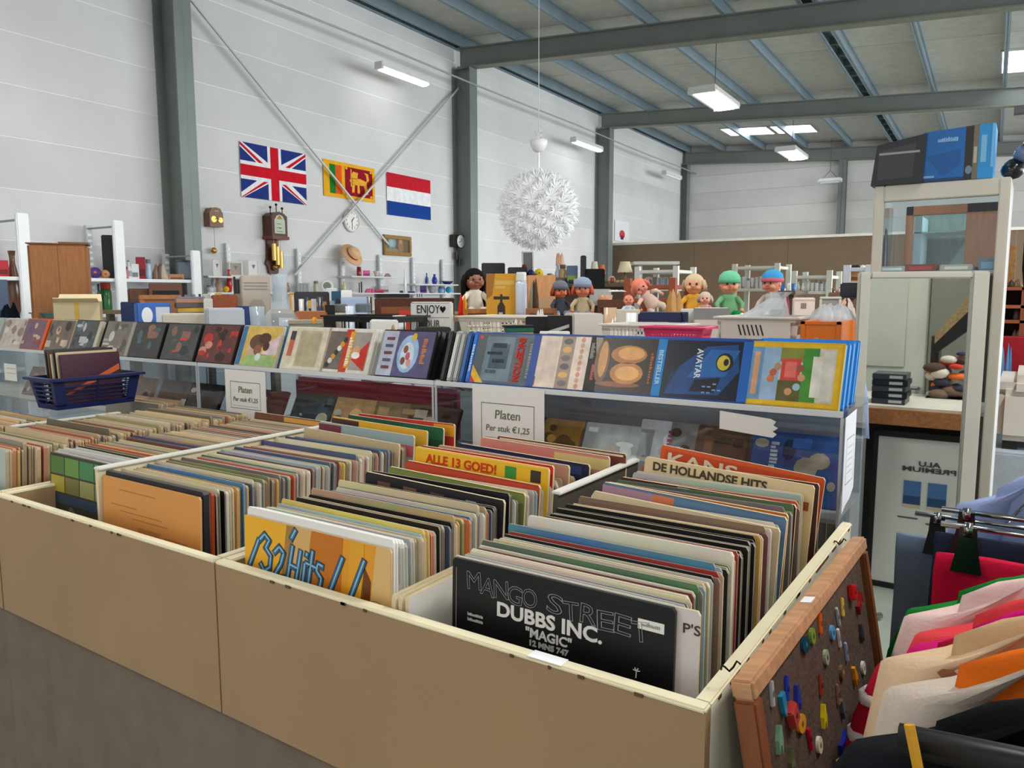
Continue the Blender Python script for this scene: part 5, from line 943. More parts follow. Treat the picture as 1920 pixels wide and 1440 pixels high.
put('jar', 628, 656, 570, 598, dict(Y=3.1), (190, 186, 180), 'pot', 'round grey pot among the glass jars', 'pot', ZT1); put('cup', 648, 664, 574, 600, dict(Y=3.0), (206, 216, 230), 'mug', 'pale blue mug among the glass jars', 'mug', ZT1); put('jar', 664, 698, 569, 602, dict(Y=3.1), (176, 190, 204), 'glass_jar', 'large clear glass storage jar', 'jar', ZT1, mat='jug'); put('box', 610, 628, 572, 600, dict(Y=3.0), (26, 26, 28), 'box', 'small black upright box left of the pots', 'box', ZT1)
a = at(606, 591, Y=2.62); c = at(738, 612, Y=2.62); basket('wire_tray', 'black letter tray with metal sides behind the disc cases', a.x, c.x, 2.62, 2.86, ZT1, a.z, (24, 24, 26), .004, 2, 4, .1)
put('box', 694, 746, 600, 616, dict(Y=2.56), (232, 232, 228), 'lid', 'white plastic lid on the display', 'lid', ZT1+.01, dep=.12, art=lambda *a: None); put('cup', 738, 764, 592, 620, dict(Y=2.75), (226, 228, 230), 'tub', 'ribbed white tub left of the light box', 'tub', ZT1); put('heap', 720, 764, 606, 622, dict(Y=2.52), [(190, 150, 90), (150, 140, 150)], 'cloth', 'orange and mauve cloth behind the disc cases', 'cloth', ZT1)
t_, T, w_, h_ = put('box', 704, 852, 559, 600, dict(Y=3.6), (84, 44, 28), 'trunk', 'dark brown wooden trunk with lighter lower boards', 'trunk', ZT2, dep=.3, jit=0, mat='woodx', art=lambda q, t, G, w, h: (q.rect(w*.08, h*.1, w*.6, h*.5, 0, (136, 82, 46), G)))
put('box', 706, 768, 551, 560, dict(Y=3.72), (26, 26, 28), 'case', 'flat black case lying on the brown trunk', 'case', T.translation.z+h_+.001, dep=.2, art=lambda *a: None)
put('box', 780, 794, 549, 558, dict(Y=3.68), (226, 228, 230), 'block_sign', 'tiny white block sign on the brown trunk', 'sign', T.translation.z+h_+.001, art=lambda q, t, G, w, h: [q.rect(w*(.1+.3*k), h*.2, w*(.25+.3*k), h*.8, 0, (90, 90, 96), G) for k in range(3)])
put('box', 748, 770, 583, 602, dict(Y=3.2), (206, 60, 40), 'box', 'small red box in front of the trunk', 'box', ZT1)
# light box with letters
p = at(808, 624, Y=2.9); z6 = p.z; put('box', 772, 848, 622, 660, dict(Y=2.9), (176, 140, 100), 'box', 'low cardboard box under the letter light box', 'box', ZT1, dep=.1, art=lambda *a: None, jit=-.25); s = mpp(p); w_ = 78*s; h_ = at(808, 566, Y=2.9).z-z6; t = thing('letter_light_box', 'white letter light box with two rows of black letters', 'light box', p); T = face_T(p, -.25)
MB().box(-w_/2, w_/2, 0, .055, 0, h_, (222, 220, 216), T, bev=.006).build('housing', 'satin', t); G = T @ fr((-w_/2, -.001, 0), (1, 0, 0), (0, 0, 1)); q = MB()
for k in range(3): q.rect(.008, h_*(.03+.47*k)-.002 if k else .006, w_-.008, h_*(.03+.47*k) if k else .008, 0, (120, 112, 110), G)
q.build('letter_rail', 'ink', t); text(t, 'ENJOY', G @ Matrix.Translation((w_*.44, h_*.75, .001)), h_*.38, (28, 28, 30), width=w_*.56); text(t, 'YOUR', G @ Matrix.Translation((w_*.48, h_*.28, .001)), h_*.34, (70, 68, 68), width=w_*.5)
MB().flat([(w_*.8, h_*.64), (w_*.87, h_*.76), (w_*.865, h_*.84), (w_*.83, h_*.86), (w_*.80, h_*.81), (w_*.77, h_*.86), (w_*.735, h_*.84), (w_*.73, h_*.76)], .001, (24, 24, 26), G).build('heart', 'ink', t)
put('box', 790, 848, 614, 626, dict(Y=2.5), (34, 34, 34), 'laptop', 'black flat case slanting in front of the light box', 'case', ZT1, dep=.1, jit=.3, art=lambda *a: None)
# ================================================================ DOLLS
def limb(t, pts, r, col, name, mat='cloth'): MB().tube(pts, r, col, n=10).build(name, mat, t, smooth=True)
def doll(px, py, hpx, Y, zb, label, skin, top, legs, hair=None, hat=None, hat2=None, pose='sit', rot=0, longhair=False, kw=None, shoes=(240, 238, 232)):
    p = at(px, py, Y=Y); k = hpx*mpp(p); p.z = zb; t = thing('doll', label, 'doll', p, 'dolls on the display'); T = face_T(p, rot)
    h = k   # sitting height
    if pose == 'lie': T = T @ Matrix.Translation((0, 0, h*.12)) @ Matrix.Rotation(R(-38), 4, 'Y') @ Matrix.Rotation(R(14), 4, 'X')
    V_ = lambda *a: T @ Vector([c*h for c in a])
    B = lambda prof, col, nm, mat='cloth', c=(0, 0), sy=.75: MB().lathe([(r*h, z*h) for r, z in prof], col, T @ Matrix.Translation((c[0]*h, c[1]*h, 0)) @ Matrix.Diagonal((1, sy, 1, 1)), n=14).build(nm, mat, t, smooth=True)
    B([(.12, 0), (.20, .04), (.21, .15), (.18, .3), (.15, .44), (.17, .5), (.07, .56)], top, 'torso')
    hd = MB(); hd.ball((0, 0, .74*h), (.2*h, .19*h, .22*h), skin, T, 16, 12); hd.ball((0, -.19*h, .71*h), (.03*h, .03*h, .028*h), dim(skin, .97), T, 8, 6); hd.ball((-.19*h, 0, .72*h), (.03*h, .04*h, .05*h), skin, T, 8, 6); hd.ball((.19*h, 0, .72*h), (.03*h, .04*h, .05*h), skin, T, 8, 6); hd.ball((-.1*h, -.13*h, .67*h), (.07*h, .06*h, .06*h), dim(skin, 1.02), T, 8, 6); hd.ball((.1*h, -.13*h, .67*h), (.07*h, .06*h, .06*h), dim(skin, 1.02), T, 8, 6)
    hd.build('head', 'satin', t, smooth=True)
    for s in (-1, 1):
        MB().ball((s*.075*h, -.178*h, .76*h), (.026*h, .018*h, .03*h), (44, 40, 44), T, 8, 6).build('eye', 'gloss', t, smooth=True)
        if pose == 'sit': limb(t, [V_(s*.15, -.02, .46), V_(s*.27, -.08, .32), V_(s*.26, -.2, .2)], [.065*h, .055*h, .045*h], top, 'sleeve'); MB().ball(V_(s*.25, -.23, .18), .05*h, skin).build('hand', 'satin', t, smooth=True); limb(t, [V_(s*.1, -.04, .08), V_(s*.16, -.28, .1), V_(s*.2, -.46, .05)], [.1*h, .085*h, .06*h], legs, 'leg'); MB().ball((s*.21*h, -.5*h, .06*h), (.055*h, .07*h, .075*h), shoes, T).build('shoe', 'satin', t, smooth=True)
        else: limb(t, [V_(s*.15, -.02, .46), V_(s*.3, -.06, .4), V_(s*.36, -.1, .26)], [.065*h, .06*h, .045*h], top, 'sleeve'); MB().ball(V_(s*.37, -.11, .23), .05*h, skin).build('hand', 'satin', t, smooth=True); limb(t, [V_(s*.09, -.02, .08), V_(s*.2, -.1, -.06), V_(s*.16, -.12, -.26)], [.11*h, .095*h, .07*h], legs, 'leg'); MB().ball(V_(s*.16, -.15, -.29), .06*h, shoes).build('shoe', 'satin', t, smooth=True)
    MB().ball((0, -.183*h, .645*h), (.045*h, .015*h, .014*h), (190, 90, 84), T, 8, 5).build('mouth', 'satin', t, smooth=True)
    if hair:
        q = MB(); q.ball((0, .03*h, .78*h), (.225*h, .205*h, .22*h), hair, T, 16, 10)
        rs = random.Random(label)
        for i in range(22):
            a = rs.uniform(-.3, PI+.3); l = .5 if longhair else .06
            q.tube([V_(.2*math.cos(a), .18*math.sin(a), .84), V_(.25*math.cos(a), .22*math.sin(a), .7), V_(.25*math.cos(a)+rs.uniform(-.03, .03), .2*math.sin(a), .66-l)], [.05*h, .05*h, .025*h], dim(hair, rs.uniform(.8, 1.1)), n=6)
        q.build('hair', 'cloth', t, smooth=True)
    if hat:
        B([(.225, .8), (.24, .84), (.22, .95), (.14, 1.03), (.03, 1.06)], hat, 'hat', sy=1); B([(.232, .78), (.245, .8), (.245, .86), (.23, .87)], hat2 or dim(hat, .8), 'hat_band', sy=1)
    return t
SK = (224, 160, 128)
doll(1050, 592, 64, 3.75, ZT2, 'doll with grey cap and dark jacket left of the blue-capped doll', (206, 112, 78), (70, 74, 84), (120, 130, 150), hair=(150, 74, 50), hat=(112, 116, 124), rot=.3)
doll(1092, 598, 72, 3.6, ZT2, 'doll with pale blue cap, beige jersey and jeans', (214, 124, 94), (190, 172, 140), (110, 124, 146), hair=(196, 100, 76), hat=(150, 162, 184), rot=0)
doll(1178, 600, 46, 3.62, ZT2, 'small bald doll in pale clothing', (226, 140, 112), (206, 214, 226), (206, 214, 226))
doll(1228, 588, 66, 3.9, ZT2+.03, 'pink baby doll in white knitted suit leaning back', (232, 150, 132), (236, 206, 194), (226, 212, 192), hair=(236, 140, 116), pose='lie', rot=.1)
doll(1300, 592, 82, 3.95, ZT2, 'blonde doll in golden yellow dress', (232, 168, 132), (228, 170, 70), (228, 176, 84), hair=(222, 196, 160), rot=-.1)
doll(1321, 592, 52, 3.68, ZT2, 'small doll in bright red trousers in front of the blonde doll', (226, 168, 144), (206, 160, 150), (206, 30, 40), hair=(206, 186, 176))
doll(1366, 592, 84, 3.9, ZT2, 'doll with mint green knitted cap and green outfit', (222, 150, 118), (120, 176, 130), (36, 130, 70), hat=(120, 204, 164), hat2=(96, 180, 140), rot=.15)
doll(1446, 590, 84, 4.2, ZT2, 'baby doll with blue and pink bonnet behind the plastic bag', (222, 150, 128), (206, 200, 196), (200, 196, 192), hat=(72, 160, 216), hat2=(206, 110, 130), rot=-.6)
t_ = put('heap', 1248, 1282, 540, 592, dict(Y=3.72), [(196, 150, 96), (180, 132, 80), (206, 164, 110)], 'crochet_shawl', 'brown crocheted shawl beside the yellow doll', 'shawl', ZT2)[0]
# woman doll with long dark hair
doll(890, 596, 88, 3.75, ZT2, 'tall doll with long black hair and cream dress', (150, 96, 78), (226, 218, 206), (214, 206, 194), hair=(26, 22, 22), longhair=True, rot=.3)
put('heap', 856, 876, 550, 592, dict(Y=3.62), [(214, 50, 40), (236, 190, 60), (226, 120, 50)], 'flowers', 'red and yellow artificial flowers beside the dark-haired doll', 'flowers', ZT2)
put('box', 872, 924, 579, 600, dict(Y=3.56), (180, 116, 56), 'box', 'low tan wooden box in front of the dark-haired doll', 'box', ZT2, dep=.05, mat='woodx', jit=0)
# yellow corkscrew box
def a_cork(q, t, G, w, h):
    q.rect(0, 0, w, h, 0, (216, 156, 40), G); q.flat([(0, h), (w*.3, h), (w*.2, h*.5), (0, h*.4)], .0005, (170, 110, 44), G); q.rect(w*.3, h*.74, w*.95, h*.84, .0005, (222, 178, 96), G); q.rect(w*.3, h*.65, w*.65, h*.71, .0005, (222, 178, 96), G)
    D = (60, 44, 38); q.rect(w*.25, h*.4, w*.78, h*.47, .001, D, G); q.rect(w*.47, h*.3, w*.55, h*.52, .0012, D, G); q.flat([(w*.38, 0), (w*.64, 0), (w*.64, h*.24), (w*.56, h*.33), (w*.46, h*.33), (w*.38, h*.24)], .0014, D, G); q.rect(w*.42, 0, w*.56, h*.1, .0016, (190, 180, 168), G)
put('box', 912, 967, 513, 592, dict(Y=3.6), (206, 146, 36), 'corkscrew_box', 'tall yellow carton with a dark corkscrew picture', 'box', ZT2, dep=.1, jit=-.05, art=a_cork)
put('jar', 968, 990, 510, 592, dict(Y=3.62), (196, 206, 224), 'paper_roll', 'bluish white roll in plastic beside the yellow carton', 'roll', ZT2, col2=(222, 224, 226)); put('heap', 990, 1018, 520, 580, dict(Y=3.8), [(74, 60, 52), (150, 146, 130), (90, 74, 60)], 'soft_toy', 'dark soft toy with striped scarf', 'toy', ZT2)
put('box', 988, 1042, 516, 580, dict(Y=4.3), (206, 150, 100), 'box', 'light orange wooden box behind the soft toy', 'box', ZT2, mat='woodz', col2=(190, 150, 120)); put('box', 986, 1044, 578, 596, dict(Y=3.58), (160, 104, 64), 'tray', 'brown wooden tray under the capped dolls', 'tray', ZT2, dep=.03, mat='woodx', jit=0)
put('heap', 998, 1030, 576, 604, dict(Y=3.3), [(226, 228, 236), (206, 210, 222)], 'cloth', 'white crumpled cloth on the basket', 'cloth', ZT1)
# front row baskets
a = at(858, 592, Y=3.0); c = at(988, 592, Y=3.0); basket('laundry_basket', 'cream white slotted plastic basket in front of the yellow carton', a.x, c.x, 3.0, 3.3, ZT1, a.z, (226, 220, 208), .03, 5, 12, group='plastic baskets')
put('books', 945, 968, 602, 630, dict(Y=2.7), [(206, 150, 140), (220, 190, 180), (206, 206, 200)], 'book', 'pinkish booklets behind the shelf', 'books', ZT1); put('heap', 948, 994, 596, 618, dict(Y=2.75), [(206, 196, 180), (190, 160, 120), (226, 222, 214)], 'cloth', 'cream crumpled cloth on the booklets', 'cloth', ZT1); put('pile', 944, 1004, 610, 632, dict(Y=2.6), [(190, 160, 60), (30, 100, 80), (26, 26, 26)], 'book', 'yellow and green books lying behind the grey titled case', 'books', ZT1)
put('box', 985, 1028, 594, 632, dict(Y=2.85), (30, 30, 34), 'book', 'black printed box left of the larger black box', 'box', ZT1, col2=(190, 190, 190)); put('box', 1024, 1075, 592, 632, dict(Y=2.8), (28, 28, 32), 'box', 'larger black box with white diagonal print', 'box', ZT1, art=lambda q, t, G, w, h: [q.flat([(w*.1, h*(.2+.2*k)), (w*.85, h*(.35+.2*k)), (w*.85, h*(.42+.2*k)), (w*.1, h*(.28+.2*k))], .0003*k, (196, 192, 188), G) for k in range(3)]); put('pile', 1010, 1072, 622, 636, dict(Y=2.55), [(24, 24, 24), (226, 226, 222)], 'paper', 'black and white flat packs behind the cream case', 'papers', ZT1)
t_, T, w_, h_ = put('box', 1074, 1132, 588, 640, dict(Y=2.85), (206, 200, 190), 'box', 'plain pale grey-cream carton', 'box', ZT1, dep=.18, jit=.25, art=lambda q, t, G, w, h: q.rect(w*.84, h*.3, w*.97, h*.55, 0, (220, 180, 60), G))
put('cup', 1131, 1156, 577, 612, dict(Y=3.2), (206, 172, 140), 'pot', 'tan plastic pot right of the pale carton', 'pot', ZT1); put('box', 1150, 1200, 580, 614, dict(Y=3.45), (222, 214, 200), 'box', 'cream carton behind the white cup', 'box', ZT1, col2=(214, 180, 60)); put('cup', 1174, 1194, 587, 614, dict(Y=3.05), (236, 238, 240), 'cup', 'plain white cup beside the navy box', 'cup', ZT1)
t_, T, w_, h_ = put('box', 1196, 1276, 586, 620, dict(Y=3.25), (34, 40, 78), 'game_box', 'long navy blue box with pale print', 'box', ZT1, dep=.2, jit=-.03, art=lambda q, t, G, w, h: [q.rect(w*.05, h*(.45+.14*k), w*(.5+.1*k), h*(.51+.14*k), 0, (176, 176, 190), G) for k in range(3)] and q.disc(w*.68, h*.4, w*.06, h*.14, .0005, (150, 150, 140), G)); put('jar', 1272, 1290, 585, 616, dict(Y=3.3), (60, 70, 120), 'tin', 'blue-purple tin at the end of the navy box', 'tin', ZT1)
put('box', 1300, 1366, 578, 640, dict(Y=3.35), (214, 202, 192), 'carton', 'grey and white carton with red stripe', 'box', ZT1, dep=.2, jit=.02, art=lambda q, t, G, w, h: (q.rect(0, h*.78, w, h, 0, (140, 136, 134), G), q.rect(w*.05, h*.6, w*.9, h*.65, 0, (206, 60, 60), G))); put('box', 1276, 1302, 579, 596, dict(Y=3.5), (236, 236, 232), 'box', 'white slim box under the yellow doll', 'box', ZT1, art=lambda *a: None)
a = at(1128, 607, Y=2.75); c = at(1262, 607, Y=2.75); basket('tray_basket', 'shallow white plastic basket with fine slots', a.x, c.x, 2.75, 3.0, ZT1, a.z, (232, 226, 220), .008, 4, 14, group='plastic baskets')
a = at(1218, 612, Y=2.68); c = at(1330, 612, Y=2.68); basket('pink_basket', 'hot pink woven plastic basket', a.x, c.x, 2.62, 2.72, ZT1, a.z+.004, (226, 70, 120), .028, 9, 14, .1, group='plastic baskets')
a = at(1344, 593, Y=2.9); c = at(1494, 593, Y=2.9); t = basket('laundry_basket', 'white plastic basket with slanted slots holding a plastic bag', a.x, c.x, 2.9, 3.2, ZT1, a.z, (214, 210, 202), .02, 1, 1, .5, group='plastic baskets')
q = MB(); G = fr((a.x, 2.897, ZT1), (1, 0, 0), (0, 0, 1)); w_ = c.x-a.x; h_ = a.z-ZT1
for r_ in range(2):
    for k in range(6): x = w_*(.28+.055*k); z = h_*(.35+.3*r_); q.flat([(x, z+h_*.2), (x+.006, z+h_*.2), (x+.018, z), (x+.012, z)], .004, (60, 58, 56), G)
MB().box(.02, w_-.02, h_*.12, h_*.9, -.004, .003, (214, 210, 202), G).build('front_plate', 'satin', t); q.build('slots', 'ink', t)
# plastic bag and shoe
p = at(1420, 600, Y=3.05); p.z = ZT1+.02; T = face_T(p, .1); s = mpp(p); t = thing('plastic_bag', 'clear crumpled plastic bag standing in the white basket', 'bag', p); rs = random.Random(5); RR = []
for j, (u, rx, ry, ox) in enumerate(((0, .13, .09, 0), (.25, .15, .1, 0), (.5, .13, .09, .01), (.75, .07, .06, .05), (.92, .03, .03, .08), (1, .045, .04, .09))):
    RR.append([(ox+rx*math.cos(2*PI*i/20)*(1+rs.uniform(-.12, .12)), .05+ry*math.sin(2*PI*i/20)*(1+rs.uniform(-.12, .12)), u*.27) for i in range(20)])
MB().rings(RR, (215, 216, 220), T).build('film', 'polybag', t); MB().tube([T @ Vector((.05, .04, .2)), T @ Vector((.1, .04, .22))], .03, (214, 216, 220)).build('knot', 'polybag', t)
p = at(1444, 594, Y=2.96); p.z = ZT1+.1; T = face_T(p, .15); t = thing('shoe', 'dark grey canvas shoe with white stripes in the white basket', 'shoe', p)
MB().rings([[(x+.0, .03+.035*math.cos(2*PI*i/12)*k, max(0, z+.035*k*math.sin(2*PI*i/12))) for i in range(12)] for x, z, k in ((-.09, .03, .3), (-.07, .04, .9), (-.02, .045, 1.15), (.03, .04, 1.1), (.07, .03, .8), (.09, .025, .3))], (58, 62, 62), T).build('upper', 'cloth', t, smooth=True)
for k in range(4): MB().box(-.03+.022*k, -.02+.022*k, -.012, -.006, .03-.004*k, .06-.004*k, (226, 226, 222), T).build('stripe', 'print', t)
MB().box(-.09, .09, 0, .06, -.006, .004, (220, 220, 214), T, bev=.002).build('sole', 'satin', t)
# orange crate
a = at(1502, 602, Y=2.75); c = at(1578, 602, Y=2.75); z1_ = a.z
t = thing('bottle_crate', 'bright orange bottle crate with a pale bottle emblem', 'crate', ((a.x+c.x)/2, 2.85, ZT1)); OR = (236, 122, 24)
x0, x1 = a.x, c.x; th = .008; MB().box(x0, x1, 2.75, 3.0, ZT1, ZT1+.01, OR).build('bottom', 'satin', t)
for nm, b_ in (('front_wall', (x0, x1, 2.75, 2.75+th)), ('back_wall', (x0, x1, 3.0-th, 3.0)), ('side_wall', (x0, x0+th, 2.75+th, 3.0-th)), ('side_wall', (x1-th, x1, 2.75+th, 3.0-th))): MB().box(*b_, ZT1+.01, z1_, OR, bev=.002).build(nm, 'satin', t)
w_ = x1-x0; h_ = z1_-ZT1
for b_ in ((0, .016, 0, h_), (w_-.016, w_, 0, h_), (0, w_, h_-.012, h_), (0, w_, 0, .06)): MB().box(b_[0], b_[1], b_[2], b_[3], 0, .006, dim(OR, .97), fr((x0, 2.75, ZT1), (1, 0, 0), (0, 0, 1)), bev=.002).build('rib', 'satin', t)
MB().prism([(.04, .07), (.045, .1), (.07, .115), (.12, .08), (.125, .065), (.11, .06), (.07, .085), (.058, .07)], .0, .003, (206, 172, 140), fr((x0+w_*.05, 2.749, ZT1), (1, 0, 0), (0, 0, 1))).build('emblem', 'print', t); MB().disc(.046, .125, .01, .012, .003, (196, 160, 130), fr((x0+w_*.05, 2.748, ZT1), (1, 0, 0), (0, 0, 1))).build('emblem', 'print', t)
put('heap', 1512, 1606, 568, 604, dict(Y=2.95), [(176, 174, 178), (196, 194, 196), (120, 116, 118), (206, 200, 196)], 'plastic_bag', 'grey crumpled plastic bags heaped in the orange crate', 'bag', z1_-.02, mat='polybag', dep=.16, jit=0); put('box', 1474, 1502, 600, 640, dict(Y=3.05), (190, 160, 146), 'box', 'pinkish carton between the white basket and orange crate', 'box', ZT1, col2=(80, 110, 140))
put('box', 1486, 1524, 558, 640, dict(Y=3.9), (236, 222, 214), 'toy_house', 'pink and white toy house with small window', 'toy', ZT2, col2=(220, 150, 130), art=lambda q, t, G, w, h: (q.rect(w*.35, h*.5, w*.6, h*.75, 0, (150, 130, 116), G), q.rect(0, h*.86, w, h*.92, 0, (232, 190, 180), G))); put('heap', 1462, 1488, 545, 600, dict(Y=4.0), [(226, 140, 112), (150, 70, 90)], 'doll_cloth', 'salmon and maroon doll clothes', 'clothes', ZT2); put('heap', 1560, 1612, 558, 600, dict(Y=4.0), [(226, 180, 150), (90, 60, 50), (236, 220, 210)], 'soft_dolls', 'heap of small flesh-coloured soft dolls', 'toys', ZT2, dep=.12); put('frame', 1536, 1574, 556, 600, dict(Y=4.35), (206, 206, 200), 'picture', 'empty pale grey picture frame near the white cabinet', 'picture', ZT2, col2=(150, 146, 140), mat='satin')
# ================================================================ FAR STALLS in the middle of the hall
def rack(name, label, x0, x1, ytop, Y, nshelf, col, shelves_px, dep=.45, cat='rack'):
    a = at(x0, ytop, Y=Y); c = at(x1, ytop, Y=Y); zt = a.z; t = thing(name, label, cat, ((a.x+c.x)/2, Y, 0))
    for x in (a.x, c.x):
        for y in (Y, Y+dep): MB().box(x-.025, x+.025, y-.02, y+.02, 0, zt, col).build('post', 'paint', t)
    zs = [at(x0, s_, Y=Y).z for s_ in shelves_px]
    for z in zs+[.4]: MB().box(a.x, c.x, Y-.01, Y+dep+.01, z-.03, z, col, bev=.004).build('shelf_board', 'paint', t)
    return zs
WR = (206, 206, 196)
z_ = rack('glass_rack', 'white rack of glassware before the brown partition', 1378, 1458, 495, 8.2, 3, WR, (500, 541)); za = z_[1]
z_ = rack('glass_rack', 'white rack of glassware right of the first, partly behind the bonnet doll', 1490, 1556, 508, 8.0, 3, WR, (517, 546)); zb_ = z_[1]
z_ = rack('white_rack', 'white slatted rack standing behind the pink baby doll', 1196, 1268, 500, 7.0, 3, (222, 222, 216), (507, 540)); zc_ = z_[1]
rs = random.Random(21)
def row(x0, x1, n, ytop, Y, zb, kinds, cols, name, what, where, cat, grp):
    for k in range(n):
        w_ = (x1-x0)/n; xx = x0+w_*k; kind = rs.choice(kinds)
        put(kind, xx+w_*.08, xx+w_*.92, ytop+rs.uniform(0, 6), ytop+30, dict(Y=Y), rs.choice(cols), name, f'{what}, {ORD(k+1)} from the left {where}', cat, zb, group=grp)
GL = [(214, 216, 216), (196, 200, 202), (226, 228, 228), (206, 204, 196)]
row(1382, 1454, 9, 517, 8.25, za, ['cup', 'jar', 'bowl'], GL, 'glass', 'pale glass', 'on the first white rack', 'glass', 'glasses on the first rack'); row(1492, 1553, 7, 525, 8.05, zb_, ['cup', 'jar', 'vase'], GL, 'glass', 'pale glass', 'on the second white rack', 'glass', 'glasses on the second rack')
row(1200, 1264, 6, 518, 7.05, zc_, ['plate', 'jar', 'cup', 'frame'], [(206, 206, 206), (176, 150, 140), (222, 222, 222), (196, 206, 220)], 'crockery', 'pale piece of crockery', 'on the slatted rack', 'crockery', 'crockery on the slatted rack')
row(1462, 1492, 3, 528, 7.6, at(1475, 545, Y=7.6).z, ['cup', 'jar'], [(206, 60, 60), (60, 120, 190), (220, 220, 220)], 'mug', 'coloured mug', 'between the two glass racks', 'mug', 'mugs between the racks')
# counters carrying the far things
def counter(label, x0, x1, ytop, Y, col=(110, 92, 76), dep=.6):
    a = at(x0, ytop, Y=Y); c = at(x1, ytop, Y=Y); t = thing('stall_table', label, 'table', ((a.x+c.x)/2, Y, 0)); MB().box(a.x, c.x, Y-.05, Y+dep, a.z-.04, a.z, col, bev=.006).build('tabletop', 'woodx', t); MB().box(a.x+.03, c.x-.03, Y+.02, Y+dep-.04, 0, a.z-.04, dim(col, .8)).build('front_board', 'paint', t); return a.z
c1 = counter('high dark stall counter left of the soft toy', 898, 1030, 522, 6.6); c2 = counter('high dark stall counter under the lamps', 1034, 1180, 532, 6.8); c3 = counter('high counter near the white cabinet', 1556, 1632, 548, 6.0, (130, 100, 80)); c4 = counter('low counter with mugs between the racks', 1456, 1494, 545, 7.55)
P6 = dict(Y=6.7); P7 = dict(Y=6.95)
put('tv', 903, 947, 493, 520, P6, (24, 24, 26), 'television', 'black flat television, larger, left of the pair', 'television', c1, jit=0); put('tv', 952, 988, 501, 520, P6, (26, 26, 28), 'television', 'black flat television, smaller, right of the pair', 'television', c1, jit=0)
put('ball', 1003, 1020, 501, 518, P6, (236, 210, 30), 'helmet', 'bright yellow round helmet', 'helmet', c1, group='helmets'); put('ball', 988, 1004, 501, 518, dict(Y=6.8), (36, 46, 110), 'helmet', 'navy blue helmet beside the yellow one', 'helmet', c1, group='helmets'); put('ball', 1020, 1040, 504, 522, dict(Y=6.85), (176, 200, 210), 'helmet', 'pale blue helmet right of the yellow one', 'helmet', c2, group='helmets'); put('hat', 972, 992, 495, 502, dict(Y=6.9), (120, 60, 56), 'hat', 'dark red brimmed hat', 'hat', c1)
put('frame', 979, 1001, 470, 520, dict(Y=7.1), (206, 206, 202), 'picture', 'tall grey portrait in pale frame under the pendant lamp', 'picture', c1, col2=(110, 112, 116))
put('jar', 1048, 1062, 496, 530, P7, (206, 176, 120), 'bottle', 'amber tall jar on the far counter', 'jar', c2); put('vase', 1040, 1052, 495, 530, P7, (196, 202, 220), 'vase', 'lavender white vase on the far counter', 'vase', c2); put('heap', 1040, 1062, 472, 497, dict(X=-7.4, B=1), [(206, 160, 130), (222, 190, 166)], 'wall_wreath', 'peach dried-flower wreath on the wall', 'wreath'); put('box', 1062, 1082, 498, 530, P7, (112, 130, 160), 'box', 'slate blue box with green corner on the counter', 'box', c2, col2=(150, 190, 80))
put('tv', 1088, 1099, 479, 532, P7, (22, 22, 24), 'tower_speaker', 'narrow tall black speaker on the far counter', 'speaker', c2); put('lamp', 1106, 1122, 490, 532, P7, (226, 218, 200), 'table_lamp', 'table lamp with white shade beside the column', 'lamp', c2, col2=(90, 80, 70), group='table lamps'); put('lamp', 1121, 1136, 496, 532, dict(Y=7.1), (222, 130, 96), 'table_lamp', 'table lamp with orange shade beside the column', 'lamp', c2, group='table lamps'); put('lamp', 1157, 1186, 490, 532, P7, (222, 208, 178), 'table_lamp', 'table lamp with wide cream shade, rightmost', 'lamp', c2, col2=(110, 100, 70), group='table lamps'); put('ball', 1140, 1154, 500, 516, dict(Y=7.0), (214, 190, 150), 'globe', 'tan globe between the table lamps', 'globe', c2)
row(1000, 1034, 4, 512, 6.62, c1, ['jar', 'box', 'vase', 'cup'], [(150, 110, 90), (96, 84, 110), (206, 190, 170), (70, 74, 80)], 'knick_knack', 'small knick-knack', 'in front of the helmets', 'ornament', 'knick-knacks on the far counter')
row(1036, 1172, 14, 519, 6.85, c2, ['jar', 'box', 'vase', 'cup', 'bottle', 'books'], [(120, 90, 70), (60, 62, 70), (206, 196, 180), (150, 60, 50), (90, 110, 130), (176, 150, 110)], 'bric_a_brac', 'small bric-a-brac piece', 'on the counter of lamps', 'ornament', 'bric-a-brac under the lamps')
row(905, 985, 8, 515, 6.60, c1, ['jar', 'box', 'cup', 'books'], [(110, 90, 84), (50, 52, 58), (196, 186, 170), (120, 70, 60)], 'bric_a_brac', 'small bric-a-brac piece', 'before the black televisions', 'ornament', 'bric-a-brac before the televisions')
row(1558, 1584, 4, 538, 6.05, c3, ['jar', 'box', 'cup'], [(196, 150, 130), (226, 222, 216), (120, 80, 70)], 'bric_a_brac', 'small bric-a-brac piece', 'on the counter near the white cabinet', 'ornament', 'bric-a-brac near the cabinet')
row(346, 452, 9, 548, 3.42, ZT1, ['jar', 'vase', 'bottle', 'box', 'cup'], [(150, 130, 110), (206, 206, 200), (120, 60, 50), (90, 100, 120), (206, 170, 80)], 'knick_knack', 'small knick-knack', 'in the row behind the magazines', 'ornament', 'knick-knacks behind the magazines')
row(560, 700, 12, 556, 3.46, ZT1, ['jar', 'bottle', 'box', 'cup', 'books'], [(90, 80, 76), (206, 206, 206), (60, 66, 84), (176, 110, 70), (150, 170, 180)], 'knick_knack', 'small knick-knack', 'in the row behind the letter tray', 'ornament', 'knick-knacks behind the letter tray')
put('box', 1098, 1134, 504, 536, dict(Y=6.0), (34, 34, 36), 'padded_chair', 'black padded chair back among the lamps', 'chair', 0, jit=.1, mat='cloth', art=lambda *a: None, dep=.12)
rack('plank_shelf', 'reddish wooden plank shelf behind the pink doll', 1178, 1262, 522, 5.2, 2, (150, 78, 50), (535, 560), .3, 'shelf')
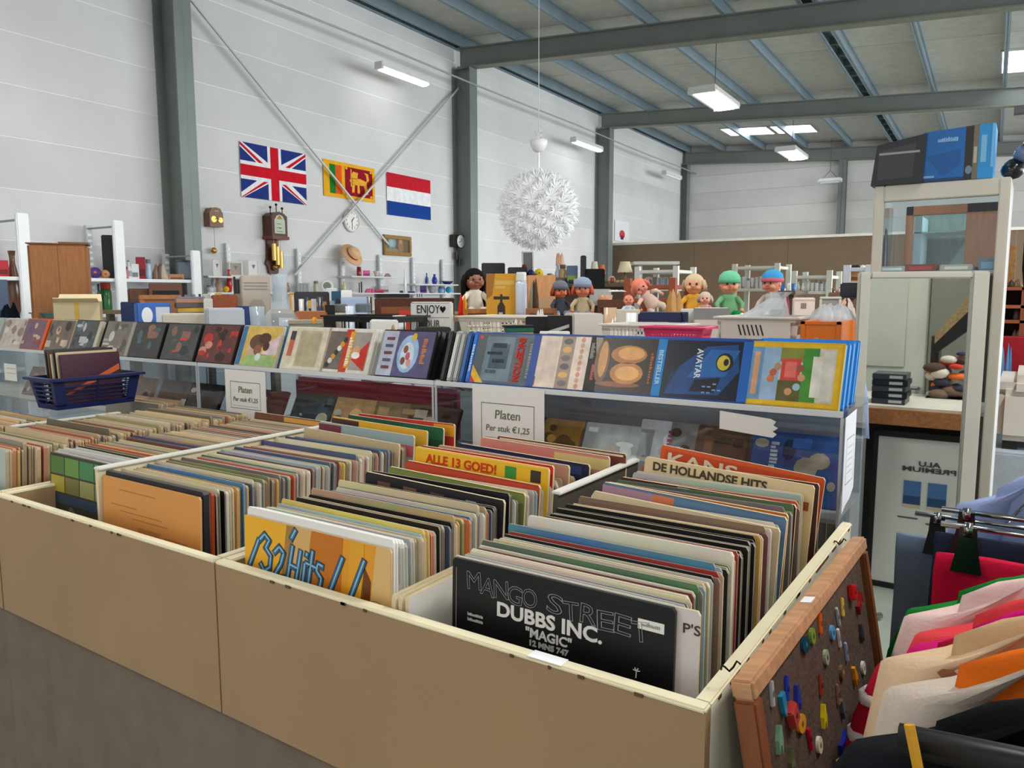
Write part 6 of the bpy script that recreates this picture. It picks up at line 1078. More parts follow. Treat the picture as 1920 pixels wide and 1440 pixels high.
put('bowl', 1122, 1150, 553, 582, dict(Y=4.4), (206, 150, 120), 'wicker_bowl', 'orange-brown bowl behind the small bald doll', 'bowl', ZT2, mat='satin'); put('heap', 1138, 1172, 543, 566, dict(Y=4.45), [(232, 232, 232), (206, 206, 206), (240, 240, 238)], 'lace', 'white lace heaped on a dark tray', 'lace', ZT2+.14); put('box', 1120, 1176, 562, 592, dict(Y=4.4), (92, 56, 40), 'tray', 'dark brown box under the white lace', 'box', ZT2, mat='woodx'); put('box', 1106, 1146, 542, 560, dict(Y=4.5), (176, 182, 180), 'towel', 'folded grey towel right of the blue-capped doll', 'towel', ZT2+.05, mat='cloth', art=lambda *a: None); put('box', 1108, 1144, 556, 592, dict(Y=4.52), (60, 56, 56), 'box', 'dark box under the folded grey towel', 'box', ZT2, art=lambda *a: None)
put('box', 1188, 1274, 490, 496, dict(Y=9), (206, 206, 200), 'bed_rail', 'white bed rail above the slatted rack', 'rail', at(1220, 496, Y=9).z, art=lambda *a: None); put('box', 1196, 1204, 490, 540, dict(Y=9.05), (206, 206, 200), 'bed_post', 'white bed post carrying the rail', 'post', 0, art=lambda *a: None)
put('tv', 1576, 1612, 530, 562, dict(Y=5.4), (44, 50, 60), 'monitor', 'dark screen with pale frame beside the white cabinet', 'monitor', 1.52-.05, jit=0); put('box', 1572, 1630, 560, 590, dict(Y=5.4), (120, 96, 80), 'chest', 'brown chest under the dark screen', 'chest', 0, mat='woodx')
zr = rack('white_rack', 'tall white slotted rack of folded goods left of the white cabinet', 1589, 1630, 497, 6.6, 3, (206, 212, 222), (502, 528)); put('heap', 1590, 1626, 496, 504, dict(Y=6.7), [(60, 44, 50), (226, 222, 216)], 'cloth', 'dark and white folded cloths on the slotted rack', 'cloth', zr[0]); put('box', 1594, 1628, 508, 530, dict(Y=6.7), (206, 140, 84), 'box', 'orange-brown carton on the slotted rack', 'box', zr[1])
T, p = wall_T(1160, 452); t = thing('poster', 'white poster with red and blue bits beyond the far column', 'poster', BW @ atB(1158, 455, X=-7.47)); a = atB(1154, 412, X=-7.47); c = atB(1180, 455, X=-7.47); G = BW @ fr((-7.485, a.y, c.z), (0, 1, 0), (0, 0, 1)); MB().box(0, c.y-a.y, 0, a.z-c.z, 0, .004, (232, 232, 236), G).build('sheet', 'paper', t); q = MB(); q.disc(.5*(c.y-a.y), .35*(a.z-c.z), .16, .1, .006, (196, 50, 60), G); q.rect(.4*(c.y-a.y), .1*(a.z-c.z), .6*(c.y-a.y), .3*(a.z-c.z), .006, (40, 50, 110), G); q.build('poster_print', 'print', t)
# ================================================================ PENDANT LAMP of paper flowers
gc = Vector((-3.87, 6.24, 2.29)); RG = .40
t = thing('flower_pendant', 'white spherical pendant lamp of many paper flowers', 'lamp', gc-Vector((0, 0, RG)))
fl = MB(); rs = random.Random(2)
for k in range(16):
    a = 2*PI*k/16+rs.uniform(-.1, .1); el = rs.uniform(.25, .8); L_ = rs.uniform(.085, .118); d = Vector((math.cos(a)*math.cos(el), math.sin(a)*math.cos(el), math.sin(el))); s_ = Vector((-math.sin(a), math.cos(a), 0))*.0072
    fl.add([Vector((0, 0, 0)), d*L_*.55+s_, d*L_, d*L_*.55-s_, d*L_*.5+Vector((0, 0, .004))], [(0, 1, 4), (1, 2, 4), (2, 3, 4), (3, 0, 4)], (252, 253, 255))
fl.tube([(0, 0, -.08), (0, 0, .02)], .003, (226, 228, 230), n=4)
fme = fl.mesh('flower', 'petal', Vector((0, 0, 0)), False); NFL = 110
for k in range(NFL):
    z = 1-2*(k+.5)/NFL; a = k*2.39996; r = math.sqrt(1-z*z); d = Vector((r*math.cos(a), r*math.sin(a), z))
    o = bpy.data.objects.new('flower', fme); COL.objects.link(o); o.parent = t; o.location = gc+d*(RG-.085)-Vector(t['base']); o.rotation_mode = 'QUATERNION'; o.rotation_quaternion = d.to_track_quat('Z', 'Y')
MB().ball(gc, .07, (240, 240, 238)).build('bulb_core', 'satin', t, smooth=True)
q = MB()
for k in range(24):
    z = 1-2*(k+.5)/24; a = k*2.39996; r = math.sqrt(1-z*z); d = Vector((r*math.cos(a), r*math.sin(a), z)); q.tube([gc+d*.06, gc+d*(RG-.1)], .003, (222, 224, 226), n=4)
q.build('spokes', 'satin', t); MB().tube([gc, gc+Vector((0, 0, .56))], .012, (236, 236, 236)).build('stem', 'satin', t)
MB().lathe([(.015, .52), (.05, .535), (.075, .58), (.08, .63), (.076, .632), (.04, .56)], (236, 237, 238), Matrix.Translation(gc), n=20).build('canopy', 'satin', t, smooth=True)
q = MB()
for k in range(3): q.tube([gc+Vector((.03*math.cos(i*.9+k*2), .03*math.sin(i*.9+k*2), .63+.018*i)) for i in range(6)], .005, (232, 232, 232), n=5)
q.build('wire_coil', 'satin', t); gb = BI @ gc; zc2 = roofz(gb.x); MB().tube([gc+Vector((0, 0, .7)), Vector((gc.x, gc.y, zc2+.16))], .004, (206, 208, 210), n=5).build('cord', 'satin', t)
# ================================================================ WHITE CABINET, boxes on top
CW = (206, 200, 186); x0, x1, yc, zt = -.478, -.075, 3.0, 1.875
t = thing('display_cabinet', 'narrow white glass-fronted display cabinet behind the mirror', 'cabinet', ((x0+x1)/2, 3.15, 0))
for nm, b_ in (('stile', (x0, x0+.032, yc, yc+.03, .06, zt)), ('stile', (x1-.032, x1, yc, yc+.03, .06, zt)), ('top_rail', (x0+.032, x1-.032, yc, yc+.03, zt-.055, zt)), ('bottom_rail', (x0+.032, x1-.032, yc, yc+.03, .06, .16))): MB().box(*b_, CW, bev=.003).build(nm, 'satin', t)
MB().box(x0, x1, yc+.03, yc+.36, zt-.02, zt, CW).build('top', 'satin', t); MB().box(x0, x1, yc+.03, yc+.36, 0, .08, CW).build('plinth', 'satin', t); MB().box(x1-.016, x1, yc+.03, yc+.36, .08, zt-.02, (214, 216, 218)).build('side', 'satin', t); MB().box(x0, x0+.014, yc+.03, yc+.36, .08, zt-.02, CW).build('side', 'glass', t)
MB().box(x0+.032, x1-.032, yc+.012, yc+.017, .16, zt-.055, (220, 225, 225)).build('door_pane', 'glass', t); MB().box(x0+.014, x1-.016, yc+.346, yc+.35, .08, zt-.02, (220, 225, 225)).build('back_pane', 'glass', t)
for z in (1.58, 1.1, .6): MB().box(x0+.016, x1-.018, yc+.035, yc+.34, z-.012, z, (206, 206, 200)).build('shelf', 'satin', t)
G_ = 'goods inside the display cabinet'
for k, (xx, ww, hh, c, l) in enumerate(((-.42, .09, .02, (190, 196, 200), 'pale book lying in the display cabinet'), (-.33, .1, .025, (150, 60, 50), 'red flat box lying in the display cabinet'), (-.22, .1, .022, (206, 196, 180), 'cream flat book in the display cabinet'), (-.13, .05, .04, (120, 150, 180), 'small blue tin in the display cabinet'))):
    t_ = thing('flat_box', l, 'box', (xx, 3.14, 1.58), G_); MB().box(xx-ww/2, xx+ww/2, 3.08, 3.2, 1.58, 1.58+hh, c, bev=.003).build('body', 'print', t_); MB().box(xx-ww*.35, xx+ww*.35, 3.079, 3.0805, 1.585, 1.58+hh*.7, dim(c, 1.3)).build('label', 'print', t_)
put('heap', 1652, 1666, 425, 480, dict(Y=3.1), [(120, 116, 130), (206, 206, 214), (90, 84, 96)], 'hanging_beads', 'cluster of silver and violet beads in the cabinet corner', 'beads', 1.581, dep=.04)
# wooden framed glass cabinet seen through the pane
a, c = at(1700, 388, Y=3.9), at(1880, 388, Y=3.9); bt = 1.3
t = thing('wooden_vitrine', 'orange-brown wooden vitrine seen through the white cabinet', 'cabinet', ((a.x+c.x)/2, 4.0, 0)); WD = (150, 94, 56); zt2 = a.z; X0, X1 = a.x, c.x
for nm, b_ in (('stile', (X0, X0+.03, 3.9, 3.93, 0, zt2)), ('stile', (X1-.13, X1, 3.9, 3.93, 0, zt2)), ('top_rail', (X0, X1, 3.9, 3.93, zt2-.04, zt2)), ('base', (X0, X1, 3.9, 4.2, 0, 1.62)), ('back', (X0, X1, 4.2, 4.21, 1.62, zt2))): MB().box(*b_, WD if nm != 'back' else (120, 140, 134), bev=.002).build(nm, 'woodz', t)
MB().box(X0+.03, X1-.13, 3.95, 4.19, at(1750, 434, Y=3.95).z-.006, at(1750, 434, Y=3.95).z, (206, 230, 222)).build('glass_shelf', 'satin', t); MB().box(X0+.03, X1-.13, 3.912, 3.916, 1.62, zt2-.04, (220, 225, 225)).build('pane', 'glass', t); MB().box(X0+.03, X0+.06, 3.95, 4.19, 1.62, zt2-.04, (176, 206, 214)).build('inner_post', 'satin', t)
# on top
zt += .001
def topbox(pxl, pxr, ytl, ytr, Y, name, label, cat, col, dep, art=None, mat='satin', skew=0, tz=0):
    a, c = at(pxl, ytl, Y=Y), at(pxr, ytr, Y=Y); t = thing(name, label, cat, ((a.x+c.x)/2, Y+dep/2, zt)); w_ = c.x-a.x; G = fr((a.x, Y, zt), (1, 0, 0), (0, 0, 1))
    MB().prism([(0, 0), (w_, 0), (w_+skew*.4, c.z-zt), (skew, a.z-zt)], -dep, 0, col, G).build('body', mat, t)
    q = MB(); art and art(q, t, G, w_, (a.z+c.z)/2-zt)
    if q.v: q.build('printed_face', 'print', t)
    return t
topbox(1636, 1735, 274, 250, 2.99, 'monitor_bag', 'dark grey flat case with pale strap line on the white cabinet', 'case', (34, 35, 38), .1, lambda q, t, G, w, h: (q.flat([(w*.12, h*.12), (w*.8, h*.14), (w*.84, h*.9), (w*.14, h*.78)], .0006, (58, 58, 62), G), q.flat([(w*.14, h*.68), (w*.92, h*.68), (w*.92, h*.73), (w*.14, h*.73)], .001, (150, 146, 138), G)), skew=.015)
BL = (18, 96, 168)
topbox(1733, 1812, 249, 237, 3.0, 'blue_carton', 'large bright blue printed carton on the white cabinet', 'carton', BL, .16, lambda q, t, G, w, h: (q.rect(w*.04, 0, w, h*.06, .0006, (30, 60, 100), G), q.flat([(w*.1, h*.5), (w*.5, h*.1), (w*.9, h*.3), (w*.9, h*.6)], .0005, (16, 84, 150), G), q.rect(w*.02, h*.08, w*.3, h*.12, .001, (120, 170, 210), G), scrib(q, w*.35, h*.76, w*.5, h*.1, (140, 184, 220), G, .001)))
topbox(1812, 1838, 237, 233, 3.0, 'black_carton', 'narrow black and grey carton end beside the blue one', 'carton', (40, 36, 34), .16, lambda q, t, G, w, h: (q.rect(w*.6, 0, w, h, .0006, (112, 104, 90), G), q.disc(w*.35, h*.18, w*.25, h*.08, .001, (110, 130, 150), G), q.rect(w*.66, h*.3, w*.9, h*.6, .001, (176, 170, 150), G)))
topbox(1838, 1868, 233, 230, 3.0, 'light_blue_carton', 'slim light blue carton at the end of the cabinet top', 'carton', (40, 140, 206), .16, lambda q, t, G, w, h: (q.rect(w*.15, h*.3, w*.5, h*.8, .0006, (120, 180, 216), G), q.rect(w*.8, h*.2, w*.98, h, .001, (110, 180, 230), G)))
t_ = thing('dark_gadgets', 'jumble of dark cables and gadgets at the right of the cabinet top', 'gadgets', (-.06, 3.1, zt)); rs = random.Random(9)
for k in range(9): MB().ball((-.075+.03*k*.35+rs.uniform(-.01, .01), 3.05+rs.uniform(0, .1), zt+.03+.013*k), (.035, .03, .03), rs.choice([(24, 25, 30), (40, 42, 50), (120, 130, 150)]), n=10, k=6).build('gadget', 'gloss', t_, smooth=True)
# black coats hanging right of the cabinet
t_ = thing('hanging_coats', 'black coats hanging beyond the white cabinet at the right edge', 'clothes', (.02, 3.6, 1.2)); RR = []
for z, k in ((1.45, .8), (1.6, 1), (1.8, 1), (2.0, .7), (2.08, .3)): RR.append([(.06+.10*k*math.cos(2*PI*i/16)+.008*math.sin(5*i), 3.62+.1*k*math.sin(2*PI*i/16), z) for i in range(16)])
MB().rings(RR, (22, 22, 24)).build('coat', 'cloth', t_, smooth=True); MB().tube([(.05, 3.6, 2.06), (.05, 3.6, 2.2), (.05, 3.7, 2.22)], .006, (120, 120, 124)).build('hook', 'metal', t_); MB().box(-.1, .6, 3.68, 3.72, 2.2, 2.23, (90, 90, 92)).build('rail', 'metal', t_); MB().box(.55, .6, 3.68, 3.73, 0, 2.2, (90, 90, 92)).build('rail_post', 'metal', t_)
put('box', 1880, 1900, 460, 518, dict(Y=5.45), (150, 110, 66), 'wicker_screen', 'golden brown wicker screen right of the cabinet', 'screen', at(1900, 538, Y=5.3).z, dep=.03, mat='cork', art=lambda *a: None)
# reddish shelf unit and armchair at the right edge
a, c = at(1876, 518, Y=5.3), at(1990, 518, Y=5.3); t = thing('wooden_shelf_unit', 'reddish brown wooden shelf unit at the right edge', 'shelf', ((a.x+c.x)/2, 5.45, 0)); WD = (134, 74, 50)
for x in (a.x, (a.x+c.x)/2-.02, c.x): MB().box(x-.015, x+.015, 5.3, 5.6, 0, at(1900, 538, Y=5.3).z, WD).build('upright', 'woodz', t)
for y_ in (538, 572, 600, 636, 700): z = at(1900, y_, Y=5.3).z; MB().box(a.x, c.x, 5.3, 5.6, z-.02, z, (150, 84, 56), bev=.002).build('shelf', 'woodx', t)
MB().box(a.x, c.x, 5.6, 5.61, 0, at(1900, 538, Y=5.3).z, dim(WD, .7)).build('back', 'woodz', t)
zz = at(1900, 636, Y=5.3).z; put('heap', 1896, 1918, 616, 636, dict(Y=5.4), [(196, 160, 130), (220, 212, 196)], 'ornament', 'cream and tan ornaments on the reddish shelf', 'ornament', zz, mat='satin'); zz = at(1900, 538, Y=5.3).z; put('heap', 1892, 1918, 522, 538, dict(Y=5.4), [(60, 44, 36), (120, 84, 60)], 'ornament', 'dark brown ornaments on top of the reddish shelf', 'ornament', zz, mat='satin'); put('box', 1881, 1886, 520, 538, dict(Y=5.38), (206, 60, 130), 'box', 'small magenta box on top of the reddish shelf', 'box', zz, art=lambda *a: None)
zz = at(1900, 600, Y=5.3).z; put('jar', 1900, 1912, 578, 600, dict(Y=5.4), (150, 140, 140), 'jar', 'grey jar on the reddish shelf', 'jar', zz)
put('heap', 1872, 1900, 640, 690, dict(Y=4.9), [(110, 150, 190), (86, 130, 176)], 'shirt', 'blue folded shirt left of the armchair back', 'shirt', .9, dep=.08); put('box', 1874, 1990, 634, 700, dict(Y=5.0), (160, 40, 50), 'sofa_throw', 'dark red upholstered sofa behind the armchair', 'sofa', 0, dep=.2, mat='cloth', art=lambda *a: None)
# armchair
p = at(1868, 830, Y=4.2); t = thing('armchair', 'white leather armchair at the right edge', 'armchair', (p.x+.4, 4.5, 0)); X0 = at(1872, 720, Y=4.2).x; CWH = (222, 220, 212)
zs = at(1890, 828, Y=4.2).z; zb1 = at(1890, 705, Y=4.2).z
MB().box(X0, X0+.9, 4.2, 4.95, zs, zs+.24, CWH, bev=.03).build('seat_base', 'satin', t, smooth=False); MB().box(X0, X0+.22, 4.2, 4.95, zs+.2, zb1, CWH, bev=.07).build('arm', 'satin', t); MB().box(X0+.7, X0+.92, 4.2, 4.95, zs+.2, zb1, CWH, bev=.07).build('arm', 'satin', t)
zb2 = at(1910, 655, Y=4.5).z; MB().box(X0+.1, X0+.85, 4.7, 4.98, zs+.2, zb2, CWH, bev=.12).build('backrest', 'satin', t); MB().box(X0+.2, X0+.72, 4.15, 4.75, zs+.24, zs+.42, (226, 224, 218), bev=.05).build('seat_cushion', 'satin', t)
for x in (X0+.06, X0+.84):
    for y in (4.26, 4.88): MB().box(x-.03, x+.03, y-.03, y+.03, zs-.04, zs, (40, 36, 34)).build('foot', 'woodz', t)
t = thing('platform', 'pale blue-grey cloth-covered platform under the armchair', 'platform', (X0+.45, 4.6, 0)); MB().box(X0-.05, X0+1.0, 4.12, 5.0, 0, zs-.04, (176, 190, 202), bev=.01).build('cover', 'cloth', t); MB().box(X0-.04, X0+.99, 4.118, 4.122, .02, .1, (120, 132, 142)).build('hem', 'cloth', t)
# ================================================================ MIRROR and what it shows
th = R(25); M0 = Vector((-.46, 2.70, 0)); MD = Vector((math.cos(th), math.sin(th), 0)); MN = Vector((math.sin(th), -math.cos(th), 0)); MWid = .387
TM = fr(M0, MD, (0, 0, 1)); zt = 1.572; FW = (196, 192, 180)
t = thing('standing_mirror', 'tall white-framed mirror leaning before the display cabinet', 'mirror', M0+MD*MWid/2)
for nm, b_ in (('stile', (0, .034, 0, zt)), ('stile', (MWid-.05, MWid, 0, zt)), ('rail', (.034, MWid-.05, zt-.022, zt)), ('rail', (.034, MWid-.05, 0, .06))): MB().box(*b_, -.03, .0, FW, TM, bev=.004).build(nm, 'satin', t)
MB().box(.034, MWid-.05, .06, zt-.022, -.022, -.012, (220, 222, 222), TM).build('mirror_glass', 'mirror', t)
pm = M0-MN*.012
SR = Matrix(); n_ = MN; d_ = pm.dot(n_)
SR = Matrix([[(1 if i == j else 0)-2*n_[i]*n_[j] for j in range(3)]+[2*d_*n_[i]] for i in range(3)]+[[0, 0, 0, 1]])
# things standing to the viewer's right, given where the mirror shows them and turned back to their real place
def vthing(name, label, cat, v): return thing(name, label, cat, SR @ Vector(v))
YV = 4.25
a = at(1640, 800, Y=YV); c = at(1850, 800, Y=YV); zt3 = at(1700, 812, Y=YV).z
t = vthing('framed_poster', 'black-framed poster standing under the counter, seen in the mirror', 'poster', (a.x+.3, YV, 0)); X0, X1 = at(1632, 900, Y=YV).x, at(1632, 900, Y=YV).x+.70; G = fr((X0, YV, .0), (1, 0, 0), (0, .04, 1))
for b_ in ((0, .025, 0, zt3), (.675, .70, 0, zt3), (0, .70, 0, .03), (0, .70, zt3-.03, zt3)): MB().box(*b_, -.02, .004, (22, 22, 22), G).build('frame_bar', 'satin', t, T=SR)
MB().box(.02, .68, .02, zt3-.02, -.015, -.001, (206, 206, 200), G).build('sheet', 'paper', t, T=SR); q = MB()
v0 = G @ Vector((0, 0, 0)); ux = lambda px: at(px, 900, Y=YV).x-X0; uz = lambda py: at(1700, py, Y=YV).z
for x0_, x1_ in ((ux(1694), ux(1727)), (ux(1740), ux(1776))): q.rect(x0_, uz(948), x1_, uz(902), .0012, (70, 110, 160), G); q.rect(x0_, uz(948), x1_, uz(930), .0016, (40, 70, 110), G); q.rect(x0_, uz(952), x1_, uz(946), .0018, (196, 176, 150), G)
for x0_, x1_, y_ in ((ux(1686), ux(1724), 970), (ux(1740), ux(1790), 977)): q.rect(x0_, uz(y_+3), x1_, uz(y_), .0012, (80, 84, 88), G)
q.build('poster_pictures', 'print', t, T=SR)
for s_, py, w_ in (('ALU', 869, ux(1760)-ux(1718)), ('PREMIUM', 880, ux(1792)-ux(1690))): text(t, s_, G @ Matrix.Translation(((ux(1740)), uz(py), .002)) @ Matrix.Diagonal((-1, 1, 1, 1)), .034, (70, 72, 74), bold=.001, width=w_, W=SR)
t = vthing('counter', 'wooden-edged counter seen in the mirror', 'counter', (0, YV+.3, 0)); zc3 = at(1700, 764, Y=YV-.05).z; zc4 = at(1700, 798, Y=YV-.05).z
MB().box(X0-.25, X0+1.0, YV-.05, YV+.55, zc4+.04, zc3, (196, 192, 180)).build('worktop', 'paint', t, T=SR); MB().box(X0-.25, X0+1.0, YV-.07, YV-.05, zc4, zc3-.012, (160, 104, 62)).build('front_edge', 'woodx', t, T=SR); MB().box(X0-.2, X0+1.0, YV+.2, YV+.5, 0, zc4, (40, 36, 34)).build('cupboard', 'paint', t, T=SR)
for k in range(5):
    t = vthing('black_box', f'flat {"black" if k % 2 else "dark grey"} case in the stack on the mirrored counter, {ORD(k+1)} from the bottom', 'case', (X0+.1, YV+.1, zc3)); aa = at(1632, 750, Y=YV).x; MB().box(aa, at(1696+(k % 2)*3, 750, Y=YV).x, YV+.02, YV+.2, zc3+.001+.031*k, zc3+.03+.031*k, (26, 28, 32) if k % 2 else (52, 56, 62), bev=.002).build('shell', 'satin', t, T=SR); MB().box(aa+.08, aa+.14, YV+.018, YV+.0195, zc3+.008+.031*k, zc3+.022+.031*k, (176, 182, 186)).build('label', 'paper', t, T=SR)
YD = 5.3
wx0, wx1 = at(1560, 600, Y=YD).x, at(1960, 600, Y=YD).x
t = MB().box(wx0-1.2, wx1+.6, YD+.06, YD+.16, 0, 3.0, (196, 198, 186)).build('wall_partition', 'paint', T=SR, kind='structure', label='pale green-white partition wall seen in the mirror')
dx0, dx1 = at(1600, 600, Y=YD).x, at(1742, 600, Y=YD).x
t = thing('door_1', 'pale green-white panelled door seen in the mirror', None, SR @ Vector((dx0, YD, 0)), kind='structure')
MB().box(dx0, dx1, YD, YD+.04, 0, 2.05, (206, 210, 196), bev=.003).build('door_leaf', 'satin', t, T=SR); pw = dx1-dx0
for z0_, z1_ in ((1.05, 1.72), (.2, .9)): MB().box(dx0+pw*.18, dx1-pw*.28, YD-.008, YD, z0_, z1_, (200, 204, 190), bev=.004).build('door_panel', 'satin', t, T=SR)
MB().tube([(dx1-pw*.08, YD-.05, .93), (dx1-pw*.3, YD-.05, .93)], .01, (150, 150, 148)).build('door_handle', 'metal', t, T=SR); MB().tube([(dx1-pw*.08, YD-.05, .93), (dx1-pw*.08, YD, .93)], .01, (150, 150, 148)).build('handle_post', 'metal', t, T=SR)
YH = 4.75
t = vthing('tilted_shelf', 'dark tilted shelf board with clutter seen in the mirror', 'shelf', (at(1790, 640, Y=YH).x, YH, .9)); a, c = at(1752, 645, Y=YH), at(1835, 565, Y=YH)
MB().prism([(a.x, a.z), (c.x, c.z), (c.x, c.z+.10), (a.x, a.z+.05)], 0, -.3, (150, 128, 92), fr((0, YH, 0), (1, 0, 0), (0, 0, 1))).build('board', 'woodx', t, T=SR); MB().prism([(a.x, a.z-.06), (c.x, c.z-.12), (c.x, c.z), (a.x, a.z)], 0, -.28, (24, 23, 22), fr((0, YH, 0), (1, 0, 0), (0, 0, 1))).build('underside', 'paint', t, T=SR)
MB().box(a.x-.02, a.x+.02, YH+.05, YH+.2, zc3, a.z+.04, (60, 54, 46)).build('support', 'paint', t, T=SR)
rs = random.Random(4); xa_, xb_ = at(1748, 700, Y=YH).x, at(1822, 700, Y=YH).x; zlo = at(1780, 758, Y=YH).z; zhi = at(1780, 640, Y=YH).z
MB().box(at(1744, 600, Y=YD).x, at(1850, 600, Y=YD).x, YD-.02, YD+.05, 0, 2.4, (128, 130, 118)).build('side_board', 'paint', t, T=SR)
for k in range(34):
    xx = rs.uniform(xa_, xb_); zz = zlo+(zhi-zlo)*rs.uniform(0, .95)*(.6+.4*(xx-xa_)/(xb_-xa_)); rr = rs.uniform(.02, .045); c_ = rs.choice([(120, 96, 84), (206, 196, 180), (60, 60, 76), (214, 110, 50), (150, 130, 120), (84, 66, 58), (190, 60, 50)])
    MB().ball((xx, YH-.02+rs.uniform(-.05, .05), zz), (rr*1.3, rr, rr*rs.uniform(.5, .9)), c_, n=10, k=6).build('cloth_scrap', 'cloth', t, T=SR, smooth=True)
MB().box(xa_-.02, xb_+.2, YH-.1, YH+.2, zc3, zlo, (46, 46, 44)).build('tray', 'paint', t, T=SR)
# ================================================================ PIN BOARD
Bt0, Bt1 = Vector((-.222, .752, 1.108)), Vector((-.222, 1.408, 1.085)); out = Vector((.175, 0, -.985)).normalized(); LB = (Bt1-Bt0).length; HB_ = .62
TB = fr(Bt0, Bt1-Bt0, -out)      # x along the rail, y up, z outwards?
if TB.col[2].x < 0: pass
t = thing('pin_board', 'brown cork pin board in a wooden frame leaning against the record bin', 'pin board', (-.16, 1.08, Bt0.z-HB_))
nz = 1 if (TB @ Vector((0, 0, 1))-TB.translation).x > 0 else -1
bz = lambda a, c: (a*nz, c*nz) if nz > 0 else (c*nz, a*nz)
def bb(x0, x1, y0, y1, z0, z1, col, nm, mat, bev=.003, parent=None): a, c = bz(z0, z1); return MB().box(x0, x1, y0, y1, a, c, col, TB, bev=bev).build(nm, mat, parent or t)
bb(0, LB, -.022, 0, -.012, .012, (186, 138, 100), 'top_rail', 'woodx', .003); bb(0, .024, -HB_, -.022, -.012, .012, (132, 74, 42), 'side_rail', 'woodz'); bb(LB-.024, LB, -HB_, -.022, -.012, .012, (132, 74, 42), 'side_rail', 'woodz'); bb(.024, LB-.024, -HB_, -HB_+.024, -.012, .012, (140, 84, 50), 'bottom_rail', 'woodx'); bb(.024, LB-.024, -HB_+.024, -.022, -.01, .002, (78, 58, 46), 'cork_sheet', 'cork', 0)
bb(.27, .295, -.0012+.001, .0006, -.006, .008, (226, 228, 232), 'white_sticker', 'paper', 0); 
for xx in (.03, LB-.05): MB().tube([TB @ Vector((xx+.008*math.cos(a_*.7), .002+.004*math.sin(a_*1.7), (-.012-.003*a_)*nz)) for a_ in range(7)], .0012, (40, 36, 32), n=5).build('wire_hook', 'metal', t)
PINS = [(1385+205, 1066, 'red', 'box'), (1577, 1088, 'salmon', 'bar'), (1592, 1110, 'scarlet', 'box'), (1608, 1130, 'dark red', 'bow'), (1577, 1138, 'gold', 'bar'), (1568, 1156, 'silver', 'bar'), (1535, 1168, 'orange', 'bar'), (1558, 1186, 'light blue', 'disc'), (1520, 1192, 'lime green', 'disc'), (1506, 1208, 'dark teal', 'oval'), (1546, 1232, 'pale green', 'disc'), (1612, 1188, 'black and white', 'fig'), (1584, 1222, 'silver blue', 'bar'), (1616, 1252, 'white', 'disc'), (1576, 1260, 'bronze', 'disc'), (1600, 1268, 'amber', 'fig'), (1536, 1284, 'rust', 'bar'), (1444, 1300, 'silver grey', 'bar'), (1472, 1290, 'royal blue', 'bar'), (1491, 1310, 'cobalt', 'fig'), (1464, 1322, 'turquoise', 'drop'), (1478, 1340, 'red and white', 'box'), (1499, 1356, 'yellow ochre', 'oval'), (1541, 1344, 'bright yellow', 'fig'), (1568, 1302, 'copper', 'bar'), (1577, 1328, 'dark silver', 'fig'), (1457, 1388, 'mint', 'fig'), (1515, 1385, 'crimson', 'bar'), (1533, 1396, 'cream', 'disc'), (1577, 1392, 'deep blue', 'bow'), (1604, 1382, 'emerald', 'bar'), (1625, 1376, 'steel', 'bar'), (1598, 1420, 'brick red', 'oval'), (1580, 1434, 'ivory', 'disc'), (1632, 1334, 'grey', 'disc'), (1570, 1196, 'pearl', 'bar'), (1480, 1428, 'olive', 'fig'), (1606, 1342, 'tin', 'bar')]
PCOL = {'red': (214, 40, 24), 'salmon': (206, 96, 84), 'scarlet': (206, 28, 28), 'dark red': (140, 26, 30), 'gold': (226, 196, 80), 'silver': (170, 172, 176), 'orange': (232, 110, 24), 'light blue': (96, 160, 206), 'lime green': (130, 160, 66), 'dark teal': (24, 70, 92), 'pale green': (160, 176, 140), 'black and white': (60, 60, 62), 'silver blue': (150, 166, 190), 'white': (220, 216, 210), 'bronze': (120, 92, 66), 'amber': (226, 140, 30), 'rust': (160, 60, 46), 'silver grey': (176, 178, 176), 'royal blue': (30, 60, 170), 'cobalt': (36, 52, 150), 'turquoise': (30, 130, 170), 'red and white': (176, 60, 50), 'yellow ochre': (214, 150, 40), 'bright yellow': (226, 196, 30), 'copper': (150, 110, 90), 'dark silver': (96, 98, 100), 'mint': (120, 160, 130), 'crimson': (176, 24, 44), 'cream': (222, 206, 180), 'deep blue': (28, 44, 150), 'emerald': (30, 150, 60), 'steel': (150, 156, 160), 'brick red': (160, 36, 30), 'ivory': (222, 216, 200), 'grey': (120, 118, 116), 'pearl': (206, 206, 206), 'olive': (90, 92, 60), 'tin': (140, 140, 140)}
SHAPE = {'disc': 'round', 'oval': 'oval', 'bar': 'long narrow', 'box': 'square', 'bow': 'bow-shaped', 'fig': 'figure-shaped', 'drop': 'drop-shaped'}
nB = (TB @ Vector((0, 0, nz))-TB.translation).normalized(); p0 = TB @ Vector((0, 0, .002*nz)); rs = random.Random(8)
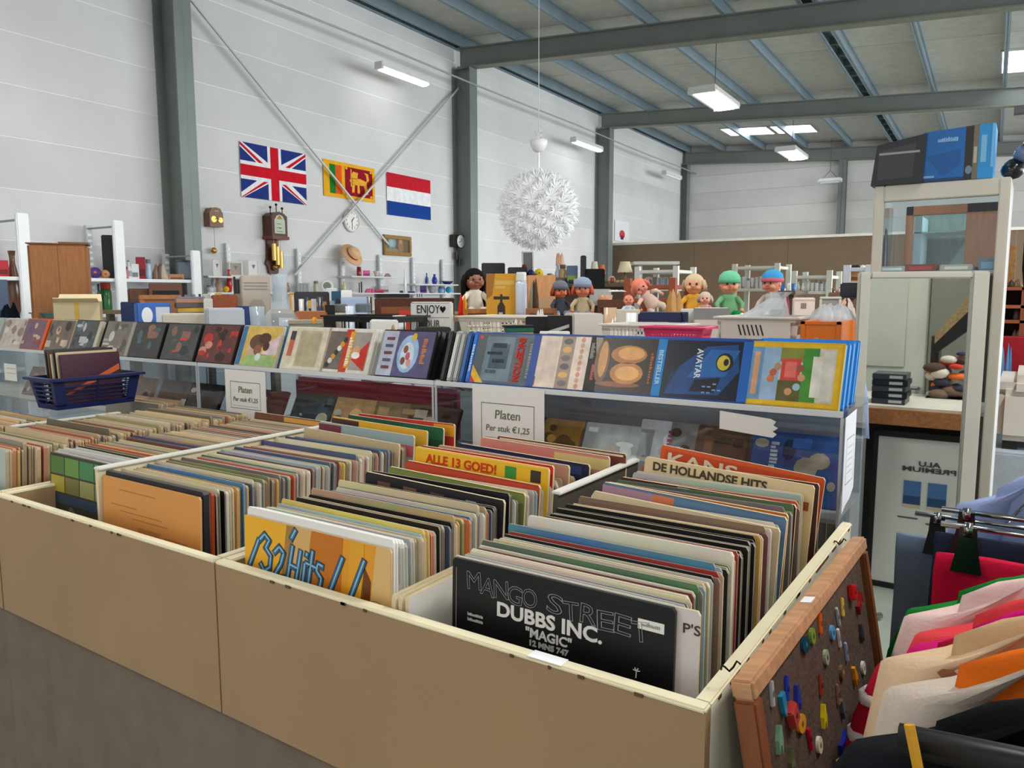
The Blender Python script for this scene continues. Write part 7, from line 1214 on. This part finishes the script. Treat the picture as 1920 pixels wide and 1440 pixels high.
for px, py, cn, sh in PINS:
    d = ray(px, py); cpos = Vector((0, 0, H)); k = (p0-cpos).dot(nB)/d.dot(nB); P = cpos+d*k; L2 = TB.inverted() @ P
    if not (.03 < L2.x < LB-.03 and -HB_+.03 < L2.y < -.03): continue
    t_ = thing('badge', f'{cn} {SHAPE[sh]} badge pinned on the cork board', 'badge', P, 'badges on the pin board'); G = Matrix.Translation(P) @ TB.to_3x3().to_4x4() @ Matrix.Rotation(rs.uniform(-.4, .4), 4, 'Z'); c_ = PCOL[cn]; q = MB(); s_ = .0105
    if sh in ('disc', 'oval'): q.prism([(s_*(1 if sh == 'disc' else 1.5)*math.cos(2*PI*i/16), s_*math.sin(2*PI*i/16)) for i in range(16)], 0, .004*nz, c_, G)
    elif sh == 'bar': q.box(-.004, .004, -.014, .014, *sorted((0, .004*nz)), c_, G, bev=.001)
    elif sh == 'box': q.box(-.012, .012, -.012, .012, *sorted((0, .01*nz)), c_, G, bev=.002)
    elif sh == 'bow': q.prism([(-.02, -.008), (0, -.003), (.02, -.008), (.02, .008), (0, .003), (-.02, .008)], 0, .006*nz, c_, G)
    elif sh == 'drop': q.prism([(-.008, .012), (-.003, -.008), (.003, -.014), (.008, .0), (.006, .014)], 0, .005*nz, c_, G)
    else: q.prism([(-.006, -.014), (-.002, -.005), (.002, -.005), (.006, -.014), (.008, 0), (.005, .008), (.003, .016), (-.003, .016), (-.005, .008), (-.008, 0)], 0, .005*nz, c_, G)
    q.build('plate', 'gloss', t_); MB().disc(0, 0, .0035, .0035, .0045*nz if sh not in ('box', 'bow') else (.0105 if sh == 'box' else .0065)*nz, dim(c_, 1.6) if max(c_) < 150 else dim(c_, .55), G, 8).build('motif', 'print', t_)
# ================================================================ CLOTHES RAIL
XR = .16; zR = 1.36
t = thing('clothes_rail', 'chrome clothes rail carrying the garments at the lower right', 'clothes rail', (XR, 1.25, 0)); MB().tube([(XR, .45, zR), (XR, 2.0, zR)], .014, (206, 208, 210), n=12).build('rail', 'chrome', t, smooth=True)
for y in (.46, 1.99):
    MB().tube([(XR, y, .03), (XR, y, zR)], .014, (196, 198, 200), n=12).build('upright', 'chrome', t, smooth=True); MB().tube([(XR-.2, y, .02), (XR+.2, y, .02)], .014, (196, 198, 200), n=10).build('foot', 'chrome', t, smooth=True)
def cloth_rings(rings, col, nm, t, mat='cloth', amp=.006, seed=0):
    R2 = []
    for j, r in enumerate(rings):
        R2.append([p+Vector((noise.noise(p*14+Vector((seed, 0, 0)))*amp*.6, noise.noise(p*11+Vector((0, seed, 3)))*amp*1.6, noise.noise(p*13+Vector((seed, 5, 0)))*amp*.5)) for p in r])
    return MB().rings(R2, col).build(nm, mat, t, smooth=True)
def ell(cx, cy, cz, rx, ry, n=22, tiltz=0, pw=1): return [Vector((cx+rx*math.cos(2*PI*i/n), cy+ry*math.sin(2*PI*i/n), cz+tiltz*math.cos(2*PI*i/n))) for i in range(n)]
def garment(y, ztop, col, label, name='shirt', hw=.21, drop=.62, thick=.022, sleeve=.2, cuff=None, collar=None, xs=0, stripe=None, hanger=True, sl_col=None, longs=False, seed=0):
    xc = XR+xs; t = thing(name, label, 'garment', (xc, y, ztop-drop), 'garments on the rail')
    # body: from neck over the sloping shoulders down to the hem
    rg = [ell(xc, y, ztop-.002, .055, thick*.8), ell(xc, y, ztop-.016, .1, thick), ell(xc, y, ztop-.042, hw*.78, thick*1.1), ell(xc, y, ztop-.07, hw*.97, thick*1.1), ell(xc, y, ztop-.11, hw*.99, thick*1.2), ell(xc, y, ztop-.22, hw*.9, thick*1.35), ell(xc, y, ztop-.36, hw*.9, thick*1.2), ell(xc, y, ztop-.5, hw*.93, thick*1.4), ell(xc, y, ztop-drop, hw*.95, thick*1.2)]
    cloth_rings(rg[::-1], col, 'body', t, seed=seed)
    for s in (-1, 1):
        x_ = xc+s*hw*.93; L_ = sleeve; path = [(x_-s*.03, ztop-.062, .045), (x_+s*.022, ztop-.10, .058), (x_+s*.045, ztop-.10-L_*.35, .06), (x_+s*.06, ztop-.10-L_*.75, .056), (x_+s*.066, ztop-.10-L_, .054)]
        R2 = []
        for k_, (px_, pz_, rr) in enumerate(path):
            R2.append([Vector((px_+rr*.85*math.cos(2*PI*i/14), y+thick*1.15*math.sin(2*PI*i/14), pz_+(.03 if k_ == 0 else .0)*math.cos(2*PI*i/14)-s*.012*math.cos(2*PI*i/14)*(k_ > 0))) for i in range(14)])
        cloth_rings(R2[::-1], sl_col or col, 'sleeve', t, seed=seed+s)
        if cuff: MB().rings([[Vector((p_.x+(p_.x-path[-1][0])*.06, y+(p_.y-y)*1.08, p_.z+dz)) for p_ in R2[-1]] for dz in (-.002, .028)], cuff).build('cuff', 'cloth', t, smooth=True)
        if stripe:
            for k_ in range(3):
                f0 = .25+.25*k_; a_ = Vector((path[1][0]*(1-f0)+path[-1][0]*f0, 0, path[1][1]*(1-f0)+path[-1][1]*f0))
                MB().rings([[Vector((a_.x+.0575*math.cos(2*PI*i/14), y+thick*1.55*math.sin(2*PI*i/14), a_.z+dz-s*.012*math.cos(2*PI*i/14))) for i in range(14)] for dz in (0, .012)], stripe).build('stripe', 'cloth', t, smooth=True)
    if collar: MB().rings([ell(xc, y, ztop-.01, .075, thick*1.5), ell(xc, y, ztop+.022, .07, thick*1.5), ell(xc, y, ztop+.03, .06, thick*1.2), ell(xc, y, ztop+.005, .058, thick)], collar).build('collar', 'cloth', t, smooth=True)
    if hanger:
        MB().tube([(xc, y, ztop-.01), (XR, y, zR-.03), (XR-.016, y, zR-.005), (XR-.012, y, zR+.014), (XR, y, zR+.018), (XR+.014, y, zR+.012)], .0025, (170, 172, 174), n=6).build('hanger_hook', 'chrome', t, smooth=True)
    return t
def drape(y, x0, x1, ztop, zbot, col, label, name, thick=.02, seed=0, flare=.0, cat='garment'):
    xc = (x0+x1)/2; hw = (x1-x0)/2; t = thing(name, label, cat, (xc, y, zbot), 'garments on the rail')
    cloth_rings([ell(xc, y, zbot+(ztop-zbot)*u, hw*(1+flare*(1-u)), thick*(.8+.5*(1-u)), 26) for u in (0, .2, .4, .6, .8, .95, 1)], col, 'cloth', t, seed=seed, amp=.008); return t
def clip_hanger(t, y, x0, x1, z, col=(40, 40, 42), bar=(190, 192, 194)):
    MB().tube([(x0-.01, y, z+.035), (x1+.01, y, z+.035)], .005, bar, n=8).build('hanger_bar', 'chrome', t, smooth=True); MB().tube([((x0+x1)/2, y, z+.035), (XR, y, zR-.02), (XR-.015, y, zR+.008), (XR, y, zR+.018), (XR+.014, y, zR+.01)], .0028, bar, n=6).build('hanger_hook', 'chrome', t, smooth=True)
    for x in (x0+.03, x1-.03): MB().prism([(-.012, .04), (.012, .04), (.014, .01), (.022, -.035), (-.022, -.035), (-.014, .01)], -.022, -.010, col, fr((x, y, z), (1, 0, 0), (0, 0, 1)) @ Matrix.Diagonal((1, 1, -1, 1))).build('clip', 'gloss', t); MB().tube([(x-.006, y-.02, z+.036), (x+.006, y-.02, z+.036)], .012, (150, 150, 150), n=10).build('clip_spring', 'chrome', t, smooth=True)
t = garment(1.74, 1.195, (150, 164, 206), 'pale blue shirt at the far end of the rail', hw=.20, sleeve=.28, collar=(156, 170, 210), seed=1)
t = drape(1.64, -.19, .14, 1.035, .40, (112, 128, 148), 'light blue jeans folded over a hanger', 'jeans', seed=2); clip_hanger(t, 1.64, -.15, .12, 1.045)
t = drape(1.56, -.12, .22, 1.07, .42, (40, 46, 66), 'dark navy jeans hanging beside the light jeans', 'jeans', seed=3); clip_hanger(t, 1.56, -.10, .2, 1.08)
t = drape(1.42, -.105, .24, 1.075, .5, (206, 24, 62), 'bright red skirt held by black clips', 'skirt', seed=4, flare=.08, thick=.018); clip_hanger(t, 1.42, -.09, .22, 1.09, (22, 22, 24))
garment(1.34, 1.07, (24, 24, 27), 'black jacket with white sleeve edge', 'jacket', hw=.22, sleeve=.26, cuff=(222, 212, 200), seed=5, xs=.02); garment(1.22, 1.155, (22, 122, 46), 'bright green top with green sleeves', 'top', hw=.235, sleeve=.20, seed=6, xs=.01)
garment(1.14, 1.175, (232, 200, 196), 'pale pink polo shirt with white collar', 'polo_shirt', hw=.21, sleeve=.3, collar=(240, 228, 222), seed=7, xs=-.01); garment(1.08, 1.175, (226, 70, 76), 'plain coral red top next to the pink polo', 'top', hw=.2, sleeve=.22, seed=8); garment(1.03, 1.178, (206, 24, 112), 'bright magenta top between red garments', 'top', hw=.2, sleeve=.16, seed=9)
garment(.98, 1.17, (176, 24, 48), 'dark red shirt with white-striped sleeve', 'shirt', hw=.215, sleeve=.2, stripe=(236, 226, 226), seed=10, xs=-.015); garment(.93, 1.195, (170, 196, 226), 'thin light blue and white top', 'top', hw=.19, sleeve=.2, collar=(236, 238, 240), seed=11)
t = garment(.87, 1.225, (206, 168, 128), 'beige shirt with brown printed panel', 'shirt', hw=.205, sleeve=.42, seed=12, xs=-.005, cuff=(214, 182, 146), sl_col=(222, 190, 156))
q = MB(); rs = random.Random(3)
for k in range(60):
    x = rs.uniform(-.04, .34); z = rs.uniform(1.05, 1.16); q.disc(x, z, rs.uniform(.006, .018), rs.uniform(.004, .009), .0003*(k % 7), rs.choice([(150, 100, 72), (120, 78, 60), (222, 190, 160)]), fr((0, .87-.036, 0), (1, 0, 0), (0, 0, 1)), 8)
q.build('print_panel', 'cloth', t)
garment(.80, 1.225, (232, 110, 30), 'orange top with pale grey-white edging', 'top', hw=.2, sleeve=.42, seed=13, xs=0, sl_col=(206, 190, 176))
t = garment(.745, 1.225, (26, 24, 26), 'black top with white floral pattern', 'top', hw=.17, sleeve=.12, seed=14, xs=.03); q = MB()
for k in range(26): q.disc(rs.uniform(.02, .34), rs.uniform(1.0, 1.16), rs.uniform(.008, .02), rs.uniform(.006, .014), .0003*(k % 7), rs.choice([(206, 196, 190), (226, 220, 214), (150, 140, 136)]), fr((0, .745-.036, 0), (1, 0, 0), (0, 0, 1)), 7)
q.build('floral_print', 'cloth', t); garment(.68, 1.225, (22, 24, 28), 'plain black top nearest the viewer', 'top', hw=.2, sleeve=.14, seed=15, xs=-.01); t = drape(.62, -.05, .36, 1.165, .6, (20, 21, 24), 'black trousers folded over the nearest hanger', 'trousers', seed=16)
MB().tube([(-.062, .62, 1.165), (.16, .62, 1.185), (.38, .62, 1.165)], .012, (26, 26, 28), n=10).build('hanger_bar', 'satin', t, smooth=True); MB().tube([(.16, .62, 1.18), (XR, .62, zR-.01), (XR-.012, .62, zR+.016), (XR+.012, .62, zR+.014)], .0026, (190, 190, 190), n=6).build('hanger_hook', 'chrome', t); MB().tube([(-.055, .608, 1.185), (-.045, .6, 1.15), (-.035, .605, 1.13)], .004, (206, 150, 50), n=6).build('yellow_loop', 'cloth', t)
# ================================================================ small pieces belong to the part that carries them
kids = {}
for o in COL.objects:
    if o.parent: kids.setdefault(o.parent.name, []).append(o)
SUB = {'lettering': ('cover', 'cover_print', 'printed_face', 'printed_label', 'paper', 'sheet', 'housing', 'body'), 'numeral': ('dial',), 'hand': ('dial', 'sleeve'), 'eye': ('head',), 'mouth': ('head',), 'hat_band': ('hat',), 'shoe': ('leg',), 'chip': ('front_rim',), 'white_tape': ('front_rim',),
       'clip_spring': ('clip',), 'end_cap': ('housing',), 'diffuser': ('housing',), 'slot': ('rear_post', 'upright'), 'cuff': ('sleeve',), 'stripe': ('sleeve',), 'border': ('paper',), 'band': ('crown',), 'motif': ('plate',), 'label': ('body', 'shell'), 'flag_pattern': ('cloth',), 'vent': ('body',), 'letter_rail': ('housing',), 'heart': ('housing',),
       'front_rim': ('front_panel',), 'handle_post': ('door_handle',), 'spine_print': ('spine_label',), 'spine_label': ('shell',), 'printed_label': ('body',), 'tape': ('body',), 'print_panel': ('body',), 'floral_print': ('body',), 'collar': ('body',), 'neck': ('housing',), 'emblem': ('front_wall',), 'rib': ('front_wall',), 'slots': ('front_plate',), 'stripe_': (), 'poster_pictures': ('sheet',), 'poster_print': ('sheet',), 'cover': ('shell',), 'swag': ('case',), 'plaque': ('case',), 'brass_dial': ('case',)}
def kind_of(o): return o.name.split('.')[0]
done = {}
for root, ch in kids.items():
    r = bpy.data.objects[root]
    if r.parent: continue
    by = {}
    for o in ch: by.setdefault(kind_of(o), []).append(o)
    cnt = {}
    for o in ch:
        k = kind_of(o)
        for cand in SUB.get(k, ()):
            if cand in by and cand != k:
                i = cnt.get(k, 0); cnt[k] = i+1; host = by[cand][i*len(by[cand])//max(1, len(by[k]))]
                if host.parent is r and not any(c.parent is o for c in by.get('lettering', [])) : 
                    if host.parent == r and o.children == (): o.parent = host
                break
